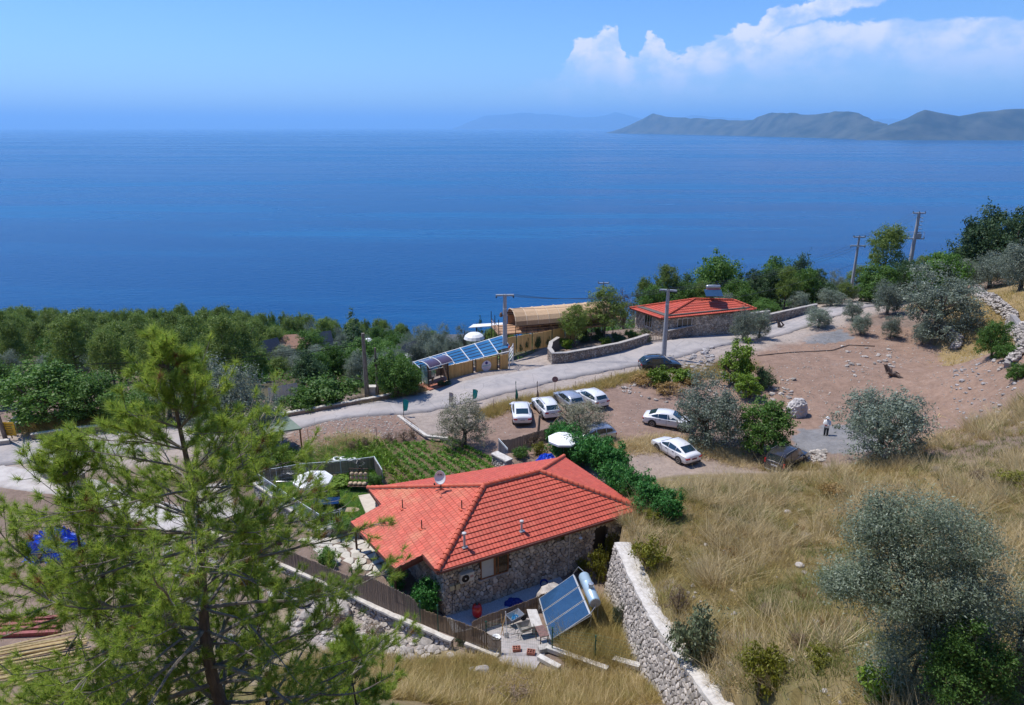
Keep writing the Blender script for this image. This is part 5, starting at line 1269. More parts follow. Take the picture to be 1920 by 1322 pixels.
# wire mesh between the last posts
t = thing('mesh_fence', G(912, 1219), 'thin green wire mesh fence in front of the tool yard and grass', 'fence'); mb = MB()
ln = [P(912, 1214, .85), G(1035, 1228, .1), G(1115, 1240, .1), G(1200, 1262, .1)]
for a, b in zip(ln[:-1], ln[1:]):
 for k in range(9): mb.tube([a + Vector((0, 0, .1 + k * .18)), b + Vector((0, 0, .1 + k * .18))], .0035, 3, cap=False)
 n = int((b - a).length / .1)
 for k in range(n): c = a.lerp(b, k / n); mb.tube([c + Vector((0, 0, .05)), c + Vector((0, 0, 1.55))], .0025, 3, cap=False)
r = mb.build('wire_mesh', M['green_post'], t, world=True); r['kind'] = 'stuff'
# paved slab of the tool yard
M['slab'] = mat('slab', (.40, .36, .34), .9, (.30, .27, .25), 3, bump=.3)
patch('yard_slab', GP((880, 1165), (1000, 1160), (1040, 1200), (1000, 1262), (940, 1245), (900, 1200)), M['slab'], .06)
# wheelbarrows
def wheelbarrow(loc, rz, label, mt, load=False):
 t = thing('wheelbarrow', loc, label, 'wheelbarrow', 'wheelbarrows in the tool yard', rz)
 mb = MB(); a = [(-.42, -.3), (.46, -.33), (.46, .33), (-.42, .3)]; b = [(-.22, -.17), (.2, -.2), (.2, .2), (-.22, .17)]
 V = [(x, y, .66 - (.0 if x > 0 else -.05)) for x, y in a] + [(x, y, .38) for x, y in b] + [(x * .95, y * .94, .66 - (.0 if x > 0 else -.05)) for x, y in a] + [(x * .93, y * .92, .4) for x, y in b]
 mb.add(V, [(i, (i + 1) % 4, 4 + (i + 1) % 4, 4 + i) for i in range(4)] + [(7, 6, 5, 4)] + [(8 + i, 12 + i, 12 + (i + 1) % 4, 8 + (i + 1) % 4) for i in range(4)] + [(12, 13, 14, 15)] + [(i, 8 + i, 8 + (i + 1) % 4, (i + 1) % 4) for i in range(4)])
 mb.build('tray', mt, t)
 mb = MB()
 for s in (-1, 1): mb.tube([(-.62, s * .05, .2), (.1, s * .2, .36), (.6, s * .27, .48), (.95, s * .3, .52)], .018, 6)
 mb.build('handle_frame', M['dark_metal'], t)
 for s in (-1, 1): mb = MB(); mb.tube([(.25, s * .2, .38), (.42, s * .24, .02), (.52, s * .24, .02), (.48, s * .25, .44)], .014, 5); mb.build('leg', M['dark_metal'], t)
 mb = MB(); Mw = Matrix.Rotation(R(90), 3, 'X'); mb.lathe([(.1, -.035), (.19, -.04), (.2, 0), (.19, .04), (.1, .035)], 14, c=(-.6, 0, .2), M=Mw); mb.build('wheel', M['tyre'], t)
 if load:
  mb = crumple((0, 0, .45), .42, .3, .16, 8, 8); mb.build('load', M['plastic_blue'], t)
 return t
wheelbarrow(G(985, 1192, .04), R(200), 'grey wheelbarrow with empty cement-stained tray, nearer one', M['wheelbarrow'])
wheelbarrow(G(966, 1172, .04), R(215), 'wheelbarrow holding blue plastic bits behind the empty one', M['metal'], True)
t = thing('shovel', G(950, 1198, .04), 'shovel with a long pale handle leaning upright in the tool yard', 'shovel'); mb = MB(); mb.tube([(0, 0, .25), (-.06, .3, 1.5)], .02, 6); mb.build('handle', M['white'], t); mb = MB(); mb.add([(-.12, 0, 0), (.12, 0, 0), (.13, .05, .28), (0, .06, .34), (-.13, .05, .28), (0, -.05, .0)], [(0, 5, 1, 2, 3, 4)]); mb.box((0, .03, .2), (.22, .015, .26)); mb.build('blade', M['metal'], t)
for i, (px, py, lx, lb) in enumerate(((939, 1192, .28, 'thin wooden pole leaning beside the shovel, left one'), (944, 1194, -.12, 'wooden tool handle between the left pole and the shovel'))):
 t = thing('wooden_pole', G(px, py, .04), lb, 'pole'); mb = MB(); mb.tube([(0, 0, 0), (lx, .35, 1.15)], .02, 6); mb.build('stick', M['plank'], t)
mb = MB(); mb.lathe([(.16, 0), (.24, .14), (.25, .15), (.2, .13), (.13, .04)], 12); tag(mb.build('basin', M['white'], loc=G(930, 1200, .05)), 'white plastic basin on the slab beside the shovel', 'basin')
t = thing('board', G(1008, 1180, .05), 'whitish door-like board leaning behind the solar panels', 'board'); mb = MB(); mb.slab([(-.35, -.75, .75), (.25, -.7, .75), (-.05, .35, 1.0), (-.6, .35, 1.0)], .05); mb.build('panel', M['pale_concrete'], t); mb = MB(); [mb.tube([(x, y, -.1), (x, y, .75)], .03, 4) for x, y in ((-.3, -.6), (.15, -.6), (-.45, .25), (-.1, .25))]; mb.build('trestle', M['brown_wood'], t)
M['rust_sheet'] = mat('rust_sheet', (.22, .12, .10), .8, (.13, .07, .06), 6)
t = thing('work_table', G(1016, 1206, .05), 'small rusty brown work table beside the wheelbarrow', 'table', rz=.3); mb = MB(); mb.box((0, 0, .72), (.5, .85, .05)); mb.build('tabletop', M['rust_sheet'], t)
for x in (-.2, .2):
 for y in (-.36, .36): mb = MB(); mb.box((x, y, .35), (.05, .05, .72)); mb.build('leg', M['brown_wood'], t)
t = thing('hollow_block_stack', G(1001, 1190, .04), 'stack of pale edge-on tiles left of the rusty table', 'tile stack'); mb = MB(); [mb.box((0, 0, .06 + k * .085), (.13, .3, .06)) for k in range(7)]; mb.build('slabs', M['concrete'], t)
t = thing('stone_block', G(1020, 1222, .04), 'rough pale block on the ground below the rusty table', 'block'); mb = MB(); mb.box((0, 0, .16), (.6, .4, .3), rz=.3); mb.build('block', M['concrete'], t, bevel=.03)
def hollow_brick(loc, rz, lb):
 t = thing('hollow_brick', loc, lb, 'brick', 'hollow clay bricks by the wire fence', rz); mb = MB(); s = .3; w = .035
 n = 3
 for k in range(n + 1): mb.box((-s / 2 + s * k / n * 1.3, 0, .1), (.03, .3, .2));
 for k in range(n): mb.box((-s / 2 + .065 + s * k / n * 1.3, -.13 + 0, .1), (.1, .03, .2)); mb.box((-s / 2 + .065 + s * k / n * 1.3, 0, .1), (.1, .03, .2)); mb.box((-s / 2 + .065 + s * k / n * 1.3, .13, .1), (.1, .03, .2))
 mb.build('shell', M['brick_red'], t)
hollow_brick(G(967, 1222, .07), .1, 'red hollow clay brick at the slab edge, left one'); hollow_brick(G(994, 1228, .07), -.2, 'red hollow clay brick at the slab edge, right one')
# ---- solar water heater
zl, zh_ = .75, 1.95
TL, BL_, TR, BR_ = P(1010, 1122, zl), P(1032, 1201, zl - .1), P(1075, 1076, zh_), P(1107, 1151, zh_ - .1)
base = dropz((TL + BR_) / 2); sol = thing('solar_water_heater', base, 'tilted rack of three dark blue solar panels with a pale blue water tank', 'solar heater')
sn = (BL_ - TL).cross(TR - TL).normalized(); sn = sn if sn.z > 0 else -sn
for k in range(3):
 f0, f1 = k / 3. + .008, (k + 1) / 3. - .008
 A_, B_, C_, D_ = TL.lerp(BL_, f0), TL.lerp(BL_, f1), TR.lerp(BR_, f1), TR.lerp(BR_, f0)
 mb = MB(); mb.slab([A_, B_, C_, D_] if (B_ - A_).cross(C_ - B_).z > 0 else [D_, C_, B_, A_], .09); pnl = mb.build('panel', M['metal'], sol, world=True)
 def ins4(m, l=0): c = (A_ + B_ + C_ + D_) / 4; return [c + (p - c) * (1 - m) + sn * .004 for p in (A_, B_, C_, D_)]
 q4 = ins4(.05); mb = MB(); mb.slab(q4 if (q4[1] - q4[0]).cross(q4[2] - q4[1]).z > 0 else q4[::-1], .002)
 o = mb.build('absorber_glass', M['panel_dark'], sol, world=True); o.parent = pnl
 mb = MB()
 for j in range(1, 12): a = q4[0].lerp(q4[1], j / 12.); b = q4[3].lerp(q4[2], j / 12.); mb.bar(a + sn * .003, b + sn * .003, .008, .004)
 o = mb.build('absorber_lines', M['glass_blue'], sol, world=True); o.parent = pnl
mb = MB(); g0 = lambda v: Vector((v.x, v.y, gz(v.x, v.y) - .1))
for p in (TL, BL_): mb.tube([p - sn * .1, g0(p)], .03, 5)
for p in (TR, BR_): mb.tube([p - sn * .1, g0(p)], .03, 5);
mb.tube([g0(TL) + Vector((0, 0, .3)), TR - sn * .12], .025, 5); mb.tube([g0(BL_) + Vector((0, 0, .3)), BR_ - sn * .12], .025, 5); mb.tube([TL - sn * .1, BL_ - sn * .1], .025, 5); mb.tube([TR - sn * .1, BR_ - sn * .1], .025, 5)
mb.build('frame', M['metal'], sol, world=True)
ta, tb = P(1094, 1079, 2.15), P(1116, 1131, 2.15); dta = (tb - ta).normalized(); xx = dta.cross(Vector((0, 0, 1))).normalized(); zz = xx.cross(dta); Mt = Matrix((xx, zz, dta)).transposed() if False else Matrix((xx, -zz, dta)).transposed(); Lt = (tb - ta).length
mb = MB(); mb.lathe([(.02, -.02), (.2, .0), (.29, .06), (.31, .1), (.31, Lt * .33), (.318, Lt * .33 + .01), (.31, Lt * .33 + .03), (.31, Lt * .66), (.318, Lt * .66 + .01), (.31, Lt * .66 + .03), (.31, Lt - .02), (.28, Lt)], 20, c=ta, M=Mt); tk = mb.build('tank', M['tank'], sol, world=True, smooth=True)
mb = MB(); mb.lathe([(.27, Lt - .01), (.27, Lt + .015), (.02, Lt + .04)], 16, c=ta, M=Mt); mb.build('tank_end', M['concrete'], sol, world=True)
mb = MB(); mc = ta.lerp(tb, .62); mb.lathe([(.12, .25), (.12, .5), (.15, .5), (.15, .58), (.02, .6)], 12, c=mc); o = mb.build('filler_cap', M['metal'], sol, world=True)
mb = MB(); mb.tube([TR + sn * .02, (TR + ta) / 2 + Vector((0, .15, .42)), ta + Vector((0, -.05, .28))], .022, 5); mb.tube([BR_ + sn * .02, tb + Vector((0, -.1, -.15)), tb], .022, 5); mb.tube([tb + Vector((0, 0, .3)), tb + dta * .05 + Vector((0, 0, -.4))], .02, 5)
for p in (ta.lerp(tb, .15), ta.lerp(tb, .88)):
 for s in (-.25, .25): mb.tube([p + xx * s - Vector((0, 0, .2)), g0(p + xx * s)], .03, 5)
mb.build('pipework', M['metal'], sol, world=True)
# boulder behind the panels and rocks
def rock_mesh(name, seed, mt, sub=2, jag=.22, flat=.75):
 bm = bmesh.new(); bmesh.ops.create_icosphere(bm, subdivisions=sub, radius=1.); rs = np.random.RandomState(seed); ax = rs.randn(9, 3); ax /= np.linalg.norm(ax, axis=1, keepdims=True); cut = .62 + .3 * rs.rand(9)
 for v in bm.verts:
  p = np.array(v.co)
  for a, c in zip(ax, cut):
   d = p @ a
   if d > c: p = p - a * (d - c) * .92
  p = p * (1 + jag * (rs.rand() - .5) * .35); v.co = (p[0], p[1], p[2] * flat)
 me = bpy.data.meshes.new(name); bm.to_mesh(me); bm.free(); me.materials.append(mt); return me
ROCK = [rock_mesh('rock', i, M['white_stone'], 2) for i in range(5)] ; ROCKG = [rock_mesh('rock', 20 + i, M['grey_stone'], 1) for i in range(5)]
def boulder(px, py, wpx, label, hs=.8, me=None, seed=0, sub=3, mt='white_stone', cat='boulder', group=None, z=None):
 q = G(px, py) if z is None else P(px, py, z); s = wpx * depth(q) / FPX / 2; m = me or rock_mesh('boulder', seed, M[mt], sub, .5, 1.); o = obj('boulder' if cat == 'boulder' else 'rock', m, loc=(q.x, q.y, q.z + s * hs * .55), rot=(0, 0, seed * 1.3), scale=(s, s * .85, s * hs)); return tag(o, label, cat, group)
M['boulder'] = mat('boulder', (.60, .56, .52), .85, (.36, .33, .31), 1.1, bump=.9, bscale=6)
b_ = boulder(1494, 778, 42, 'big pale limestone boulder on the bare red soil', 1.0, seed=3, mt='boulder', sub=4)
boulder(1036, 1128, 60, 'pale rounded rock behind the top of the solar panels', .8, seed=5, mt='white_stone', sub=3)
for i, (a, b, c) in enumerate(((610, 1140, 44), (640, 1152, 54), (580, 1158, 36), (606, 1172, 40), (706, 1184, 28), (682, 1200, 24), (800, 1209, 30), (812, 1222, 26), (846, 1234, 22), (903, 1262, 34), (885, 1258, 18), (570, 1130, 44))):
 boulder(a, b, c, ['big pale rock in the rubble at the foot of the coped wall', 'pale loose rock in the dry grass below the coped wall'][i > 5], .6, me=None, seed=30 + i, sub=2, cat='rock', group=['rocks below the coped wall', 'rocks in the dry grass below the wall'][i > 5])
for i, (a, b, c) in enumerate(((1478, 962, 16), (1497, 958, 12), (1492, 985, 10), (1600, 1180, 14), (1546, 1200, 14), (1500, 1062, 20), (1550, 1232, 20), (790, 1303, 16), (830, 1306, 14), (1508, 1075, 12), (1430, 1060, 12), (1300, 1100, 14), (1275, 1120, 16))):
 boulder(a, b, c, 'small white stone in the dry grass slope', .6, me=ROCK[i % 5], seed=i, cat='rock', group='white stones in the grass slope')
# concrete beams lying in the grass
def beam(a, b, w, h, label, mt='pale_concrete', name='concrete_beam', cat='beam', group=None):
 a = Vector(a); b = Vector(b); mb = MB(); mb.bar(a, b, w, h); o = mb.build(name, M[mt], loc=a, world=True, bevel=.02); return tag(o, label, cat, group)
beam(G(1025, 1222, .25), G(1140, 1262, .2), .3, .25, 'long weathered concrete kerb lying behind the dry grass')
beam(G(1010, 1238, .2), G(1050, 1258, .15), .3, .25, 'short concrete kerb piece left of the long one')
beam(G(1150, 1246, .3), G(1200, 1260, .3), .35, .25, 'concrete kerb end beside the big stone wall')
# ================================================================ big retaining wall on the right
wl = [Vector(p) for p in WALL_TOP]
if True:
 o = thing('retaining_wall', (wl[0].x, wl[0].y, 0), 'tall dry-stone retaining wall with broad concrete top below the grass slope', 'wall')
 rw = .5; mb = MB(); n = len(wl); nr = []
 for i in range(n): d = (wl[min(i + 1, n - 1)] - wl[max(i - 1, 0)]); nr.append(Vector((d.y, -d.x, 0)).normalized())
 left = nr[0] if nr[0].x < 0 else -nr[0]; nr = [q if q.dot(left) > 0 else -q for q in nr]
 ext = wl[-1] + (wl[-1] - wl[-2]).normalized() * 3.5; wl2 = wl + [ext]; nr2 = nr + [nr[-1]]
 for i in range(len(wl2) - 1):
  a, b, na, nb = wl2[i], wl2[i + 1], nr2[i], nr2[i + 1]; za, zb = -1.2, -1.2
  fa = [a + na * (.35 + .1 * 0), b + nb * .35, b - nb * .9, a - na * .9]; za_, zb_ = a.z - .1, b.z - .1
  Ha = a.z + 1.2; Hb = b.z + 1.2
  V = [a + na * (.0 + .13 * Ha), b + nb * (.13 * Hb), b - nb * .9, a - na * .9]; V = [Vector((v.x, v.y, -1.2)) for v in V] + [Vector((*(a)[:2], za_)), Vector((*(b)[:2], zb_)), Vector((*(b - nb * .9)[:2], zb_)), Vector((*(a - na * .9)[:2], za_))]
  mb.add(V, [(0, 1, 2, 3), (7, 6, 5, 4), (0, 4, 5, 1), (1, 5, 6, 2), (2, 6, 7, 3), (3, 7, 4, 0)])
 mb.build('core', M['mortar_pale'], o, world=True)
 # coping: broad rough concrete strip
 Lc = resample(wl2, .4); cm = MB(); V = []; F = []; rnd = random.Random(8); m = len(Lc)
 for i, p in enumerate(Lc):
  d = (Lc[min(i + 1, m - 1)] - Lc[max(i - 1, 0)]); nn = Vector((d.y, -d.x, 0)).normalized(); nn = nn if nn.dot(left) > 0 else -nn
  for s, z in ((.05, -.16), (.03, .03), (-.3, .06), (-.62, .05), (-.98, .0), (-1.0, -.2)): s += rnd.uniform(-.04, .04); V.append((p.x + nn.x * s, p.y + nn.y * s, p.z + z + rnd.uniform(-.02, .02)))
 for i in range(m - 1): F += [(i * 6 + k, i * 6 + k + 1, i * 6 + 7 + k, i * 6 + 6 + k) for k in range(5)]
 cm.add(V, F); cm.build('coping', M['pale_concrete'], o, world=True)
 # facing stones: mapped with batter, top following the slope
 cum = [0.]; [cum.append(cum[-1] + (Vector((b.x, b.y, 0)) - Vector((a.x, a.y, 0))).length) for a, b in zip(wl2[:-1], wl2[1:])]
 def wmap(s, t, nn_):
  s = min(max(s, 0), cum[-1]); i = 0
  while i < len(cum) - 2 and s > cum[i + 1]: i += 1
  k = (s - cum[i]) / (cum[i + 1] - cum[i]); p = wl2[i].lerp(wl2[i + 1], k); q = nr2[i].lerp(nr2[i + 1], k).normalized()
  z = -1.2 + t; hgt = p.z - z; return Vector((p.x, p.y, z)) + q * (.13 * max(0, hgt) + nn_)
 topf = lambda s: np.interp(s, cum, [p.z + 1.2 - .1 for p in wl2])
 masonry(o, wmap, cum[-1], max(p.z for p in wl2) + 1.2, (.29), .2, M['white_stone'], 44, limit=300, gap=.02, proud=.06, top=topf, jit=.46)
# ================================================================ lawn terrace on the left
LZ = .55
def L(px, py, z=LZ): return P(px, py, z)
# stone wall carrying the terrace, white railing
tw = [L(478, 905), L(540, 950), L(600, 992), L(650, 984), L(676, 990)]
cap_wall([Vector(p) for p in tw[:3]], .3, LZ + .04, -.5, 'stone wall under the white railing, left side of the lawn', 51, limit=70, side=1, batter=.04)
cap_wall([Vector(p) for p in tw[2:]], .3, LZ + .04, -.5, 'brown stone wall under the short railing in front of the lawn', 52, limit=60, side=1, mt='house_stone', batter=.04)
M['rail_white'] = mat('rail_white', (.62, .66, .68), .4)
def railing(name, line, h, label, step=.14, mt=None, arches=False):
 o = thing(name, line[0], label, 'railing'); mb = MB(); mt = mt or M['rail_white']
 for a, b in zip(line[:-1], line[1:]): mb.tube([a + Vector((0, 0, h)), b + Vector((0, 0, h))], .028, 6)
 mb.build('top_rail', mt, o, world=True); mb = MB()
 for a, b in zip(line[:-1], line[1:]): mb.bar(a + Vector((0, 0, .12)), b + Vector((0, 0, .12)), .025, .03); mb.bar(a + Vector((0, 0, h - .14)), b + Vector((0, 0, h - .14)), .02, .02)
 mb.build('bottom_rail', mt, o, world=True)
 me = bpy.data.meshes.new('baluster'); q = MB(); q.box((0, 0, h / 2), (.02, .02, h)); me.from_pydata(q.v, [], q.f); me.materials.append(mt)
 for a, b in zip(line[:-1], line[1:]):
  n = max(2, int((b - a).length / step))
  for k in range(n + 1):
   c = a.lerp(b, k / n)
   if k % 8 == 0: pm_ = MB(); pm_.box(c + Vector((0, 0, h / 2)), (.045, .045, h)); pm_.build('post', mt, o, world=True)
   else: obj('baluster', me, o, loc=c - Vector(o.location))
   if arches and k % 2 == 0 and k < n: d = a.lerp(b, (k + 1.8) / n); am = mb_a.tube([c + Vector((0, 0, h - .26)), c.lerp(d, .5) + Vector((0, 0, h - .14)), d + Vector((0, 0, h - .26))], .01, 4)
 return o
mb_a = MB()
railing('railing', [L(481, 908), L(540, 950), L(601, 990)], 1.05, 'long white metal railing along the left edge of the lawn')
r_ = railing('railing', [L(601, 990), L(643, 979)], 1.05, 'short white railing with scrolled bars at the front of the lawn', .16, arches=True); mb_a.build('scroll_bars', M['rail_white'], r_, world=True)
bf = [L(497, 905), L(520, 902), L(570, 893), L(640, 888), L(702, 880)]
reed_fence('reed_fence', [p + Vector((0, 0, 0)) for p in bf], 1.05, 'grey reed fence behind the umbrella and the swing seat', 'reed_grey', hts=None)
railing('railing', bf, 1.1, 'pale blue rail on top of the reed fence behind the umbrella', .6, mt=M['rail_white'])
rf = [L(702, 880), L(717, 905)]; reed_fence('reed_fence', rf, 1.05, 'reed fence corner right of the swing seat', 'reed_grey'); railing('railing', [L(703, 880), L(718, 906)], 1.15, 'pale rail at the fence corner by the vegetable rows', .5)
# lawn grass blades
def in_area(poly, n, rs, hold=None):
 xs = [p[0] for p in poly]; ys = [p[1] for p in poly]; x = rs.uniform(min(xs), max(xs), n); y = rs.uniform(min(ys), max(ys), n); k = in_poly(x, y, poly); return x[k], y[k]
def blades(name, x, y, per, h, w, spread, mt, label, cat='grass', lean=.45, seed=2, z=None, hv=.5):
 rs = np.random.RandomState(seed); z = hf(x, y) if z is None else np.full(x.shape, z); B = np.c_[x, y, z - .01]; hs = h * (1 - hv + 2 * hv * rs.rand(len(x))); ld = rs.randn(len(x), 2) * .25
 b = np.repeat(np.arange(len(x)), per); n = len(b); p = B[b] + np.c_[rs.randn(n, 2) * spread, np.zeros(n)]; a = rs.rand(n) * 6.28; wv = np.c_[np.cos(a), np.sin(a), np.zeros(n)] * w * .5
 hh = (hs[b] * (.6 + .5 * rs.rand(n)))[:, None]; tip = p + np.c_[rs.randn(n, 2) * lean * hh + ld[b] * hh + (p - B[b])[:, :2] * 1.2, hh[:, 0]]
 V = np.stack([p - wv, p + wv, tip], 1).reshape(-1, 3)
 return tag(obj(name, np_mesh(name, V, np.arange(3 * n).reshape(n, 3), [M[mt]])), label, cat, kind='stuff')
rs = np.random.RandomState(12); x, y = in_area(LAWN_L, 26000, rs); blades('lawn_grass', x, y, 3, .05, .03, .04, 'grass_blade', 'short green lawn of the terrace with the umbrella', z=LZ)
mb = MB(); pv = [L(672, 933), L(703, 928), L(720, 962), L(690, 974)]; mb.slab([p + Vector((0, 0, .06)) for p in pv], .12);
t = tag(mb.build('paving', M['paving'], loc=pv[0], world=True), kind='structure')
mb = MB(); pq = [L(702, 946), L(709, 944), L(726, 962), L(712, 958)]; mb.slab([p + Vector((0, 0, .075)) for p in pq], .05); tag(mb.build('plunge_pool', M['pool'], loc=pq[0], world=True), 'bright blue pool corner showing under the roof edge', 'pool')
mb = MB(); mb.lathe([(.62, 0), (.6, .012), (.02, .012)], 12, c=(0, 0, .0)); o = tag(mb.build('worn_patch', M['plot_soil'] if 'plot_soil' in M else mat('plot_soil', (.36, .27, .18), .95), loc=L(658, 956) + Vector((0, 0, .02))), kind='structure'); o.scale = (1, .55, 1)
# low hedge round the lawn
hl = [(545, 937, 60), (562, 930, 40), (580, 925, 46), (600, 920, 46), (622, 916, 46), (644, 912, 44), (530, 938, 34)]
for a, b, w in hl: plant('bush_bright', L(a, b - 4), w * .045, .62, 'clipped low green hedge shrub between the lawn and the reed fence', 'shrub', 'low hedge along the lawn', var=_pk.randrange(2))
plant('bush', L(706, 908), 1.3, .85, 'round green shrub right of the swing seat', 'shrub', var=0)
plant('bush', L(660, 985), 1.5, .5, 'low green planting by the corner of the red roof', 'shrub', var=1)
plant('bush', L(640, 993), 1.3, .45, 'green plants spilling over the short railing wall', 'shrub', var=0)
def umbrella(loc, w, h, label, tilt=0.):
 t = thing('garden_umbrella', loc, label, 'umbrella'); mb = MB(); n = 8; r = w / 2; V = [(0, 0, h)]
 ring = lambda rr, z, of=.39: [(rr * math.cos(of + 2 * math.pi * k / n), rr * math.sin(of + 2 * math.pi * k / n), z) for k in range(n)]
 V = ring(.22, h - .04) + ring(r * .55, h - .21) + ring(r, h - .5) + ring(r * .995, h - .66)
 F = [(i * n + k, i * n + (k + 1) % n, (i + 1) * n + (k + 1) % n, (i + 1) * n + k) for i in range(3) for k in range(n)]; mb.add(V, F); mb.build('canopy', M['umbrella'], t)
 mb = MB(); V = ring(.3, h - .02) + [(0, 0, h + .08)]; mb.add(V, [(k, (k + 1) % n, n) for k in range(n)]); mb.build('vent_cap', M['umbrella'], t)
 mb = MB(); mb.tube([(0, 0, 0), (0, 0, h + .12)], .028, 8); mb.build('pole', M['grey_paint'], t)
 mb = MB()
 for k in range(n): a = .39 + 2 * math.pi * k / n; mb.tube([(0, 0, h - .1), (r * .97 * math.cos(a), r * .97 * math.sin(a), h - .53)], .012, 4)
 mb.build('ribs', M['grey_paint'], t); mb = MB(); mb.lathe([(.3, 0), (.3, .06), (.1, .14)], 12); mb.build('base', M['pale_concrete'], t)
 mb = MB(); [mb.lathe([(.06, 0), (.05, .02)], 6, c=(.5 * math.cos(a), .5 * math.sin(a), h - .155)) for a in (-.9, -1.5, -2.1)]; mb.build('eyelet', M['black'], t)
 return t
umbrella(L(592, 951), 2.75, 2.75, 'white octagonal garden umbrella on the green lawn')
def chair(loc, rz, label):
 t = thing('garden_chair', loc, label, 'chair', 'dark chairs around the glass table', rz); m = M['black']
 mb = MB(); mb.box((0, 0, .44), (.48, .46, .05)); mb.build('seat', m, t); mb = MB(); mb.box((0, .23, .7), (.48, .05, .5)); mb.build('backrest', m, t)
 for x in (-.21, .21):
  for y in (-.2, .21): mb = MB(); mb.box((x, y, .22), (.04, .04, .44)); mb.build('leg', m, t)
  mb = MB(); mb.box((x, 0, .64), (.05, .44, .03)); mb.box((x, -.2, .55), (.03, .03, .2)); mb.build('armrest', m, t)
tc_ = L(614, 957); t = thing('garden_table', tc_, 'long dark garden table with a blue glass top on the lawn', 'table', rz=.12)
mb = MB(); mb.box((0, 0, .75), (1.75, .95, .03)); mb.build('glass_top', M['table_glass'], t); mb = MB(); [mb.box((0, y, .72), (1.8, .06, .05)) for y in (-.47, .47)]; [mb.box((x, 0, .72), (.06, .9, .05)) for x in (-.87, .87)]; mb.build('frame', M['black'], t)
for x in (-.84, .84):
 for y in (-.44, .44): mb = MB(); mb.box((x, y, .36), (.08, .08, .72)); mb.build('leg', M['black'], t)
for dx, dy, rz_, lb in ((-.45, .75, 0, 'dark garden chair behind the table, nearer the umbrella pole'), (.45, .8, 0, 'dark garden chair behind the table, farther from the umbrella pole'), (-.4, -.7, math.pi, 'dark garden chair on the front side of the table, left'), (.45, -.62, math.pi, 'dark garden chair on the front side of the table, right')):
 chair(tc_ + Vector((dx, dy + dx * .12, 0)), rz_ + .12, lb)
# swing seat
t = thing('swing_seat', L(672, 917), 'dark wicker double swing seat with beige padded cushions', 'swing seat', rz=-.05); mb = MB()
for x in (-.72, .72): mb.tube([(x, -.15, .5), (x, .3, .45), (x, .42, 1.5)], .03, 6)
mb.tube([(-.72, .42, 1.5), (.72, .42, 1.5)], .03, 6); mb.build('basket_frame', M['brown_wood'], t)
mb = MB(); [mb.tube([(-.7 + k * .14, .42, .6), (-.7 + k * .14, .44, 1.5)], .012, 4) for k in range(11)]; [mb.tube([(-.72, .43, .7 + k * .13), (.72, .43, .7 + k * .13)], .012, 4) for k in range(7)]; mb.box((0, 0, .4), (1.44, .75, .04)); mb.build('wicker', M['brown_wood'], t)
for k in range(4): mb = MB(); mb.lathe([(.02, -.1), (.14, -.09), (.19, 0), (.14, .1), (.02, .11)], 10, c=(-.52 + k * .345, -.12, .53)); c = mb.build('seat_cushion', M['cushion'], t, smooth=True)
for k in range(4):
 for j in range(2): mb = MB(); mb.lathe([(.02, -.08), (.13, -.07), (.17, 0), (.13, .08), (.02, .09)], 8, c=(-.5 + k * .34, .3, .78 + j * .32), M=Matrix.Rotation(R(80), 3, 'X')); mb.build('back_cushion', M['cushion'], t, smooth=True)
mb = MB(); mb.tube([(-.95, -.5, 0), (.95, -.5, 0)], .03, 5); mb.tube([(0, .6, 0), (0, .62, 2.1), (0, .3, 2.25), (0, -.02, 2.1)], .04, 6); mb.tube([(-.9, -.6, 0), (0, .6, .02), (.9, -.6, 0)], .03, 5); mb.tube([(0, -.02, 2.1), (-.3, .35, 1.5)], .012, 4); mb.tube([(0, -.02, 2.1), (.3, .35, 1.5)], .012, 4); mb.build('stand', M['black'], t)
# parasol corner garden behind the roof
cg = [G(935, 848), G(952, 868)]; railing('railing', cg, 1.3, 'short pale blue railing beside the far end of the roof', .16)
mb = MB(); mb.bar(cg[1] + Vector((0, 0, .2)), G(935, 872, .2) + Vector((-1, 1, 0)), .3, .5);
reed_fence('reed_fence', [G(935, 848), G(960, 846), G(1000, 833), G(1040, 822), G(1075, 815)], 1.15, 'curving grey reed fence between the parking and the corner garden', 'reed_grey')
cap_wall([G(927, 868), G(955, 884)], .6, 1.0, -.3, 'white stone step wall at the corner of the vegetable garden', 53, limit=20, mt='white_stone', side=1)
umbrella(P(1056, 866, 0.), 2.7, 2.6, 'white garden umbrella behind the far corner of the red roof')
tag(crumple((0, 0, .5), 1.4, .9, .5, 6).build('blue_tarp', M['blue_tarp'], loc=P(1025, 873, .2)), 'blue sheet showing under the far umbrella', 'tarp')
tag(crumple((0, 0, .5), .8, .8, .4, 7).build('blue_tarp', M['blue_tarp'], loc=P(1010, 882, .2)), 'small blue patch of sheet at the far roof edge', 'tarp')
# house patio paving between house and railing wall
M['flag'] = mat('flag', (.58, .54, .46), .8, (.46, .42, .35), 2)
def flags(poly, mt, cx, cy, label, limit=120, z0=.03, seed=3):
 xs = [p[0] for p in poly]; ys = [p[1] for p in poly]; x0, y0 = min(xs), min(ys); o = tag(obj_empty('patio', (x0, y0, 0)), kind='structure')
 rs = np.random.RandomState(seed); k = 0; rest = MB()
 for po in voronoi_cells(max(xs) - x0, max(ys) - y0, cx, cy, rs, .3):
  c = (sum(p[0] for p in po) / len(po) + x0, sum(p[1] for p in po) / len(po) + y0)
  if not in_poly(np.array([c[0]]), np.array([c[1]]), poly)[0]: continue
  g = stone_geo(po, .03, .03, rs)
  if g is None: continue
  z = h1(*c);
  me = bpy.data.meshes.new('flagstone'); me.from_pydata([(v[0] + x0 - c[0], v[1] + y0 - c[1], v[2] + z0) for v in g[0]], [], g[1]); me.materials.append(mt); q = obj('flagstone', me, o, loc=(c[0] - x0, c[1] - y0, z))
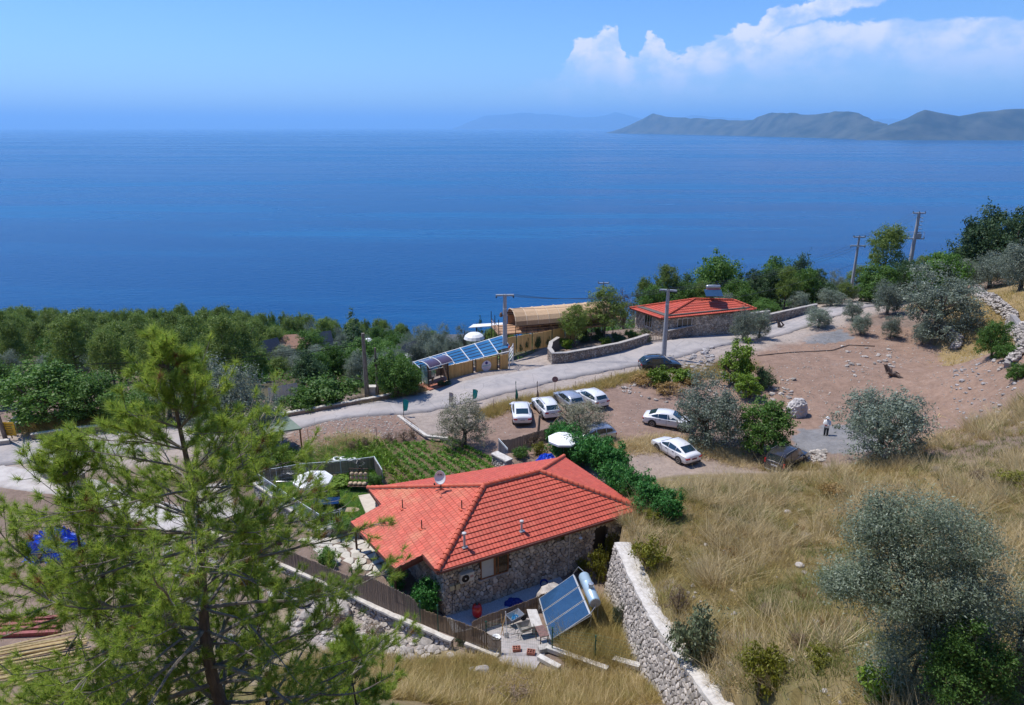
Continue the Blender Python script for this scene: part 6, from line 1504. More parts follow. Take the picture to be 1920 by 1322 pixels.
def obj_empty(name, loc): o = bpy.data.objects.new(name, None); COL.objects.link(o); o.location = loc; return o
flags(PL((560, 1010), (650, 1000), (700, 1010), (740, 1060), (690, 1080), (600, 1050)), M['flag'], .75, .6, 'pale paving stones')
plant_g('hedge', 795, 1145, 66, 76, 'bright green feathery shrub in front of the house corner and porch', 'shrub', var=0, name='shrub')
plant_g('hedge', 745, 1098, 50, 40, 'green shrub under the lower edge of the porch roof', 'shrub', var=1, name='shrub')
plant_g('bush', 615, 1058, 50, 34, 'green flowering bush on the patio below the railing wall', 'shrub', var=1)
plant_g('bush_yellow', 1120, 1088, 46, 70, 'yellow-green creeper climbing between the house end and the big wall', 'shrub', name='creeper', var=0)
plant_g('bush_yellow', 1142, 1052, 34, 60, 'yellow-green climbing plant over the top of the big wall', 'shrub', name='creeper', var=1)
plant_g('bush_yellow', 1092, 1072, 34, 30, 'yellow-green plant behind the solar tank', 'shrub', name='creeper', var=0)
# white tyres edging the weedy patch
def tyre_ring(px, py, lb, mt='white', rz=0, tilt=0):
 mb = MB(); R0, r0 = .28, .1; V = []; F = []; n, m_ = 16, 7
 for i in range(n):
  for j in range(m_): a = 2 * math.pi * i / n; b = 2 * math.pi * j / m_; V.append(((R0 + r0 * math.cos(b)) * math.cos(a), (R0 + r0 * math.cos(b)) * math.sin(a), .1 + r0 * math.sin(b)))
 for i in range(n):
  for j in range(m_): F.append((i * m_ + j, i * m_ + (j + 1) % m_, ((i + 1) % n) * m_ + (j + 1) % m_, ((i + 1) % n) * m_ + j))
 mb.add(V, F); o = mb.build('painted_tyre', M[mt], loc=G(px, py), smooth=True); o.rotation_euler = (tilt, .1, rz); return tag(o, lb, 'tyre', 'painted tyres behind the lawn fence')
M['turq'] = mat('turq', (.05, .45, .42), .5)
for a, b, m_, lb in ((566, 875, 'white', 'white painted tyre next to the turquoise one'), (577, 873, 'turq', 'turquoise painted tyre behind the lawn fence'), (621, 868, 'white', 'white painted tyre at the left of the broken row'), (632, 863, 'white', 'white painted tyre, full ring in the middle of the row'), (645, 862, 'white', 'white painted tyre sunk in the soil right of the full ring'), (660, 864, 'white', 'white painted tyre left of the swing seat top'), (669, 867, 'white', 'white painted tyre behind the swing seat top'), (677, 873, 'white', 'white painted tyre right behind the swing basket')): tyre_ring(a, b, lb, m_, a * .1, .15 if a > 600 else 0)
# green-roofed shelter
t = thing('shelter', G(540, 830), 'open shelter with flat green roof beside the big grey olive', 'shelter'); mb = MB()
g4 = [P(470, 770, 2.9), P(524, 768, 2.9), P(566, 803, 2.5), P(500, 812, 2.5)]; mb.slab(g4[::-1] if (g4[1] - g4[0]).cross(g4[2] - g4[1]).z < 0 else g4, .12); mb.build('roof', M['roof_green'], t, world=True)
for p in g4: mb = MB(); q = p.lerp((g4[0] + g4[2]) / 2, .08); mb.tube([(q.x, q.y, gz(q.x, q.y) - .1), (q.x, q.y, q.z - .1)], .07, 5); mb.build('post', M['wood_frame'], t, world=True)

# ================================================================ cars
def section(x, w, zb, zs, wt, ztop):   # half outline of one cross-section of the lower body
 return [(x, 0, zb), (x, w * .80, zb), (x, w * .97, zb + .1), (x, w, zs * .62), (x, w * .985, zs), (x, wt, ztop - .02), (x, wt * .6, ztop + .015), (x, 0, ztop + .025)]
def car(kind, loc, rz, paint, label, plate='plate', scale=1., group='parked cars'):
 """x forward; origin on the ground at the middle"""
 t = thing('parked_car', loc, label, 'car', group, rz); t.scale = (scale,) * 3
 spec = {'sedan': (4.5, .9, 1.46, [(-2.25, .70, .55, .78, .52, .82), (-2.2, .80, .32, .86, .62, .95), (-2.0, .86, .22, .9, .66, 1.03), (-1.5, .9, .2, .92, .74, 1.05), (-1.0, .9, .2, .92, .80, .98), (0, .9, .2, .9, .82, .94), (.75, .9, .2, .9, .80, .95), (1.0, .9, .2, .9, .74, .96), (1.6, .89, .2, .84, .74, .9), (2.0, .86, .22, .76, .7, .82), (2.2, .8, .28, .66, .62, .72), (2.27, .72, .36, .54, .5, .58)],
       [(-1.82, .72, 1.04), (-1.0, .66, 1.37), (-.5, .64, 1.45), (.0, .63, 1.46), (.4, .62, 1.42), (1.25, .68, .95)]),
   'hatch': (4.1, .88, 1.5, [(-2.0, .72, .5, .8, .6, .9), (-1.97, .82, .3, .9, .68, 1.0), (-1.8, .87, .22, .92, .72, 1.02), (-1.3, .89, .2, .94, .78, 1.0), (-1.0, .89, .2, .93, .80, .98), (0, .89, .2, .92, .82, .95), (.7, .89, .2, .9, .80, .96), (.95, .88, .2, .9, .74, .97), (1.5, .88, .2, .84, .74, .91), (1.85, .85, .22, .76, .7, .83), (2.02, .79, .28, .66, .62, .74), (2.08, .7, .36, .54, .5, .6)],
       [(-1.95, .70, .98), (-1.58, .67, 1.38), (-1.0, .66, 1.49), (-.2, .65, 1.5), (.35, .63, 1.45), (1.15, .68, .97)]),
   'suv': (4.45, .92, 1.62, [(-2.2, .76, .5, .86, .62, .98), (-2.16, .86, .32, .96, .70, 1.06), (-2.0, .9, .26, .98, .74, 1.08), (-1.4, .92, .25, 1.0, .80, 1.06), (-1.0, .92, .25, 1.0, .82, 1.02), (0, .92, .25, .98, .84, 1.0), (.8, .92, .25, .96, .82, 1.02), (1.05, .92, .25, .96, .76, 1.04), (1.6, .91, .25, .92, .78, 1.), (2.0, .88, .26, .86, .74, .92), (2.18, .82, .32, .74, .66, .82), (2.26, .74, .4, .62, .54, .66)],
     [(-2.12, .72, 1.06), (-1.62, .69, 1.48), (-1.1, .69, 1.6), (-.2, .68, 1.62), (.4, .66, 1.57), (1.2, .7, 1.03)]),
   'van': (4.35, .9, 1.8, [(-2.15, .80, .42, .9, .74, 1.08), (-2.13, .87, .3, 1.0, .80, 1.1), (-1.9, .9, .26, 1.05, .83, 1.12), (-1.3, .9, .24, 1.05, .84, 1.1), (-1.0, .9, .24, 1.04, .84, 1.08), (0, .9, .24, 1.0, .84, 1.05), (.8, .9, .24, 1.0, .82, 1.06), (1.1, .9, .24, 1.0, .76, 1.07), (1.65, .89, .24, .94, .76, 1.), (2.0, .86, .26, .86, .72, .92), (2.14, .8, .32, .74, .64, .82), (2.2, .72, .4, .6, .52, .64)],
     [(-2.12, .76, 1.08), (-2.0, .72, 1.68), (-1.6, .70, 1.79), (-.2, .70, 1.8), (.45, .66, 1.72), (1.3, .66, 1.05)])}[kind]
 Ln, hw, H, secs, roof = spec
 mb = MB(); n = len(secs); m = 8; V = []
 for x, w, zb, zs, wt, zt in secs:
  s = section(x, w, zb, zs, wt, zt); V += [(a, b, c) for a, b, c in s] + [(a, -b, c) for a, b, c in s[::-1][1:-1]]
 k = 2 * m - 2; F = [(i * k + j, i * k + (j + 1) % k, (i + 1) * k + (j + 1) % k, (i + 1) * k + j) for i in range(n - 1) for j in range(k)]
 F += [tuple(range(k - 1, -1, -1)), tuple((n - 1) * k + j for j in range(k))]
 mb.add(V, F)
 bz = lambda x: np.interp(x, [s[0] for s in secs], [s[5] for s in secs]); bw = lambda x: np.interp(x, [s[0] for s in secs], [s[4] for s in secs])
 # cabin shell
 V = []; x0, x1 = roof[0][0], roof[-1][0]; ring = []
 for i, (x, w, z) in enumerate(roof):
  wb = bw(x) + .03; zb = bz(x) - .03; z2 = max(z, zb + .02)
  V += [(x, wb, zb), (x, w + (wb - w) * .12, z2 - .07 if z2 - .07 > zb else zb + .005), (x, w * .9, z2), (x, 0, z2 + .015), (x, -w * .9, z2), (x, -(w + (wb - w) * .12), z2 - .07 if z2 - .07 > zb else zb + .005), (x, -wb, zb)]
 q = len(roof); mb.add(V, [(i * 7 + j, (i + 1) * 7 + j, (i + 1) * 7 + j + 1, i * 7 + j + 1) for i in range(q - 1) for j in range(6)] + [tuple(range(7)), tuple((q - 1) * 7 + j for j in range(6, -1, -1))])
 body = mb.build('body', M[paint], t, smooth=True)
 for p in body.data.polygons: p.use_smooth = True
 e = body.modifiers.new('edge', 'EDGE_SPLIT'); e.split_angle = R(52)
 # glass panes set 12 mm proud
 def pane(name, pts, mt='car_glass', sh=.012):
  mb = MB(); pts = [Vector(p) for p in pts]; nn = (pts[1] - pts[0]).cross(pts[2] - pts[0]).normalized(); c = sum(pts, Vector()) / len(pts)
  if nn.dot(c - Vector((0, 0, .8))) < 0: nn = -nn; pts = pts[::-1]
  mb.slab([p + nn * sh for p in pts], .02); mb.build(name, M[mt], t)
 r0, r1, r2, r3 = roof[0], roof[1], roof[-2], roof[-1]
 def rear(f, s): x = r0[0] + (r1[0] - r0[0]) * f; z = bz(r0[0]) + (r1[2] - bz(r0[0])) * f; w = (bw(r0[0]) + .0) * (1 - f) + r1[1] * f; return (x, w * s, z)
 pane('rear_window', [rear(.12, -.84), rear(.12, .84), rear(.9, .84), rear(.9, -.84)], sh=.035)
 def front(f, s): x = r3[0] + (r2[0] - r3[0]) * f; z = bz(r3[0]) + (r2[2] - bz(r3[0])) * f; w = bw(r3[0]) * (1 - f) + r2[1] * f; return (x, w * s, z)
 pane('windshield', [front(.12, -.88), front(.12, .88), front(.92, .88), front(.92, -.88)], sh=.035)
 # side windows, two or three panes per side
 rz_ = lambda x: np.interp(x, [a[0] for a in roof], [a[2] for a in roof]); rw = lambda x: np.interp(x, [a[0] for a in roof], [a[1] for a in roof])
 cuts = {'sedan': [(-1.42, -.85), (-.8, .02), (.08, .92)], 'hatch': [(-1.6, -1.0), (-.95, -.08), (-.02, .8)], 'suv': [(-1.75, -1.15), (-1.1, -.05), (.02, .9)], 'van': [(-1.92, -1.05), (-1.0, .02), (.1, 1.02)]}[kind]
 for s in (-1, 1):
  for a, b in cuts:
   P4 = []
   for x, up_ in ((a, 0), (b, 0), (b, 1), (a, 1)):
    zb, wb = bz(x) + .03, bw(x) + .03; zt, wt_ = rz_(x) - .1, rw(x) + (wb - rw(x)) * .14
    if zt < zb + .06: zt = zb + .06
    f = 0. if not up_ else 1.; P4.append((x, s * (wb + (wt_ - wb) * (f * .95 + .03)), zb + (zt - zb) * f))
   pane('side_window', P4, sh=.012)
 wx = {'sedan': (-1.32, 1.36), 'hatch': (-1.25, 1.28), 'suv': (-1.32, 1.34), 'van': (-1.3, 1.36)}[kind]; wr = .33 if kind != 'suv' else .36
 for x in wx:
  for s in (-1, 1):
   mb = MB(); Mw = Matrix.Rotation(R(90) * -s, 3, 'X'); mb.lathe([(wr * .66, -.1), (wr, -.09), (wr, .08), (wr * .92, .1), (wr * .66, .1)], 20, c=(x, s * (hw - .085), wr), M=Mw); w_ = mb.build('wheel', M['tyre'], t)
   mb = MB(); mb.lathe([(wr * .66, .08), (wr * .62, .105), (wr * .25, .085), (.03, .11)], 10, c=(x, s * (hw - .085), wr), M=Mw); o = mb.build('rim', M['rim'], t); o.parent = w_
   mb = MB(); mb.lathe([(wr + .065, .0), (wr + .065, .012), (.02, .012)], 20, c=(x, s * (hw - .006), wr + .015), M=Mw); mb.build('wheel_arch', M['black'], t)
 e0 = secs[1]; xr = secs[0][0]
 for s in (-1, 1):
  mb = MB(); zt = e0[5]
  if kind == 'van': mb.box((xr + .02, s * .80, 1.0), (.1, .12, .34))
  else: mb.box((xr + .07, s * .66, zt - .2), (.19, .36, .12), rz=-s * .22)
  mb.build('taillight', M['tail_red'], t)
  f = secs[-2]; mb = MB(); mb.box((f[0] - .06, s * .6, f[5] - .04), (.16, .22, .09), rz=-s * .5); mb.build('headlight', M['head_glass'], t)
  mb = MB(); mx = roof[-1][0] - .3; mb.box((mx, s * (hw + .07), 1.0), (.12, .2, .13)); mb.build('wing_mirror', M[paint], t, bevel=.02)
  for hx in (-.62, .22): mb = MB(); mb.box((hx, s * (hw + .005), .84), (.18, .03, .035)); mb.build('door_handle', M[paint] if kind != 'sedan' else M['black'], t)
  mb = MB()
  for dx in (-1.0, -.02, .98): mb.box((dx, s * (hw - .002), .62), (.014, .012, .56))
  mb.build('door_gap', M['black'], t)
 mb = MB(); mb.box((xr - .012, 0, secs[1][5] - .27 if kind != 'van' else .78), (.03, .5, .12)); mb.build('number_plate', M[plate], t)
 mb = MB(); [mb.box((xr - .03, -.18 + k * .06, secs[1][5] - .27 if kind != 'van' else .78), (.006, .03, .07)) for k in range(7)]; mb.build('plate_characters', M['black'], t)
 mb = MB(); mb.box((xr + .12, 0, .3), (.24, 1.5, .14)); mb.build('rear_bumper', M['black'] if kind != 'van' else M['metal'], t, bevel=.03)
 if kind in ('suv', 'van'):
  for s in (-1, 1): mb = MB(); mb.tube([(-1.6, s * (roof[2][1] - .04), H + .03), (.25, s * (roof[2][1] - .05), H + .02)], .022, 5); mb.build('roof_rail', M['metal'], t)
 mb = MB(); mb.tube([(-1.0, 0, H), (-1.1, 0, H + .12)], .01, 4); mb.build('aerial', M['black'], t)
 return t
def heading(a, b): return math.atan2(b[1] - a[1], b[0] - a[0])
def cpos(px, py, z=0.): q = P(px, py, z); return dropz(q)
car('sedan', cpos(977, 783), R(93), 'car_white', 'white saloon car seen from behind, first of the parked row from the left')
car('suv', cpos(1023, 775), R(107), 'car_white', 'white crossover car with dark lower bumper, second of the parked row', scale=.95)
car('hatch', cpos(1066, 762), R(112), 'car_silver', 'silver car mostly hidden behind the dusty olive tree')
car('hatch', cpos(1108, 757), R(118), 'car_white', 'white hatchback nearest the bank, last of the parked row')
car('sedan', cpos(1252, 796), R(-22), 'car_white', 'white saloon car half hidden by the big bushy olive', plate='plate')
car('sedan', cpos(1266, 853), R(119), 'car_white', 'white saloon car with red number plate alone in the pale lower lot', plate='plate_red')
car('hatch', cpos(1110, 828), R(200), 'car_silver', 'silver car whose windscreen shows beside the hedge')
car('van', cpos(1474, 872), R(42), 'car_grey', 'dark grey boxy van with roof rails below the glossy green tree')
car('suv', dropz(P(1236, 692, 0)), R(5), 'car_dark', 'dark estate car parked on the bank beside the road', scale=1.05)
car('hatch', dropz(P(543, 906, -1.)), R(178), 'car_silver', 'silver car roof behind the grey reed fence of the lawn')

# ================================================================ road furniture
def post_at(px, base, toppx, toppy, y=None):
 b = G(px, base); a = PY(toppx, toppy, b.y); return b, a
def flag_banner(px, base, tpy, mt, label, w=.55, full=True, lean=0.):
 b = G(px, base); top = PY(px, tpy, b.y); h = top.z - b.z; t = thing('feather_flag', b, label, 'flag', 'feather flags along the parking edge')
 mb = MB(); mb.tube([(0, 0, 0), (0, 0, h * .8), (.04, 0, h), (.1 * w, 0, h * 1.02)], [.03, .02, .012, .008], 6); mb.build('pole', M['dark_metal'], t)
 mb = MB(); V = []; n = 9
 for k in range(n):
  f = k / (n - 1); ww = w * (np.interp(f, [0, .12, .8, 1], [.55, .62, 1., .45]) if full else np.interp(f, [0, .3, 1], [.9, .7, .1])); z = h * (.12 + .86 * f) if not full else h * (.3 + .68 * f)
  for s in (0, .5, 1): V.append((s * ww, .06 * math.sin(f * 7 + s * 3), z))
 F = [(k * 3 + j, k * 3 + j + 1, k * 3 + j + 4, k * 3 + j + 3) for k in range(n - 1) for j in range(2)]; mb.add(V, F); mb.add([(v[0], v[1] + .004, v[2]) for v in V], [f[::-1] for f in F]); mb.build('cloth', M[mt], t); t.rotation_euler = (0, 0, R(25) if full else R(70))
 return t
flag_banner(757, 781, 749, 'teal', 'teal banner flag at the corner of the pale forecourt', .62)
flag_banner(843, 762, 736, 'grey_flag', 'greyish banner flag just above the thin brownish olive', .5)
flag_banner(887, 757, 730, 'teal', 'teal and white banner flag to the right of the thin brownish olive', .6)
flag_banner(967, 757, 715, 'teal_dark', 'narrow dark green pointed flag behind the first white saloon', .75, False)
b_, a_ = post_at(1007, 757, 1010, 706); flag_banner(1007, 757, 715, 'brown_flag', 'narrow brown flag with curved tip near the round sign', .55, False)
b_ = G(1040, 748); top_ = PY(1043, 711, b_.y); t = thing('round_sign', b_, 'round traffic sign seen from its dull reddish back on a thin post', 'sign'); hh = top_.z - b_.z
mb = MB(); mb.tube([(0, 0, 0), (0, 0, hh)], .03, 6); mb.build('post', M['rust'], t); mb = MB(); mb.lathe([(.31, 0), (.31, .02), (.02, .02)], 20, c=(0, -.04, hh), M=Matrix.Rotation(R(90), 3, 'X')); mb.build('disc', M['sign_back'], t); mb = MB(); mb.box((0, -.08, hh), (.06, .03, .12)); mb.build('clamp', M['metal'], t)
for k, (px, py, hpx) in enumerate(((926, 772, 24), (1078, 736, 22), (1115, 726, 22), (1146, 716, 18), (1170, 708, 18), (1190, 704, 16), (1200, 700, 16), (579, 830, 26), (650, 838, 30), (708, 838, 38), (730, 826, 16))):
 b_ = G(px, py); h = hpx / (FPX * cP / depth(b_)); mb = MB(); mb.tube([(0, 0, -.1), (.02 * (k % 3 - 1), 0, h)], .022, 5)
 tag(mb.build('fence_stake', M['rust'], loc=b_), 'thin rusty stake along the edge of the parking' if k < 7 else 'thin rusty stake at the edge of the stony plot', 'stake', 'fence stakes by the parking' if k < 7 else 'stakes round the stony plot')
# old timber post with brace by the small reed fence
b_ = G(1008, 824); a_ = PY(1012, 778, b_.y); t = thing('timber_post', b_, 'short brown timber post with slanting stay next to the parked crossover', 'post'); mb = MB(); mb.tube([(0, 0, 0), (a_.x - b_.x, 0, a_.z - b_.z)], [.13, .1], 7); mb.build('shaft', M['wood_pole'], t); mb = MB(); mb.tube([(.35, 0, .2), (1.9, .8, 1.9)], .04, 5); mb.build('stay', M['rust'], t)
# parapets and walls along the road
def low_wall(pts, w, h, label, mt, name='parapet_wall'):
 o = thing(name, pts[0], label, 'wall'); mb = MB(); rnd = random.Random(len(pts)); R_ = resample(pts, 1.2)
 for a, b in zip(R_[:-1], R_[1:]):
  za, zb = gz(a.x, a.y), gz(b.x, b.y); mb.bar(Vector((a.x, a.y, (za + zb) / 2 + h / 2 - .2)), Vector((b.x, b.y, (za + zb) / 2 + h / 2 - .2 + rnd.uniform(-.02, .02))), w, h + .4)
 mb.build('wall_body', mt, o, world=True)
 mb = MB()
 for a, b in zip(R_[:-1], R_[1:]): za = (gz(a.x, a.y) + gz(b.x, b.y)) / 2; mb.bar(Vector((a.x, a.y, za + h + .03)), Vector((b.x, b.y, za + h + .03)), w + .08, .07)
 mb.build('coping', M['pale_concrete'], o, world=True)
M['brown_wall'] = mat('brown_wall', (.33, .24, .18), .9, (.22, .16, .12), 4, bump=.3)
low_wall([P(528, 777), P(600, 766), P(660, 757), P(712, 747), P(738, 741)], .35, .55, 'long brown parapet wall on the sea side of the road', M['brown_wall'])
low_wall([P(60, 824), P(100, 818), P(145, 812), P(215, 805)], .35, .6, 'brown parapet with pale top across the road at the left', M['brown_wall'])
low_wall([P(-30, 838), P(20, 832)], .35, .5, 'short pale wall end by the yellow sign', M['concrete'])
# kerb of the forecourt
for i, (a, b) in enumerate((((747, 780), (800, 818)), ((800, 818), (840, 822)))): beam(P(*a, .1), P(*b, .1), .3, .2, ['straight pale kerb between stony plot and forecourt', 'short pale kerb end by the thin brownish olive'][i], name='kerb', cat='kerb')
t = thing('low_railing', P(757, 781), 'thin dark handrail along the pale kerb', 'railing'); mb = MB(); mb.tube([P(757, 781, .5), P(783, 800, .5)], .025, 5); [mb.tube([P(a, b, 0), P(a, b, .5)], .02, 4) for a, b in ((757, 781), (770, 790), (783, 800))]; mb.build('rail', M['dark_metal'], t, world=True)
mb = MB(); mb.box((0, 0, .65), (.75, .55, 1.3)); mb.box((0, 0, 1.33), (.9, .7, .12)); tag(mb.build('meter_pillar', M['pale_concrete'], loc=G(699, 747)), 'pale concrete box pillar between the two roadside poles', 'pillar')
# ---- bus shelter
bs = P(803, 728); be = P(838, 717); du = (be - bs).normalized(); dv = Vector((-du.y, du.x, 0)); rzs = math.atan2(du.y, du.x)
t = thing('bus_shelter', bs + Vector((0, 0, .0)), 'glass bus shelter with arched dark roof beside the bamboo fence', 'bus shelter', rz=rzs); Lb = 2.7
mb = MB(); mb.box((Lb / 2, .3, .06), (Lb + .8, 2.2, .2)); mb.build('platform', M['brick_red'], t)
for x in (0, Lb):
 mb = MB(); mb.box((x, 1.2, 1.25), (.1, .1, 2.3)); mb.build('post', M['dark_metal'], t); mb = MB(); mb.box((x, -.1, 1.25), (.1, .1, 2.3)); mb.build('post', M['dark_metal'], t)
mb = MB(); V = []; F = []; n = 9
for k in range(n):
 a = math.pi * (.08 + .62 * k / (n - 1)); y = .55 - math.cos(a) * -1.15 * -1 if False else .45 + 1.15 * math.cos(math.pi - a); z = 2.35 + .55 * math.sin(a)
 V += [(-.25, y, z), (Lb + .25, y, z), (-.25, y, z - .03), (Lb + .25, y, z - .03)]
for k in range(n - 1): b = 4 * k; F += [(b, b + 1, b + 5, b + 4), (b + 2, b + 6, b + 7, b + 3), (b, b + 4, b + 6, b + 2), (b + 1, b + 3, b + 7, b + 5)]
mb.add(V, F); mb.build('arched_roof', M['polycarb'], t)
for x in (-.25, Lb / 2, Lb + .25):
 mb = MB(); mb.tube([(x, V[4 * k][1], V[4 * k][2] + .02) for k in range(n)], .045, 5); mb.build('roof_rib', M['white'], t)
mb = MB(); mb.tube([(-.25, V[0][1], V[0][2]), (Lb + .25, V[0][1], V[0][2])], .04, 5); mb.tube([(-.25, V[-1][1], V[-1][2]), (Lb + .25, V[-1][1], V[-1][2])], .04, 5); mb.build('roof_edge', M['white'], t)
for x in (.05, .75, 1.3, 2.0): mb = MB(); mb.box((x + .33, 1.2, 1.35), (.62, .02, 1.7)); mb.build('pane', M['pane_glass'] if x in (.05, 1.3) else M['poster'], t)
for x in (-.02, Lb + .02): mb = MB(); mb.box((x, .55, 1.35), (.02, 1.1, 1.7)); mb.build('side_pane', M['pane_glass'] if x < 1 else M['poster'], t)
mb = MB(); mb.box((.9, .85, .62), (1.1, .4, .06)); mb.box((.5, .9, .4), (.06, .3, .4)); mb.box((1.3, .9, .4), (.06, .3, .4)); mb.build('bench', M['deck'], t)
mb = MB(); mb.box((.75, 1.17, .9), (.07, .02, .3)); mb.box((.84, 1.17, .85), (.05, .02, .2)); mb.build('print', M['black'], t)
mb = MB(); mb.box((Lb / 2, -.15, 2.33), (Lb, .08, .14)); mb.build('header', M['dark_metal'], t)
plant_g('bush_dark', 832, 722, 30, 12, 'dark low weeds at the foot of the bus shelter', 'shrub', var=1)
# ---- bamboo plank fence with round sign
fs, fe = P(838, 716), P(953, 692); du = (fe - fs).normalized(); nn = Vector((du.y, -du.x, 0)); Lf2 = (fe - fs).length; rzf = math.atan2(du.y, du.x)
t = thing('plank_fence', fs, 'golden upright bamboo plank fence with a round white sign', 'fence', rz=rzf); Hf = 1.85
me = bpy.data.meshes.new('plank'); q = MB(); q.box((0, 0, Hf / 2), (.108, .05, Hf)); me.from_pydata(q.v, [], q.f); me.materials.append(M['plank']); rnd = random.Random(3); x = .08
gaps = ((Lf2 * .415, Lf2 * .455), (Lf2 * .815, Lf2 * .85))
while x < Lf2:
 if not any(a < x < b for a, b in gaps): obj('plank', me, t, loc=(x, rnd.uniform(-.012, .012), rnd.uniform(-.03, .03)))
 x += .115
for a, b in gaps:
 for x in (a - .02, b + .02): mb = MB(); mb.box((x, -.04, 1.), (.09, .1, 1.95)); mb.build('post', M['brown_wood'], t)
mb = MB(); [mb.box((Lf2 / 2, .05, z), (Lf2, .06, .08)) for z in (.4, 1.4)]; mb.build('rail', M['brown_wood'], t)
xs = Lf2 * .63; mb = MB(); Mf = Matrix.Rotation(R(90), 3, 'X'); mb.lathe([(.62, 0), (.62, .03), (.02, .035)], 28, c=(xs, -.04, .95), M=Mf); sg = mb.build('round_sign', mat('sign_white', (.66, .6, .66), .5), t)
mb = MB(); mb.lathe([(.17, 0), (.17, .012), (.01, .012)], 20, c=(xs, -.074, 1.3), M=Mf); o = mb.build('blue_dot', M['navy'], t); o.parent = sg
mb = MB(); x0 = xs - .48; wd = [('M', .13), ('A', .1), ('N', .1), ('D', .1), ('A', .1), ('L', .08), ('I', .03), ('N', .1)]
for k, (ch, w) in enumerate(wd):
 for (ax, ay, bx, by) in GL[ch]:
  a = Vector((x0 + ax * w * .8, -.082, .93 + ay * .13)); b = Vector((x0 + bx * w * .8, -.082, .93 + by * .13)); mb.bar(a, b, .028, .008, up=Vector((0, 1, 0)))
 x0 += w + .035
o = mb.build('lettering', M['sea_teal'], t); o.parent = sg
mb = MB(); [mb.box((xs - .25 + k * .07, -.08, .82), (.045, .008, .03)) for k in range(8)]; [mb.box((xs - .2 + k * .07, -.08, .72), (.045, .008, .02)) for k in range(6)]; o = mb.build('small_lettering', mat('pinkish', (.5, .3, .35), .6), t); o.parent = sg
# ---- glazed roof behind the fence
t = thing('glazed_canopy', P(838, 716) + Vector((0, 1.5, 0)), 'large sloping canopy of blue glass panels with white rafters behind the bamboo fence', 'canopy')
c00, c10, c11, c01 = P(838, 695, 1.9), P(953, 668, 2.25), P(933, 628, 2.7), P(776, 678, 2.3)
lo = [P(794, 697, 1.5), P(960, 657, 1.6)]; hi = [P(774, 679, 2.3), P(941, 629, 2.5)]
def bil(u, v): return lo[0].lerp(lo[1], u).lerp(hi[0].lerp(hi[1], u), v)
nu, nv = 6, 5
for i in range(nu):
 for j in range(nv):
  if i == 5 and j < 1: continue
  e = .012; q4 = [bil((i + e) / nu, (j + .05) / nv), bil((i + 1 - e) / nu, (j + .05) / nv), bil((i + 1 - e) / nu, (j + .93) / nv), bil((i + e) / nu, (j + .93) / nv)]
  mb = MB(); mb.slab(q4, .03); mb.build('glass_panel', M['glass_blue'], t, world=True)
up_ = Vector((0, 0, .05))
for i in range(nu + 1): mb = MB(); mb.bar(bil(i / nu, 0) + up_, bil(i / nu, 1) + up_, .09, .07); mb.build('rafter', M['white'], t, world=True)
for j in range(nv + 1): mb = MB(); mb.bar(bil(0, j / nv) - up_ * .5, bil(1, j / nv) - up_ * .5, .1, .08); mb.build('purlin', M['white'] if j in (0, nv) else M['dark_metal'], t, world=True)
for u, v in ((0, 0), (.33, 0), (.66, 0), (1, 0), (0, 1), (.33, 1), (.66, 1), (1, 1)): p = bil(u, v); mb = MB(); mb.tube([(p.x, p.y, min(-.2, gz(p.x, p.y))), p], .06, 5); mb.build('column', M['white'], t, world=True)
# turnstile-like white gate post
t = thing('gate_frame', P(958, 690), 'white slatted gate frame at the end of the bamboo fence', 'gate'); mb = MB()
g0_, g1_ = P(955, 692), P(962, 682); [mb.tube([g0_ + Vector((0, 0, z)), g1_ + Vector((0, 0, z + .15))], .04, 5) for z in (1.0, 1.4, 1.8, 2.2)]; [mb.tube([g, g + Vector((0, 0, 2.5))], .05, 6) for g in (g0_, g1_)]; mb.build('bars', M['white'], t, world=True)
mb = MB(); mb.lathe([(.12, 2.5), (.14, 2.6), (.08, 2.75)], 8, c=g0_ + Vector((0, 0, .05))); mb.build('lamp', mat('orange', (.55, .12, .03), .4), t, world=True)
# ---- second plank fence with climbers under the pavilion
p0, p1, p2 = P(951, 664), P(1020, 652), P(1100, 632)
line = [p0, p1, p2]; t = thing('plank_fence', p0, 'golden plank fence with dark climbing plants under the pavilion', 'fence'); me2 = bpy.data.meshes.new('plank'); q = MB(); q.box((0, 0, 1.05), (.19, .05, 2.1)); me2.from_pydata(q.v, [], q.f); me2.materials.append(M['plank_yellow'])
for a, b in zip(line[:-1], line[1:]):
 n = int((b - a).length / .2); rz_ = math.atan2(b.y - a.y, b.x - a.x)
 for k in range(n):
  if k % 11 == 6: mb = MB(); c = a.lerp(b, (k + .5) / n); mb.box(c + Vector((0, 0, 1.1)), (.07, .07, 2.3), rz=rz_); mb.build('post', M['brown_wood'], t, world=True); continue
  c = a.lerp(b, (k + .5) / n); obj('plank', me2, t, loc=c - p0 + Vector((0, 0, rnd.uniform(-.02, .05))), rot=(0, 0, rz_))
for k, (px, py) in enumerate(((974, 659), (986, 657), (1008, 655), (1025, 650), (1046, 642))): plant('bush_dark', P(px, py), .9, 1.5 + .3 * (k % 3), 'dark climbing plant on the golden plank fence', 'climber', 'climbers on the plank fence', name='climber', var=k % 2)
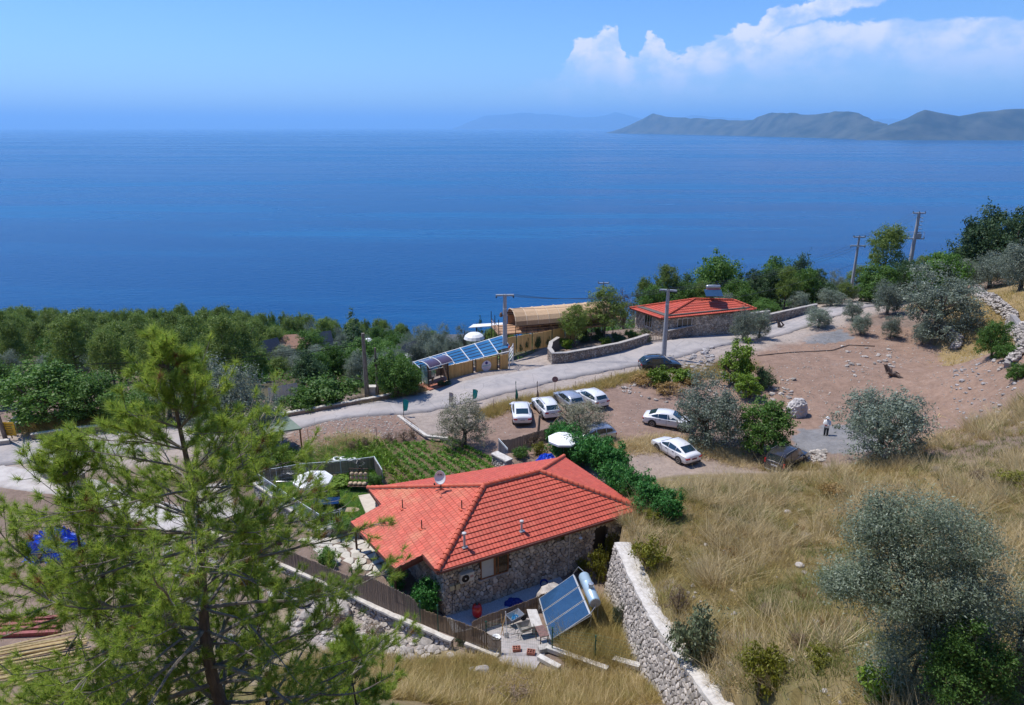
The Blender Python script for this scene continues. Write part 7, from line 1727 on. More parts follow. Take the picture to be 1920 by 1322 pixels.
# ---- pavilion: deck, railing, arched reed roof
t = thing('pavilion', P(945, 650), 'wooden deck pavilion with a long arched reed roof overlooking the sea', 'pavilion')
z0 = 1.9; A0, A1 = P(957, 596, 3.0), P(1150, 552, 3.4)   # roof eave line (near side)
near0, near1 = P(967, 624, 1.9), P(1150, 608, 2.1); dn = (near1 - near0).normalized(); pn_ = Vector((-dn.y, dn.x, 0)); Lp = (near1 - near0).length; Wp = 4.2
mb = MB(); mb.slab([near0 - dn * 2.2, near1, near1 + pn_ * Wp, near0 + pn_ * Wp - dn * 2.2], .2); mb.build('deck', M['deck'], t, world=True)
arcs = []
for k in range(9):
 a = math.pi * (-.06 + 1.08 * k / 8); arcs.append((Wp / 2 - (Wp / 2 + .15) * math.cos(a), 1.15 + 1.35 * math.sin(a)))
def ap(s, k, o=0.): y, z = arcs[k]; return near0 + dn * s + pn_ * y + Vector((0, 0, z + o))
nb = 9; st = Lp / nb
for b in range(nb):
 mb = MB(); V = []
 for s in (b * st + .06, (b + 1) * st - .06):
  for k in range(9): V.append(ap(s, k))
  for k in range(9): V.append(ap(s, k, -.06))
 F = [(k, k + 1, 19 + k, 18 + k) for k in range(8)] + [(9 + k, 27 + k, 28 + k, 10 + k) for k in range(8)] + [(0, 18, 27, 9), (8, 17, 35, 26)] + [(k, 9 + k, 10 + k, k + 1) for k in range(8)] + [(18 + k, 19 + k, 28 + k, 27 + k) for k in range(8)]
 mb.add(V, F); mb.build('reed_roof_panel', M['thatch'], t, world=True)
for b in range(nb + 1): mb = MB(); mb.tube([ap(b * st, k, .03) for k in range(9)], .055, 5); mb.build('arch_rib', M['rope_rib'], t, world=True)
for k in (0, 4, 8): mb = MB(); mb.tube([ap(0, k, -.05), ap(Lp, k, -.05)], .05, 5); mb.build('roof_beam', M['brown_wood'], t, world=True)
for b in range(0, nb + 1):
 for y in (.02, Wp - .02): mb = MB(); p = near0 + dn * (b * st) + pn_ * y; mb.bar(p + Vector((0, 0, -1.9)), p + Vector((0, 0, 1.1)), .09, .09); mb.build('post', M['dark_metal'], t, world=True)
for z in (.35, .7, 1.0): mb = MB(); mb.bar(near0 + Vector((0, 0, z)), near1 + Vector((0, 0, z)), .05, .06); mb.bar(near0 - dn * 2.2 + Vector((0, 0, z)), near0 + Vector((0, 0, z)), .05, .06); mb.bar(near0 - dn * 2.2 + pn_ * Wp + Vector((0, 0, z)), near0 - dn * 2.2 + Vector((0, 0, z)), .05, .06); mb.build('guard_rail', M['dark_metal'] if z == 1.0 else M['deck'], t, world=True)
for q_ in (near0 - dn * 2.2, near0 - dn * 2.2 + pn_ * Wp * .5, near0 - dn * 2.2 + pn_ * Wp): mb = MB(); mb.bar(q_ + Vector((0, 0, -1.9)), q_ + Vector((0, 0, 1.9)), .09, .09); mb.build('post', M['dark_metal'], t, world=True)
mb = MB(); mb.slab([near0 + pn_ * Wp * .98 + Vector((0, 0, 0)), near1 + pn_ * Wp * .98, near1 + pn_ * Wp * .98 + Vector((0, 0, 1.2)), near0 + pn_ * Wp * .98 + Vector((0, 0, 1.2))], .04); mb.build('back_screen', M['deck'], t, world=True)
for k in range(12):
 a = near0 + dn * (.8 + k * 1.25) + pn_ * (1.3 + .9 * (k % 2)); mb = MB(); mb.box((0, 0, .3), (.7, .7, .1)); mb.box((0, .3, .65), (.7, .08, .5)); [mb.box((x, y, .13), (.06, .06, .26)) for x in (-.3, .3) for y in (-.3, .3)]
 tag(mb.build('lounge_chair', M['deck'], loc=a), 'brown wooden lounge chair on the pavilion deck', 'chair', 'lounge chairs on the pavilion deck')
for k, (px, py, lb) in enumerate(((912, 612, 'white flat canopy roof beyond the deck, upper one'), (889, 628, 'white curved canopy roof below the deck, lower one'))):
 c = P(px, py, -1.5); t = thing('white_canopy', dropz(c), lb, 'canopy'); mb = MB(); h = c.z - t.location.z
 if k == 0: mb.slab([Vector((-2.6, -.6, h)), Vector((2.4, 0, h + .2)), Vector((2.4, 1.4, h + .2)), Vector((-2., 1.2, h))], .12)
 else: mb.lathe([(1.5, h - .5), (1.3, h - .1), (.9, h + .2), (.2, h + .35)], 14)
 mb.build('roof', M['white'], t); mb = MB(); [mb.tube([(x, y, 0), (x, y, h)], .06, 5) for x, y in ((-1.5, 0), (1.5, 0), (1.5, 2), (-1.5, 2))]; mb.build('post', M['dark_metal'], t)
# ================================================================ second house and the walled garden
F0, Lc, Rc = P(1241, 598, 2.9), P(1181, 578, 2.9), P(1418, 580, 2.9); d2 = (Rc - F0).normalized(); v2 = Vector((-d2.y, d2.x, 0)); n2 = Vector((-v2.x * .42, -v2.y * .42, 1)).normalized(); Rl = hit(1303, 561, F0, n2); Rr = hit(1376, 563, F0, n2); Bc = Lc + (Rc - F0); Bc.z = 2.9
h2 = thing('stone_house', ((F0.x + Bc.x) / 2, (F0.y + Bc.y) / 2, 0), 'smaller stone house with red tiled roof beyond the road, solar tank on top', 'house')
for nm, pl in (('front', [F0, Rc, Rr, Rl]), ('left', [Lc, F0, Rl]), ('right', [Rc, Bc, Rr]), ('back', [Bc, Lc, Rl]), ('back', [Bc, Rl, Rr])):
 roof_plane(h2, nm, pl, -pn(*pl[:3]) if nm != 'front' else v2, M['tile'], tw=.34, tl=.5)
for a, b in ((F0, Rl), (Lc, Rl), (Rl, Rr), (Rc, Rr)): ridge_tiles(h2, a, b, mortar=False)
mb = MB(); cc = (F0 + Bc) / 2
def inb(p, k=.9): q = cc.lerp(p, k); return (q.x, q.y)
mb.prism([inb(F0), inb(Rc), inb(Bc), inb(Lc)], -.6, 3.2); mb.build('wall', M['mortar'], h2, world=True)
q0, q1, q2 = Vector((*inb(F0, .905), -.4)), Vector((*inb(Lc, .905), -.4)), Vector((*inb(Rc, .905), -.4))
masonry(h2, straight(q1, q0 - q1), (q0 - q1).length, 3.3, .36, .27, M['house_stone'], 61, [(1.9, 3.5, 1.4, 2.9)], limit=0); masonry(h2, straight(q0, q2 - q0), (q2 - q0).length, 3.3, .36, .27, M['house_stone'], 62, [(1.9, 4.2, 1.1, 2.9)], limit=0)
def win(o, d, s0, s1, t0, t1, frame=True, off=.05):
 d = d.normalized(); n = Vector((d.y, -d.x, 0)); f = lambda s, t, k: o + d * s + n * k + Vector((0, 0, t)); mb = MB()
 for a, b, c, e in ((s0, s0 + .12, t0, t1), (s1 - .12, s1, t0, t1), (s0, s1, t0 - .12, t0), (s0, s1, t1, t1 + .1)): mb.slab([f(a, c, off), f(b, c, off), f(b, e, off), f(a, e, off)], .1)
 for k in (1, 2): x = s0 + (s1 - s0) * k / 3; mb.slab([f(x, t0, off), f(x + .07, t0, off), f(x + .07, t1, off), f(x, t1, off)], .06)
 w = mb.build('window', M['pale_concrete'], h2, world=True); mb = MB(); mb.slab([f(s0 + .1, t0, 0.02), f(s1 - .1, t0, .02), f(s1 - .1, t1, .02), f(s0 + .1, t1, .02)], .02); o_ = mb.build('pane', M['dark_glass'], h2, world=True); o_.parent = w
win(q1, q0 - q1, 1.9, 3.5, 1.4, 2.9); win(q0, q2 - q0, 1.9, 4.2, 1.1, 2.9)
c = PY(1336, 552, (Rl.y + Rr.y) / 2); t = thing('rooftop_water_heater', Vector((c.x, c.y, 4.8)), 'small horizontal water tank on a stand on the second red roof', 'solar heater'); mb = MB(); mb.lathe([(.02, -.95), (.28, -.93), (.32, -.8), (.32, .8), (.28, .93), (.02, .95)], 14, c=(0, 0, 1.0), M=Matrix.Rotation(R(90), 3, 'Y')); mb.build('tank', M['metal'], t, smooth=True)
mb = MB(); [mb.tube([(x, y, -.3), (x, 0, .8)], .03, 4) for x in (-.7, .7) for y in (-.4, .4)]; mb.build('stand', M['rust'], t); mb = MB(); mb.slab([(-1.3, -1.6, .1), (1.0, -1.6, .1), (1.0, -.3, .75), (-1.3, -.3, .75)], .08); mb.build('panel', M['panel_dark'], t)
gw = [P(1046, 651, 0), P(1033, 660, 0), P(1030, 672, 0), P(1037, 682, 0), P(1060, 681, 0), P(1110, 672, 0), P(1160, 662, 0), P(1190, 653, 0), P(1214, 645, 0)]
cap_wall(gw, .4, 1.35, -.3, 'curved rubble garden wall beside the road in front of the pavilion', 71, limit=0, mt='stone', cx=.3, cy=.24, capm='concrete', th=.08)
cap_wall([P(1250, 640, 0), P(1295, 630, 0), P(1345, 618, 0), P(1400, 607, 0), P(1440, 601, 0)], .4, 1.5, -.3, 'rubble garden wall beside the road in front of the second house', 72, limit=0, mt='stone', cx=.3, cy=.24, capm='concrete', th=.08)
cap_wall([P(1440, 601, 0), P(1480, 592, 0), P(1530, 581, 0)], .4, .95, -.3, 'far low end of the roadside rubble wall at the bend', 73, limit=0, mt='stone', cx=.3, cy=.24, capm='concrete', th=.08)
a, b = P(1215, 644, 0), P(1249, 640, 0); t = thing('picket_gate', a, 'rustic stick gate between the two roadside garden walls', 'gate')
for k in range(12): mb = MB(); c = a.lerp(b, (k + .5) / 12); mb.tube([c, c + Vector((0, 0, 1.2 + .1 * (k % 3)))], .04, 5); mb.build('picket', M['reed_grey'], t, world=True)
mb = MB(); [mb.bar(a + Vector((0, 0, z)), b + Vector((0, 0, z)), .05, .07) for z in (.35, 1.0)]; mb.build('rail', M['reed_grey'], t, world=True)
for k, (px, py, w, kk) in enumerate(((1062, 652, 34, 'bush_bright'), (1098, 640, 40, 'bush_dark'), (1135, 646, 26, 'bush_bright'), (1125, 636, 40, 'bush_dark'), (1160, 640, 34, 'bush_dark'), (1186, 636, 30, 'bush'), (1208, 628, 22, 'bush_sage'), (1215, 640, 20, 'bush_sage'))):
 plant_g(kk, px, py, w, w * .6, ['bright green shrub at the corner of the walled garden', 'dark planting below the garden pine', 'small bright shrub in the walled garden', 'dark shrub behind the bright garden shrub', 'dark shrub along the garden wall', 'green shrub near the stick gate', 'grey shrub by the corner of the second house', 'grey sapling behind the stick gate'][k], 'shrub', var=0)
for k, (px, py) in enumerate(((1112, 618), (1122, 619), (1133, 617))): mb = MB(); mb.box((0, 0, .45), (.7, .6, .08)); mb.box((0, .28, .8), (.7, .06, .6)); mb.box((0, 0, .2), (.5, .5, .4)); tag(mb.build('garden_chair', M['yellow'], loc=G(px, py)), 'yellow garden chair under the pine near the pavilion', 'chair', 'yellow garden chairs')
# ================================================================ poles and wires
def pole(px, py, tpy, r, mt, label, arms=(), ins=3, base=None, name='utility_pole', g='power poles'):
 b = base or G(px, py); h = PY(px, tpy, b.y).z - b.z; t = thing(name, b, label, 'pole', g); mb = MB(); mb.tube([(0, 0, -.5), (0, 0, h)], [r * 1.6, r * .95], 10); mb.build('shaft', mt, t); tips = []
 for dz, wd, ang, dark in arms:
  d = Vector((math.cos(ang), math.sin(ang), 0)); z = h - dz; mb = MB(); mb.bar(d * -wd / 2 + Vector((0, 0, z)), d * wd / 2 + Vector((0, 0, z)), .24, .2); ar = mb.build('crossarm', M['grey_paint'], t)
  for k in range(ins):
   s = (k / (ins - 1.) - .5) * wd * .95; mb = MB(); sg_ = -1 if dark else 1; mb.lathe([(.02, 0), (.09, .05 * sg_), (.05, .12 * sg_), (.1, .17 * sg_), (.05, .24 * sg_), (.08, .3 * sg_), (.02, .34 * sg_)] if sg_ > 0 else [(.02, -.34), (.1, -.3), (.05, -.22), (.11, -.17), (.05, -.1), (.02, -.06)], 8, c=d * s + Vector((0, 0, z))); q = mb.build('insulator', M['black'], t); q.scale = (1.25,) * 3 if 0 else (1, 1, 1); tips.append(b + d * s + Vector((0, 0, z + .1)))
 return t, b, h, tips
pc = M['pole_concrete']
pA = pole(947, 684, 552, .21, pc, 'tall concrete power pole behind the bamboo fence', [(.1, 2.1, .05, True)])
pB = pole(1244, 672, 543, .2, pc, 'tall concrete power pole beside the dark parked car', [(.1, 2.0, -.3, True)])
pC = pole(1596, 540, 443, .17, pc, 'power pole with two crossarms near the road bend', [(.15, 1.9, -.1, False), (1.6, 2.4, -.1, True)], base=P(1596, 543, 0))
pD = pole(1700, 532, 398, .24, pc, 'heavy power pole with a switch platform above the spreading olive', [(.15, 2.0, -.1, False), (4.4, 3.1, -.1, False)], base=P(1700, 530, 1.))
pE = pole(1130, 565, 530, .13, pc, 'distant pole top with one crossarm behind the garden pine', [(.1, 1.9, 0, False)], base=dropz(P(1130, 575, -3)))
pF = pole(689, 750, 625, .17, M['pale_bark'], 'pale bare concrete pole behind the roadside parapet', ())
pG = pole(709, 747, 652, .1, M['wood_pole'], 'dark thin pole with a meter box beside the pale pole', ())
pH = pole(12, 828, 700, .12, M['wood_pole'], 'leaning dark wooden pole at the left edge by the yellow sign', ())
pI = pole(1311, 622, 562, .06, M['rust'], 'thin dark pole in front of the second red roof', ())
pH[0].rotation_euler = (0, R(-4), 0)
t, b, h, _ = pD; mb = MB()
for k in range(5): [mb.box((.55 + .12 * (k % 2), 0, h - .9 - k * .62), (.5, .3, .07)), mb.tube([(.3, 0, h - .8 - k * .62), (.85, .1, h - 1.1 - k * .62)], .03, 4)]
for s in (-1, 1): mb.tube([(s * 1.5, 0, h - 4.4), (s * 1.5, 0, h - 3.3), (s * .2, 0, h - 3.3)], .04, 4)
mb.box((.5, 0, h - 3.9), (.9, .5, .7)); mb.build('switchgear', M['grey_paint'], t)
t, b, h, _ = pA; mb = MB(); [mb.tube([(.1, 0, h - 1.9 - k * .22), (1.0, 0, h - 1.9 - k * .22)], .035, 4) for k in range(3)]; [mb.lathe([(.05, -.1), (.08, 0), (.05, .1)], 6, c=(.3 + .2 * j, 0, h - 2.15)) for j in range(4)]; mb.build('side_rack', M['dark_metal'], t)
mb = MB(); mb.lathe([(.1, 0), (.16, -.12), (.22, -.4), (.1, -.5), (.04, -.55)], 10, c=(-.45, 0, h - 2.2)); mb.tube([(0, 0, h - 2.1), (-.45, 0, h - 2.15)], .03, 4); mb.build('pole_lamp', M['rust'], t)
for tt in (pA, pB, pC): mb = MB(); mb.lathe([(.2, -.1), (.24, 0), (.2, .1)], 8, c=(0, 0, tt[2] - 1.7)); mb.build('collar', M['white'], tt[0])
mb = MB(); mb.box((.1, 0, 4.0), (.5, .35, .7)); mb.build('meter_box', M['black'], pG[0])
mb = MB(); mb.box((0, 0, 1.1), (1.15, .8, 2.2)); mb.box((0, 0, 2.24), (1.25, .9, .1)); mb.box((1.1, 0, .5), (.8, .7, 1.4)); tag(mb.build('electrical_cabinet', M['grey_paint'], loc=P(1692, 536, 1.)), 'grey electrical cabinet at the foot of the heavy power pole', 'cabinet')
def wire(a, b, sag, label, r=.02):
 a, b = Vector(a), Vector(b); mb = MB(); mb.tube([a.lerp(b, k / 14) - Vector((0, 0, sag * 4 * (k / 14) * (1 - k / 14))) for k in range(15)], r, 3, cap=False); tag(mb.build('power_cable', M['black'], loc=a, world=True), label, 'cable', 'overhead cables')
tipA, tipB, tipC, tipD = pA[3], pB[3], pC[3], pD[3]
for k in range(3): wire(tipA[k], tipB[k], .8, 'cable strung between the two tall roadside poles'); wire(tipB[k], tipC[3 + k], 1.1, 'cable strung from the roadside pole towards the two-armed pole'); wire(tipC[k], tipD[k], .6, 'cable strung between the two far tall poles'); wire(pF[1] + Vector((0, 0, pF[2] - .3 - k * .4)), PY(-60, 690 + 12 * k, 62), .8, 'cable running left in front of the forest')
wire(pG[1] + Vector((0, 0, 6)), pH[1] + Vector((0, 0, 7.4)), .8, 'low cable running left from the dark thin pole'); wire(pB[1] + Vector((0, 0, 6.2)), pC[1] + Vector((0, 0, 4.5)), .9, 'lower thick cable along the road'); wire(pC[1] + Vector((0, 0, 4.5)), pD[1] + Vector((0, 0, 5)), .5, 'lower cable between the far poles'); wire(tipB[0], tipA[2] - Vector((0, 0, 1.7)), .7, 'second level cable between the roadside poles')
gl_ = [G(1240 + k * 30, y) for k, y in enumerate((692, 682, 676, 672, 668, 662, 658, 652, 640))]
# ================================================================ person
def person(px, py, rz):
 b = G(px, py); t = thing('person', b, 'person in white hat, loose white top and dark trousers standing on grey gravel', 'person', rz=rz)
 V = [(0, 0, .98), (0, .0, 1.2), (0, .03, 1.42), (0, .05, 1.53), (0, .1, 1.66), (.1, 0, .92), (.11, .03, .5), (.11, -.01, .07), (.11, .13, .03), (-.1, 0, .92), (-.11, .0, .5), (-.11, -.03, .07), (-.11, .11, .03), (.19, .02, 1.4), (.25, .06, 1.14), (.14, .27, 1.05), (.08, .34, 1.06), (-.19, .02, 1.4), (-.25, .06, 1.14), (-.14, .27, 1.05), (-.08, .34, 1.06)]
 E = [(0, 1), (1, 2), (2, 3), (3, 4), (0, 5), (5, 6), (6, 7), (7, 8), (0, 9), (9, 10), (10, 11), (11, 12), (2, 13), (13, 14), (14, 15), (15, 16), (2, 17), (17, 18), (18, 19), (19, 20)]
 rad = [.14, .15, .14, .055, .105, .1, .07, .05, .04, .1, .07, .05, .04, .065, .05, .035, .04, .065, .05, .035, .04]
 me = bpy.data.meshes.new('body'); me.from_pydata(V, E, []); o = obj('body', me, t); me.materials.append(M['skin']); sk = o.modifiers.new('skin', 'SKIN')
 for i, r in enumerate(rad): me.skin_vertices[0].data[i].radius = (r, r * .85); me.skin_vertices[0].data[i].use_root = i == 0
 o.modifiers.new('sub', 'SUBSURF').levels = 2; o.modifiers['sub'].render_levels = 2
 mb = MB(); mb.lathe([(.24, .78), (.23, .95), (.19, 1.15), (.22, 1.38), (.16, 1.49), (.07, 1.52)], 14); mb.tube([(.19, 0, 1.42), (.27, .06, 1.13), (.17, .24, 1.07)], [.1, .085, .065], 8); mb.tube([(-.19, 0, 1.42), (-.27, .06, 1.13), (-.17, .24, 1.07)], [.1, .085, .065], 8); c = mb.build('loose_top', M['white'], t, smooth=True); c.scale = (1, .85, 1)
 mb = MB(); mb.tube([(.1, 0, .9), (.115, .03, .5), (.115, 0, .1)], [.13, .1, .085], 8); mb.tube([(-.1, 0, .9), (-.115, .03, .5), (-.115, -.02, .1)], [.13, .1, .085], 8); mb.build('trousers', M['jeans'], t, smooth=True)
 mb = MB(); mb.lathe([(.19, 1.7), (.19, 1.72), (.12, 1.74), (.11, 1.82), (.05, 1.86)], 14, c=(0, .08, 0)); mb.build('hat', M['white'], t, smooth=True)
 for s in (-1, 1): mb = MB(); mb.box((s * .11, .05, .04), (.1, .27, .09)); mb.build('shoe', M['black'], t, bevel=.02)
 mb = MB(); mb.box((0, .33, 1.07), (.1, .05, .15)); tag(mb.build('red_pouch', M['plate_red'], loc=b), 'small reddish thing held in both hands of the person', 'pouch').rotation_euler = (0, 0, rz)
person(1548, 816, R(140))
# ================================================================ roofs showing in the forest
def far_house(px, py, w, d, h, roof, label, rz, zr, kind='hip'):
 c = P(px, py, zr) if zr is not None else G(px, py); g = min(h1(c.x, c.y), c.z - h - .5); t = thing('forest_house', (c.x, c.y, g), label, 'house', rz=rz); e = c.z - g; mb = MB(); mb.box((0, 0, e / 2), (w * .86, d * .86, e)); mb.build('wall', M['pale_concrete'], t); mb = MB()
 if kind == 'hip': V = [(-w / 2, -d / 2, e), (w / 2, -d / 2, e), (w / 2, d / 2, e), (-w / 2, d / 2, e), (-w * .15, 0, e + h), (w * .15, 0, e + h)]; F = [(0, 1, 5, 4), (1, 2, 5), (2, 3, 4, 5), (3, 0, 4), (3, 2, 1, 0)]
 else: V = [(-w / 2, -d / 2, e), (w / 2, -d / 2, e), (w / 2, d / 2, e), (-w / 2, d / 2, e), (-w / 2, 0, e + h), (w / 2, 0, e + h)]; F = [(0, 1, 5, 4), (1, 2, 5), (2, 3, 4, 5), (3, 0, 4), (3, 2, 1, 0)]
 mb.add(V, F); mb.build('roof', roof, t)
far_house(547, 645, 7, 6, 1.9, M['roof_brown'], 'brown tiled roof deep in the forest left of the dark conifer', .2, -13)
far_house(507, 668, 3.6, 3.6, 3.2, M['roof_dark'], 'steep dark A-frame cabin roof in the forest at the left', .8, -13, 'gable')
far_house(608, 648, 3, 3, 2.8, M['roof_dark'], 'tiny steep grey roof tip right of the brown roof', .5, -13, 'gable')
far_house(842, 636, 5.5, 3.5, .9, M['roof_dark'], 'flat dark grey roof in the forest above the glass canopy', .1, -10, 'gable')
far_house(771, 657, 2.4, 3., 1.5, M['roof_dark'], 'small blue-grey roof in the forest left of the glass canopy', .9, -8, 'gable')
far_house(425, 655, 4.5, 4.5, 2.2, M['roof_brown'], 'small reddish roof almost hidden behind the tall pine', .6, -14)
tag(crumple((0, 0, 0), 1.2, 1.2, 1.0, 5, 8).build('red_awning', M['red'], loc=P(527, 668, -12)), 'tiny bright red awning beside the A-frame cabin', 'awning')
for k, (px, py, s) in enumerate(((765, 668, 2.2), (803, 660, 2.0), (690, 638, 1.4))): mb = MB(); c = P(px, py, -8); g = h1(c.x, c.y); mb.lathe([(s * .6, c.z - g - .6), (s * .55, c.z - g), (s * .3, c.z - g + .3), (.05, c.z - g + .4)], 10); mb.tube([(0, 0, 0), (0, 0, c.z - g)], .08, 5); tag(mb.build('white_parasol', M['white'], loc=(c.x, c.y, g)), 'small white parasol among the forest trees', 'umbrella', 'white parasols in the forest')
a, b = P(505, 752, -1.2), P(560, 742, -1.2); t = thing('corrugated_fence', a, 'pale blue corrugated sheet fence behind the parapet', 'fence')
for k in range(9): p, q = a.lerp(b, k / 9.), a.lerp(b, (k + .93) / 9); mb = MB(); mb.add([p, q, q + Vector((0, 0, 1.5)), p + Vector((0, 0, 1.5))], [(0, 1, 2, 3)]); mb.bar(p + Vector((0, 0, .7)), q + Vector((0, 0, .7)), .05, 1.5); mb.build('sheet', M['corrugated'], t, world=True)
# ================================================================ yard at the lower left
tag(crumple((0, 0, 0), 3.3, 2.3, 1.5, 21, 20).build('blue_tarp', M['blue_tarp'], loc=G(105, 1035)), 'crumpled bright blue tarpaulin heap behind the pine branches', 'tarp')
t = thing('beam_stack', G(40, 1180), 'stack of dull red steel beams lying in the lower left yard', 'beams')
for k in range(4): mb = MB(); a = P(-60, 1166 + k * 9, .35 - .05 * k); b = P(112, 1157 + k * 9, .35 - .05 * k); mb.bar(a, b, .22, .16); mb.bar(a + Vector((0, 0, -.2)), b + Vector((0, 0, -.2)), .22, .2); mb.build('beam', M['beam_red'], t, world=True)
t = thing('bamboo_pile', G(50, 1240), 'pile of long yellow bamboo poles in the lower left corner', 'bamboo'); rnd = random.Random(6)
for k in range(24): mb = MB(); a = P(-80 + rnd.uniform(-30, 10), 1232 + k * 3.6 + rnd.uniform(-4, 4), .25 + .12 * (k % 3)); b = P(150 + rnd.uniform(-40, 25), 1186 + k * 3.4 + rnd.uniform(-6, 6), .25 + .12 * (k % 3)); mb.tube([a, a.lerp(b, .5) + Vector((0, 0, .05)), b], .055, 6); mb.build('bamboo_pole', M['bamboo'], t, world=True)
t = thing('pipe_railing', G(5, 1050), 'rusty pipe railing at the left edge of the lower yard', 'railing'); a, b = P(-40, 1052, 0), P(50, 1034, 0); mb = MB(); [mb.tube([a + Vector((0, 0, z)), b + Vector((0, 0, z))], .03, 5) for z in (.1, 1.0)]; [mb.tube([a.lerp(b, f), a.lerp(b, f) + Vector((0, 0, 1))], .03, 5) for f in (0, .5, 1)]; mb.build('pipes', M['rust'], t, world=True)
cap_wall([P(82, 893, 0), P(120, 908, 0), P(160, 924, 0)], .5, 1.6, -.4, 'grey stone retaining wall with pale slab top beside the lane', 81, limit=60, capm='pale_concrete', cx=.3, cy=.22)
t = thing('warning_board', G(24, 826), 'yellow board on a post at the left end of the road', 'sign'); mb = MB(); mb.box((0, 0, 1.0), (.06, .06, 1.6)); mb.build('post', M['rust'], t); mb = MB(); mb.box((0, -.05, 1.15), (1.0, .04, 1.3)); mb.build('board', M['yellow'], t); mb = MB(); [mb.box((-.05 * (k % 2), -.075, 1.55 - k * .17), (.7 - .1 * (k % 3), .01, .06)) for k in range(6)]; mb.build('lettering', M['brown_wood'], t)
mb = MB(); a, b = P(20, 800, .3), P(50, 772, .3); mb.bar(a, b, .9, .5); tag(mb.build('pale_wall', M['pale_concrete'], loc=a, world=True), 'pale sloping wall top behind the leaning pole', 'wall')
# ================================================================ rocks and rubble
def icov():
 bm = bmesh.new(); bmesh.ops.create_icosphere(bm, subdivisions=1, radius=1.); V = np.array([v.co[:] for v in bm.verts]); F = np.array([[v.index for v in f.verts] for f in bm.faces]); bm.free(); return V, F
IV, IF = icov()
def rocks(name, x, y, smin, smax, mt, label, cat='rubble', seed=1, flat=.6, sink=.2):
 rs = np.random.RandomState(seed); n = len(x); z = hf(x, y); s = smin + (smax - smin) * rs.rand(n) ** 2.6; sc = s[:, None] * (.7 + .6 * rs.rand(n, 3)) * [1, 1, flat]
 a = rs.rand(n) * 6.28; V = IV[None] * (1 + .35 * (rs.rand(n, len(IV), 1) - .5)); V = V * sc[:, None, :]; X = V[..., 0] * np.cos(a)[:, None] - V[..., 1] * np.sin(a)[:, None]; Y = V[..., 0] * np.sin(a)[:, None] + V[..., 1] * np.cos(a)[:, None]
 tl = (rs.rand(n, 1) - .5) * .6; Z = V[..., 2] + X * tl
 W_ = np.stack([X + x[:, None], Y + y[:, None], Z + (z + sc[:, 2] * (1 - sink) * .5)[:, None]], -1).reshape(-1, 3); F = (IF[None] + (np.arange(n) * len(IV))[:, None, None]).reshape(-1, 3)
 return tag(obj(name, np_mesh(name, W_, F, [M[mt]])), label, cat, kind='stuff')
def area(poly, n, seed, thr=None, sc=.5, f=None):
 rs = np.random.RandomState(seed); x, y = in_area(poly, n, rs)
 if thr is not None: k = fbm(x + 13, y, sc) > thr; x, y = x[k], y[k]
 return x, y
A_rub = GP((548, 1108), (640, 1122), (760, 1178), (840, 1220), (760, 1240), (640, 1220), (540, 1190)); x, y = area(A_rub, 1500, 1); rocks('rubble', x, y, .05, .24, 'white_stone', 'loose pale rubble at the foot of the coped wall', seed=1)
x, y = area(GP((600, 1230), (900, 1240), (1200, 1270), (1230, 1318), (560, 1318)), 500, 2, .5); rocks('rubble', x, y, .03, .13, 'white_stone', 'scattered pale stones in the near dry grass', seed=2)
x, y = area(PL((548, 800), (700, 782), (745, 778), (800, 815), (690, 838), (560, 862)), 3200, 3); rocks('stones', x, y, .02, .1, 'white_stone', 'stones covering the reddish plot between road and vegetables', 'stones', seed=3)
x, y = area(PL((1150, 712), (1290, 690), (1400, 690), (1420, 720), (1300, 760), (1170, 742)), 900, 4, .45); rocks('rubble', x, y, .05, .3, 'white_stone', 'pale rubble heap on the bank above the parking', seed=4)
x, y = area(PL((1225, 668), (1290, 668), (1335, 650), (1345, 690), (1280, 712), (1240, 700)), 420, 5, .3); rocks('rubble', x, y, .08, .42, 'grey_stone', 'grey stone heap beside the dark parked car', seed=5)
x, y = area(PL((1440, 720), (1490, 705), (1480, 770), (1450, 790)), 260, 6); rocks('rubble', x, y, .06, .35, 'white_stone', 'pale stones on the field edge left of the big boulder', seed=6)
x, y = area(PL((1490, 850), (1550, 848), (1545, 872), (1500, 866)), 220, 7); rocks('rubble', x, y, .08, .3, 'white_stone', 'pale stone heap behind the dark grey van', seed=7)
x, y = area(PL((1430, 640), (1560, 610), (1760, 640), (1920, 700), (1960, 850), (1700, 840), (1560, 800), (1480, 760)), 7000, 8, .42, .25); rocks('stones', x, y, .02, .10, 'white_stone', 'small pale stones strewn over the bare red field', 'stones', seed=8)
x, y = area(PL((1570, 650), (1660, 655), (1740, 665), (1700, 690), (1640, 700), (1590, 720)), 360, 9, .4); rocks('rubble', x, y, .06, .35, 'white_stone', 'pale rubble ridge across the bare red field', seed=9)
x, y = area(GP((1790, 690), (1915, 660), (1918, 800), (1830, 790), (1780, 730)), 900, 10, .4); rocks('rubble', x, y, .04, .28, 'grey_stone', 'grey rocks tumbling down the right bank', seed=10)
x, y = area(PL((920, 760), (1140, 760), (1330, 730), (1300, 830), (1100, 840), (930, 840)), 1600, 11, .5); rocks('stones', x, y, .02, .08, 'white_stone', 'small pale stones on the parking ground', 'stones', seed=11)
x, y = area(PL((1110, 840), (1300, 850), (1440, 880), (1500, 900), (1300, 940), (1200, 950)), 700, 12, .5); rocks('stones', x, y, .02, .07, 'white_stone', 'small stones on the pale lower lot', 'stones', seed=12)
x, y = area(WALL_L and [(a + .2, b) for a, b in WALL_L[2:9]] + [(a + 16, b) for a, b in WALL_L[2:9]][::-1], 900, 13, .55, .8); rocks('stones', x, y, .03, .14, 'white_stone', 'pale stones among the grass of the slope', 'stones', seed=13)
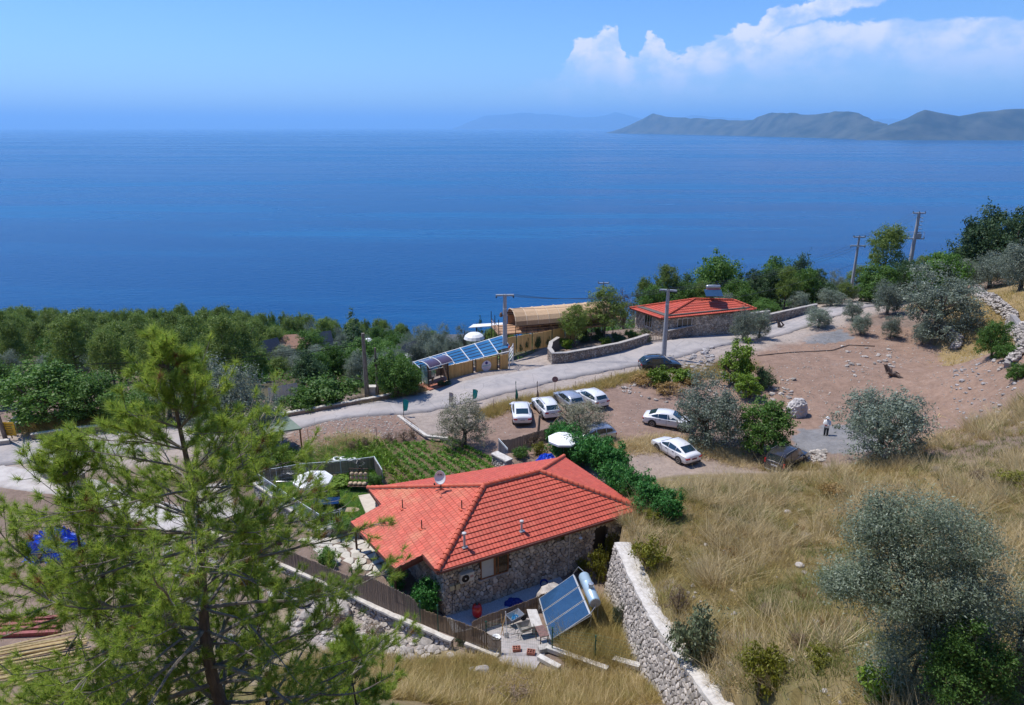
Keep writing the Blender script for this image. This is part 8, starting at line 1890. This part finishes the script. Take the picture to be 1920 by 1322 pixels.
# road-side pebbles
q = smooth_line(resample(ROADC, 1.), 5); rs = np.random.RandomState(14); pts = [(p.x + n_.x * s * o_, p.y + n_.y * s * o_) for p, d_ in zip(q[1:-1], [q[i + 1] - q[i - 1] for i in range(1, len(q) - 1)]) for n_ in [Vector((-d_.y, d_.x, 0)).normalized()] for s in (-1, 1) for o_ in rs.uniform(2.5, 4.6, 6)]
pts = np.array([p for p in pts if 45 < p[1] < 110 and p[0] > -60]); rocks('stones', pts[:, 0], pts[:, 1], .02, .07, 'white_stone', 'pebbles along both edges of the road', 'stones', seed=15)
# dry stone walls on the right
def dry_wall(line, w, h, label, seed, n_per=48):
 o = thing('dry_stone_wall', line[0], label, 'wall'); rs = np.random.RandomState(seed); mb = MB(); it = []
 for a, b in zip(line[:-1], line[1:]):
  L_ = (b - a).length; d = (b - a).normalized(); nn = Vector((d.y, -d.x, 0)); mb.bar(Vector((a.x, a.y, gz(a.x, a.y) + h * .2)), Vector((b.x, b.y, gz(b.x, b.y) + h * .2)), w * .5, h * .6)
  for k in range(int(L_ * n_per)): s, u, v = rs.rand(), (rs.rand() - .5) * w, rs.rand(); p = a.lerp(b, s) + nn * u * (1.1 - .3 * v); it.append((p.x, p.y, gz(p.x, p.y) + h * v * (1 - abs(u / w)) + .05, .12 + .16 * rs.rand()))
 mb.build('core', M['grey_stone'], o, world=True); off = Vector(o.location)
 it.sort(key=lambda q: -q[3]); rest = MB()
 for k, (x, y, z, s) in enumerate(it):
  if k < 40: obj('stone', ROCKG[k % 5] if k % 2 else ROCK[k % 5], o, loc=Vector((x, y, z)) - off, rot=(rs.rand() * .6, rs.rand() * .6, rs.rand() * 6), scale=(s * 1.2, s, s * .7))
  else:
   Mr = Matrix.Rotation(rs.rand() * 6, 3, 'Z') @ Matrix.Rotation(rs.rand() * .6, 3, 'X'); rest.add([Mr @ Vector((v[0] * s * (1 + .2 * rs.rand()), v[1] * s * .8, v[2] * s * .65)) + Vector((x, y, z)) for v in IV], IF.tolist())
 r = rest.build('wall_stones', M['white_stone'], o, world=True); r['kind'] = 'stuff'
dry_wall([G(*q) for q in ((1826, 545), (1846, 562), (1870, 578), (1896, 596), (1915, 622), (1918, 650), (1902, 672), (1888, 690))], 1.2, 1.1, 'long curving dry-stone wall climbing the right bank', 5)
dry_wall([G(*q) for q in ((1752, 616), (1775, 624), (1798, 640), (1790, 656))], .9, .8, 'short curved dry-stone wall beside the small thin-trunked olive', 6)
t = thing('tree_stump', G(1670, 706), 'dead uprooted brown tree stump lying on the bare field', 'stump'); mb = MB(); [mb.tube([(0, 0, .2), Vector((math.cos(a) * .5, math.sin(a) * .4, .5)), Vector((math.cos(a) * r, math.sin(a) * r * .7, z))], [.2, .12, .03], 6) for a, r, z in ((.2, 1.1, .2), (1.2, .8, .9), (2.4, 1.0, 1.3), (3.6, .9, .5), (5.2, 1.4, .0))]; mb.tube([(-.6, .3, 1.3), (0, 0, .4), (.9, -.8, .1)], [.14, .22, .1], 7); mb.build('roots', M['bark'], t)
t = thing('tree_stump', G(1462, 616), 'dark split dead trunk beside the road near the olives', 'stump'); mb = MB(); mb.tube([(0, 0, 0), (-.2, 0, .7), (-.6, 0, 1.5)], [.28, .2, .08], 6); mb.tube([(0, 0, .2), (.5, 0, .5), (-.1, .1, 1.2)], [.2, .15, .06], 6); mb.build('trunk', M['bark'], t)
mb = MB(); ps = [G(*q, .08) for q in ((1420, 668), (1480, 662), (1560, 658), (1592, 648), (1640, 650))]; mb.tube(ps, .05, 5); tag(mb.build('water_hose', M['black'], loc=ps[0], world=True), 'long dark hose lying across the bare red field', 'hose')
rs_ = np.random.RandomState(8); mb = MB()
for k in range(60): c = G(1455 + rs_.rand() * 30, 720 + rs_.rand() * 60, .1) if k < 12 else G(1620 + rs_.rand() * 160, 770 + rs_.rand() * 60, .06); a = rs_.rand() * 3; mb.tube([c, c + Vector((math.cos(a), math.sin(a), .15)) * (.4 + rs_.rand() * .6)], .025, 3)
o = tag(mb.build('sticks', M['bamboo']), 'pale broken sticks scattered on the bare soil', 'sticks', kind='stuff')
# ================================================================ dry grass, weeds, vegetable rows
M['straw'] = leaf_mat('straw', (.32, .235, .075), (.64, .50, .20), .3, c3=(.36, .30, .09)); M['straw_green'] = leaf_mat('straw_green', (.13, .15, .03), (.28, .27, .08), .3); M['straw_pale'] = leaf_mat('straw_pale', (.48, .37, .18), (.72, .58, .33), .3); M['rusty_weed'] = leaf_mat('rusty_weed', (.2, .10, .03), (.34, .2, .07), .3)
slope = [(a + .15, b) for a, b in WALL_L[1:9]] + [(9, 9), (20, 8), (30, 16), (36, 30), (46, 42), (58, 56)] + PL((1960, 770), (1915, 800), (1800, 832), (1700, 852), (1600, 876), (1500, 893), (1400, 912), (1300, 930), (1220, 950), z=1.2)
def thin(x, y, k=1.):   # denser near the camera
 d = np.hypot(x, y); return np.random.RandomState(5).rand(len(x)) < np.clip(k * 34 / d, 0, 1)
x, y = area(slope, 36000, 21); k = thin(x, y, .85) & (fbm(x, y, .5) > .27); x, y = x[k], y[k]; print('tufts', len(x))
g_ = fbm(x + 5, y + 9, .22); hgt = .42 + .5 * fbm(x, y + 50, .35)
k1 = g_ > .51; blades('dry_grass', x[~k1], y[~k1], 15, .52, .024, .11, 'straw', 'tall golden dry grass on the right slope', 'grass', seed=3)
blades('green_grass', x[k1], y[k1], 15, .36, .025, .13, 'straw_green', 'yellow-green grass patches on the right slope', 'grass', seed=4)
x, y = area(slope, 4200, 22, .46, .3); blades('dry_grass', x, y, 60, 1.1, .026, .18, 'straw_pale', 'pale feathery grass tufts on the right slope', 'grass', lean=.55, seed=5)
x, y = area(slope, 900, 29, .5, .7); blades('dry_grass', x, y, 70, .6, .03, .26, 'straw_green', 'olive green tussocks on the right slope', 'grass', lean=.5, seed=15)
x, y = area(slope, 340, 23, .6, .4); blades('weeds', x, y, 60, .6, .03, .2, 'rusty_weed', 'rust brown weed clumps on the right slope', 'weeds', seed=6)
near = GP((760, 1240), (900, 1232), (1000, 1262), (1150, 1262), (1240, 1290), (1240, 1319), (480, 1319), (560, 1200), (640, 1225))
near = near[:6] + [(near[6][0] + .5, near[6][1] - 2.5), (near[7][0], near[7][1] - 2.5)] + near[8:]
x, y = area(near, 9000, 24); blades('dry_grass', x, y, 14, .42, .02, .12, 'straw', 'golden dry grass in the near foreground left of the big wall', 'grass', seed=7)
x, y = area(near, 2600, 25, .45); blades('dry_grass', x, y, 16, .5, .02, .13, 'straw_pale', 'pale dry grass heads in the near foreground', 'grass', seed=8)
x, y = area(GP((1040, 1170), (1110, 1120), (1150, 1150), (1190, 1260), (1060, 1250)), 2200, 26); blades('dry_grass', x, y, 14, .75, .02, .12, 'straw', 'dry grass between the solar panels and the big wall', 'grass', seed=9)
x, y = area(GP((520, 1150), (640, 1200), (700, 1240), (560, 1260)), 900, 27, .4); blades('dry_grass', x, y, 14, .45, .02, .12, 'straw_pale', 'dry grass among the rubble behind the pine', 'grass', seed=10)
def along_px(pts, n, w, seed): rs = np.random.RandomState(seed); q = [P(*p) for p in pts]; f = rs.rand(n) * (len(q) - 1); i = f.astype(int); X = np.array([q[a].lerp(q[a + 1], b - a)[:2] for a, b in zip(i, f)]); return X[:, 0] + rs.randn(n) * w, X[:, 1] + rs.randn(n) * w
for j, (pts, n, w, h, lb) in enumerate((((( 905, 778), (960, 762), (1040, 747), (1110, 730), (1170, 712), (1220, 700)), 2600, .5, .5, 'dry grass strip between the parking and the road'), (((1110, 842), (1200, 838), (1260, 830), (1330, 842), (1400, 862)), 2200, .8, .45, 'dry grass around the lower parked cars and olives'), (((1740, 600), (1800, 610), (1870, 660), (1850, 700)), 1900, 2.2, .5, 'dry grass between the right stone walls'), (((1830, 560), (1900, 560), (1960, 600)), 1500, 1.6, .5, 'dry grass above the long dry-stone wall'), (((60, 800), (140, 795), (215, 785)), 1400, 1.0, .7, 'tall dry grass across the road at the left'), (((660, 752), (740, 735), (790, 728)), 900, .6, .6, 'dry weeds around the two roadside poles'), (((1270, 700), (1330, 700), (1400, 690)), 900, 1.2, .5, 'dry weeds on the bank behind the bright bushes'), (((560, 862), (640, 850), (700, 842)), 900, .9, .3, 'weeds behind the painted tyres'), (((1440, 880), (1500, 880), (1520, 892)), 500, .5, .4, 'dry weeds at the wheels of the dark grey van'))):
 x, y = along_px(pts, n, w, 40 + j); blades('dry_grass', x, y, 9, h, .035, .12, 'straw' if j % 2 == 0 else 'straw_pale', lb, 'grass', seed=50 + j)
x, y = along_px(((545, 868), (600, 860), (690, 862), (690, 880)), 900, 1.0, 60); blades('weeds', x, y, 12, .3, .05, .14, 'leaf_garden', 'green weeds around the painted tyres', 'weeds', seed=61)
# vegetables in rows
a0, a1, b0, b1 = P(668, 848), P(842, 816), P(750, 925), P(940, 876); pts = []; nr_ = 10
for i in range(nr_ + 1):
 u = i / nr_; A_, B_ = a0.lerp(a1, u), b0.lerp(b1, u); n = int((B_ - A_).length / .34)
 for k in range(n): c = A_.lerp(B_, (k + .5) / n); pts.append((c.x + rnd.uniform(-.08, .08), c.y + rnd.uniform(-.08, .08), i))
pts = [p for p in pts if fbm(np.array([p[0]]), np.array([p[1]]), .6)[0] > .3]; pa = np.array(pts)
k = pa[:, 2] < 3; scatter_stuff('corn_row', np.c_[pa[k, 0], pa[k, 1], hf(pa[k, 0], pa[k, 1])], 'leaf_bright', .17, 26, .13, .5, 'tall bright green leafy rows at the left of the vegetable garden', 'vegetables', 3, .25)
scatter_stuff('vegetable_rows', np.c_[pa[~k, 0], pa[~k, 1], hf(pa[~k, 0], pa[~k, 1])], 'leaf_garden', .1, 34, .12, .22, 'green vegetable plants growing in rows behind the red roof', 'vegetables', 4, .5)
x, y = in_area([tuple(q[:2]) for q in (a0, a1, b1, b0)], 1500, np.random.RandomState(3)); blades('weeds', x, y, 8, .14, .04, .1, 'leaf_garden', 'low weeds between the vegetable rows', 'weeds', seed=62)
x, y = area(GP((0, 960), (200, 990), (380, 1010), (560, 1080), (560, 1200), (400, 1300), (0, 1300)), 3600, 70, .5, .4); blades('weeds', x, y, 9, .35, .035, .16, 'straw_green', 'weeds over the ground behind the tall pine', 'weeds', seed=71)
x, y = area(GP((180, 1000), (380, 1010), (560, 1090), (560, 1200), (300, 1200)), 1500, 72, .45); rocks('rubble', x, y, .04, .28, 'grey_stone', 'rubble on the ground behind the tall pine', seed=73)
x, y = area(GP((300, 900), (400, 860), (480, 880), (470, 950), (400, 980)), 700, 74, .45); blades('weeds', x, y, 12, .35, .035, .16, 'straw_green', 'weeds beside the concrete lane', 'weeds', seed=75)
# shrubs on the near slopes
for q in ((1215, 1070, 74, 70, 'bush_yellow', 'olive-yellow rounded shrub just right of the big wall top', 0), (1300, 1240, 110, 130, 'bush_sage', 'grey-green leafy shrub at the edge of the coping lower down', 0), (1425, 1290, 100, 100, 'bush_yellow', 'yellow-green broom-like shrub in the lower middle of the slope', 1), (1560, 930, 60, 26, 'bush_rust', 'rusty brown fern clump near the top of the slope', 0), (1900, 915, 70, 36, 'bush_yellow', 'dark olive-green low shrub at the right edge of the slope', 0), (1838, 905, 46, 26, 'bush_brown', 'purple-grey thorny clump near the right of the slope', 1), (1270, 1150, 60, 60, 'bush_brown', 'grey-brown thorny shrub right of the coping', 0), (1500, 1215, 50, 30, 'bush_brown', 'dark brown thorny patch in the slope', 1), (960, 1318, 120, 30, 'bush_brown', 'purple-brown thorny shrub at the bottom edge of the picture', 0), (1640, 1310, 90, 90, 'bush_bright', 'light green shrub at the bottom beside the near olive', 1), (1155, 1180, 30, 60, 'bush_sage', 'grey-green shrub at the foot of the big wall', 1), (640, 1175, 60, 34, 'bush_brown', 'purple-grey thorny shrub in the rubble', 0), (700, 1196, 50, 30, 'bush_brown', 'small thorny shrub lower in the rubble', 1), (862, 1208, 30, 26, 'bush_sage', 'grey shrub at the gap in the coped wall', 0), (1085, 905 + 30, 30, 20, 'bush', 'small green shrub under the hedge edge', 1)):
 plant_g(q[4], q[0], q[1], q[2], q[3], q[5], 'shrub', var=q[6])
rs = np.random.RandomState(77); x, y = area(slope, 90, 78); K_ = ('bush_yellow', 'bush_sage', 'bush_brown', 'bush_rust')
for k in range(min(34, len(x))): plant(K_[k % 4], (x[k], y[k], h1(x[k], y[k])), .7 + .7 * rs.rand(), .35 + .4 * rs.rand(), 'small ' + ('olive-yellow', 'grey-green', 'grey-brown', 'rust brown')[k % 4] + ' shrub in the dry grass slope', 'shrub', 'small ' + ('olive-yellow', 'grey-green', 'grey-brown', 'rust brown')[k % 4] + ' shrubs in the slope')
# ================================================================ near olives
def near_tree(name, px, py, y, blobs, n, label, mt, seed, leaf=.038, asp=.3, clumps=700, cr=.5, cat='tree'):
 c = PY(px, py, y); g = h1(c.x, c.y); t = thing(name, (c.x, c.y, g), label, cat); rs = np.random.RandomState(seed); C = []; Q = []
 for bx, by, dy, r in blobs: p = PY(bx, by, y + dy); C.append((p.x - c.x, p.y - c.y, p.z - g)); q = r * depth(p) / FPX; Q.append((q, q, q * .9))
 V, F = leaf_cloud(n, C, Q, leaf, rs, asp, .25, clumps, cr); V[:, 2] = np.maximum(V[:, 2], .05); obj('crown', np_mesh('crown', V, F, [M[mt]]), t)
 mb = MB(); mid = Vector((0, 0, max(.6, C[0][2] * .4))); mb.tube([(0, 0, -.5), mid * .5, mid], [.3, .24, .2], 8)
 for cc_ in C: e = Vector(cc_); mb.tube([mid * .8, mid.lerp(e, .5) + Vector((rs.randn() * .15, 0, .1)), e], [.12, .07, .02], 5)
 for k in range(60): cc_ = Vector(C[k % len(C)]); d = Vector(rs.randn(3).tolist()).normalized() * Q[k % len(C)][0] * .95; mb.tube([cc_ * .9 + mid * .1, cc_ + d], [.02, .005], 3)
 mb.build('trunk', M['olive_bark'], t); return t
near_tree('olive_tree', 1745, 1300, 15.5, [(1700, 990, 0, 78), (1640, 985, .3, 50), (1780, 1000, .2, 70), (1835, 1035, -.2, 54), (1610, 1080, 0, 56), (1575, 1095, -.3, 34), (1680, 1090, -.6, 80), (1780, 1100, -.5, 80), (1850, 1105, -.3, 44), (1650, 945, .2, 26), (1720, 1180, -.2, 70), (1790, 1190, 0, 70), (1680, 1250, 0, 60), (1840, 1170, 0, 50), (1700, 1310, 0, 80)], 115000, 'very large silvery olive tree nearest the camera on the right slope', 'leaf_olive_near', 4)
near_tree('leafy_shrub', 1820, 1310, 14.0, [(1810, 1215, 0, 44), (1850, 1240, 0, 46), (1785, 1280, -.2, 56), (1870, 1280, 0, 40), (1826, 1175, 0, 24), (1890, 1230, .2, 24), (1760, 1230, .2, 22)], 16000, 'bright green leafy shrub growing out of the foot of the near olive', 'leaf_green', 6, .035, .5, 200, cat='shrub')
near_tree('olive_tree', 1935, 1200, 15.0, [(1960, 1150, 0, 70), (1920, 1180, 0, 50), (1945, 1240, 0, 60)], 9000, 'grey olive crown cut by the right edge of the picture', 'leaf_olive_near', 8, clumps=120)
# ================================================================ near pines
def pine(name, px, base_z, y, toppy, rad, label, seed, whorl=.5, per=5, tuft=42, bare=.0, dens=1., r0=.17):
 rs = np.random.RandomState(seed); top = PY(px, toppy, y); x0 = top.x; g = base_z if base_z is not None else h1(x0, y); H = top.z - g; t = thing(name, (x0, y, g), label, 'tree'); mb = MB(); tips = []; pts = []; wob = lambda z: Vector((.12 * math.sin(z * .9 + seed), .08 * math.sin(z * 1.3), 0)) * min(1, (H - z) / 2)
 for k in range(13): z = H * k / 12; pts.append(wob(z) + Vector((0, 0, z if k else -1)))
 mb.tube(pts, [r0 * (1 - .93 * k / 12) for k in range(13)], 9); tr = mb.build('trunk', M['bark'], t); bm_ = MB(); z = H - .25; cones = []
 while z > H - rad[-1][0] and z > .4:
  f = H - z; Rm = np.interp(f, [q[0] for q in rad], [q[1] for q in rad]); n = (per if f > 1.6 else (4 if f > .6 else 2)) + (rs.rand() < .4)
  for k in range(n):
   a = rs.rand() * 6.28; Lb = Rm * (.55 + .55 * rs.rand()); el = R(58 - 48 * min(1, f / 4)) + rs.randn() * .12; o = wob(z) + Vector((0, 0, z)); p = o.copy(); d = Vector((math.cos(a) * math.cos(el), math.sin(a) * math.cos(el), math.sin(el))); br = [p.copy()]; ns = max(3, int(Lb / .28)); sl_ = Lb / ns
   for s in range(ns): d = (d + Vector((rs.randn() * .1, rs.randn() * .1, rs.randn() * .07 + (.05 if s > ns * .5 else -.02)))).normalized(); p = p + d * sl_; br.append(p.copy())
   r1 = .008 + .009 * Lb; bm_.tube(br, [r1 * (1 - .8 * i / ns) for i in range(ns + 1)], 5); tips.append((br[-1], d))
   for i in range(1, ns + 1):
    if i / ns < .25: continue
    for s in range(1 + (rs.rand() < .75 * dens) + (rs.rand() < .4 * dens)):
     side = Vector(rs.randn(3).tolist()); e = (d + side * .55 + Vector((0, 0, .25))).normalized(); l2 = (.16 + .34 * rs.rand()) * min(1., .4 + Lb / 3); q = br[i] + e * l2; e2 = (e + Vector((0, 0, .4))).normalized(); q2 = q + e2 * l2 * .6
     bm_.tube([br[i], q, q2], [.008, .006, .003], 3); tips += [(q2, e2)]
     if rs.rand() < .6 * dens: tips.append((q, e))
     if rs.rand() < .5 * dens: s3 = (e + Vector(rs.randn(3).tolist()) * .6).normalized(); bm_.tube([q, q + s3 * .16], [.005, .003], 3); tips.append((q + s3 * .16, s3))
    if rs.rand() < .05: cones.append(br[i] - Vector((0, 0, .05)))
  z -= whorl * (.7 + .6 * rs.rand()) * (1 if f > 1.5 else .8)
 for k in range(3): a = rs.rand() * 6.28; tips.append((Vector((0, 0, H - .15 * k)), Vector((math.cos(a) * .4, math.sin(a) * .4, 1)).normalized()))
 bo = bm_.build('branches', M['pale_bark'], t); T = np.array([list(a) for a, b in tips]); Dv = np.array([list(b) for a, b in tips]); n = len(T); m = tuft; b = np.repeat(np.arange(n), m); u = rs.rand(n * m)
 base = T[b] - Dv[b] * (u * .12)[:, None]; nd = Dv[b] * (.5 + .3 * rs.rand(n * m))[:, None] + rs.randn(n * m, 3) * .48; nd /= np.linalg.norm(nd, axis=1, keepdims=True); w = np.cross(nd, rs.randn(n * m, 3)); w /= np.linalg.norm(w, axis=1, keepdims=True); L_ = (.11 + .08 * rs.rand(n * m))[:, None]; wd = .0042 * y / 11
 V = np.stack([base - w * wd, base + w * wd, base + nd * L_], 1).reshape(-1, 3); rust = rs.rand(n) < .02; kk = rust[b]; F = np.arange(3 * n * m).reshape(-1, 3)
 obj('needles', np_mesh('needles', V, F, [M['needle'], M['needle_rust']], mi=kk.astype(int)), t)
 cm = bpy.data.meshes.new('pine_cone'); q = MB(); q.lathe([(.01, -.06), (.03, -.04), (.04, 0), (.03, .05), (.005, .08)], 7); cm.from_pydata(q.v, [], q.f); cm.materials.append(M['bark'])
 for c in cones[:14]: obj('pine_cone', cm, t, loc=c, rot=(rs.randn(), rs.randn(), 0))
 print(name, n, 'tufts'); return t
pine('pine_tree', 306, 12.5, 11.2, 632, [(0, .15), (.6, .4), (1.3, .9), (2.2, 1.5), (3.4, 2.4), (5, 3.7), (7, 4.4), (10, 4.5)], 'tall open pine with long pale branches in the left foreground', 7, whorl=.4, per=6, tuft=64, dens=1.05)
pine('pine_tree', 112, 12.5, 11.5, 830, [(0, .25), (1, .9), (2.5, 1.9), (5, 2.8), (9, 3.2)], 'smaller pine at the far left edge, left of the tall pine', 12, whorl=.5, per=4, tuft=70, r0=.08, dens=1.1)
pine('pine_tree', 462, 12., 12.6, 985, [(0, .2), (1, .6), (2.5, 1.2), (5, 1.8), (8, 2.2)], 'slender young pine just right of the tall pine trunk', 15, whorl=.55, per=4, tuft=64, r0=.06, dens=1.)
pine('pine_tree', 655, 8., 14.5, 1190, [(0, .2), (1, .7), (2.5, 1.2), (6, 1.6)], 'bushy pine top at the bottom, nearest the rubble', 18, whorl=.45, per=5, tuft=64, r0=.07, dens=1.2)
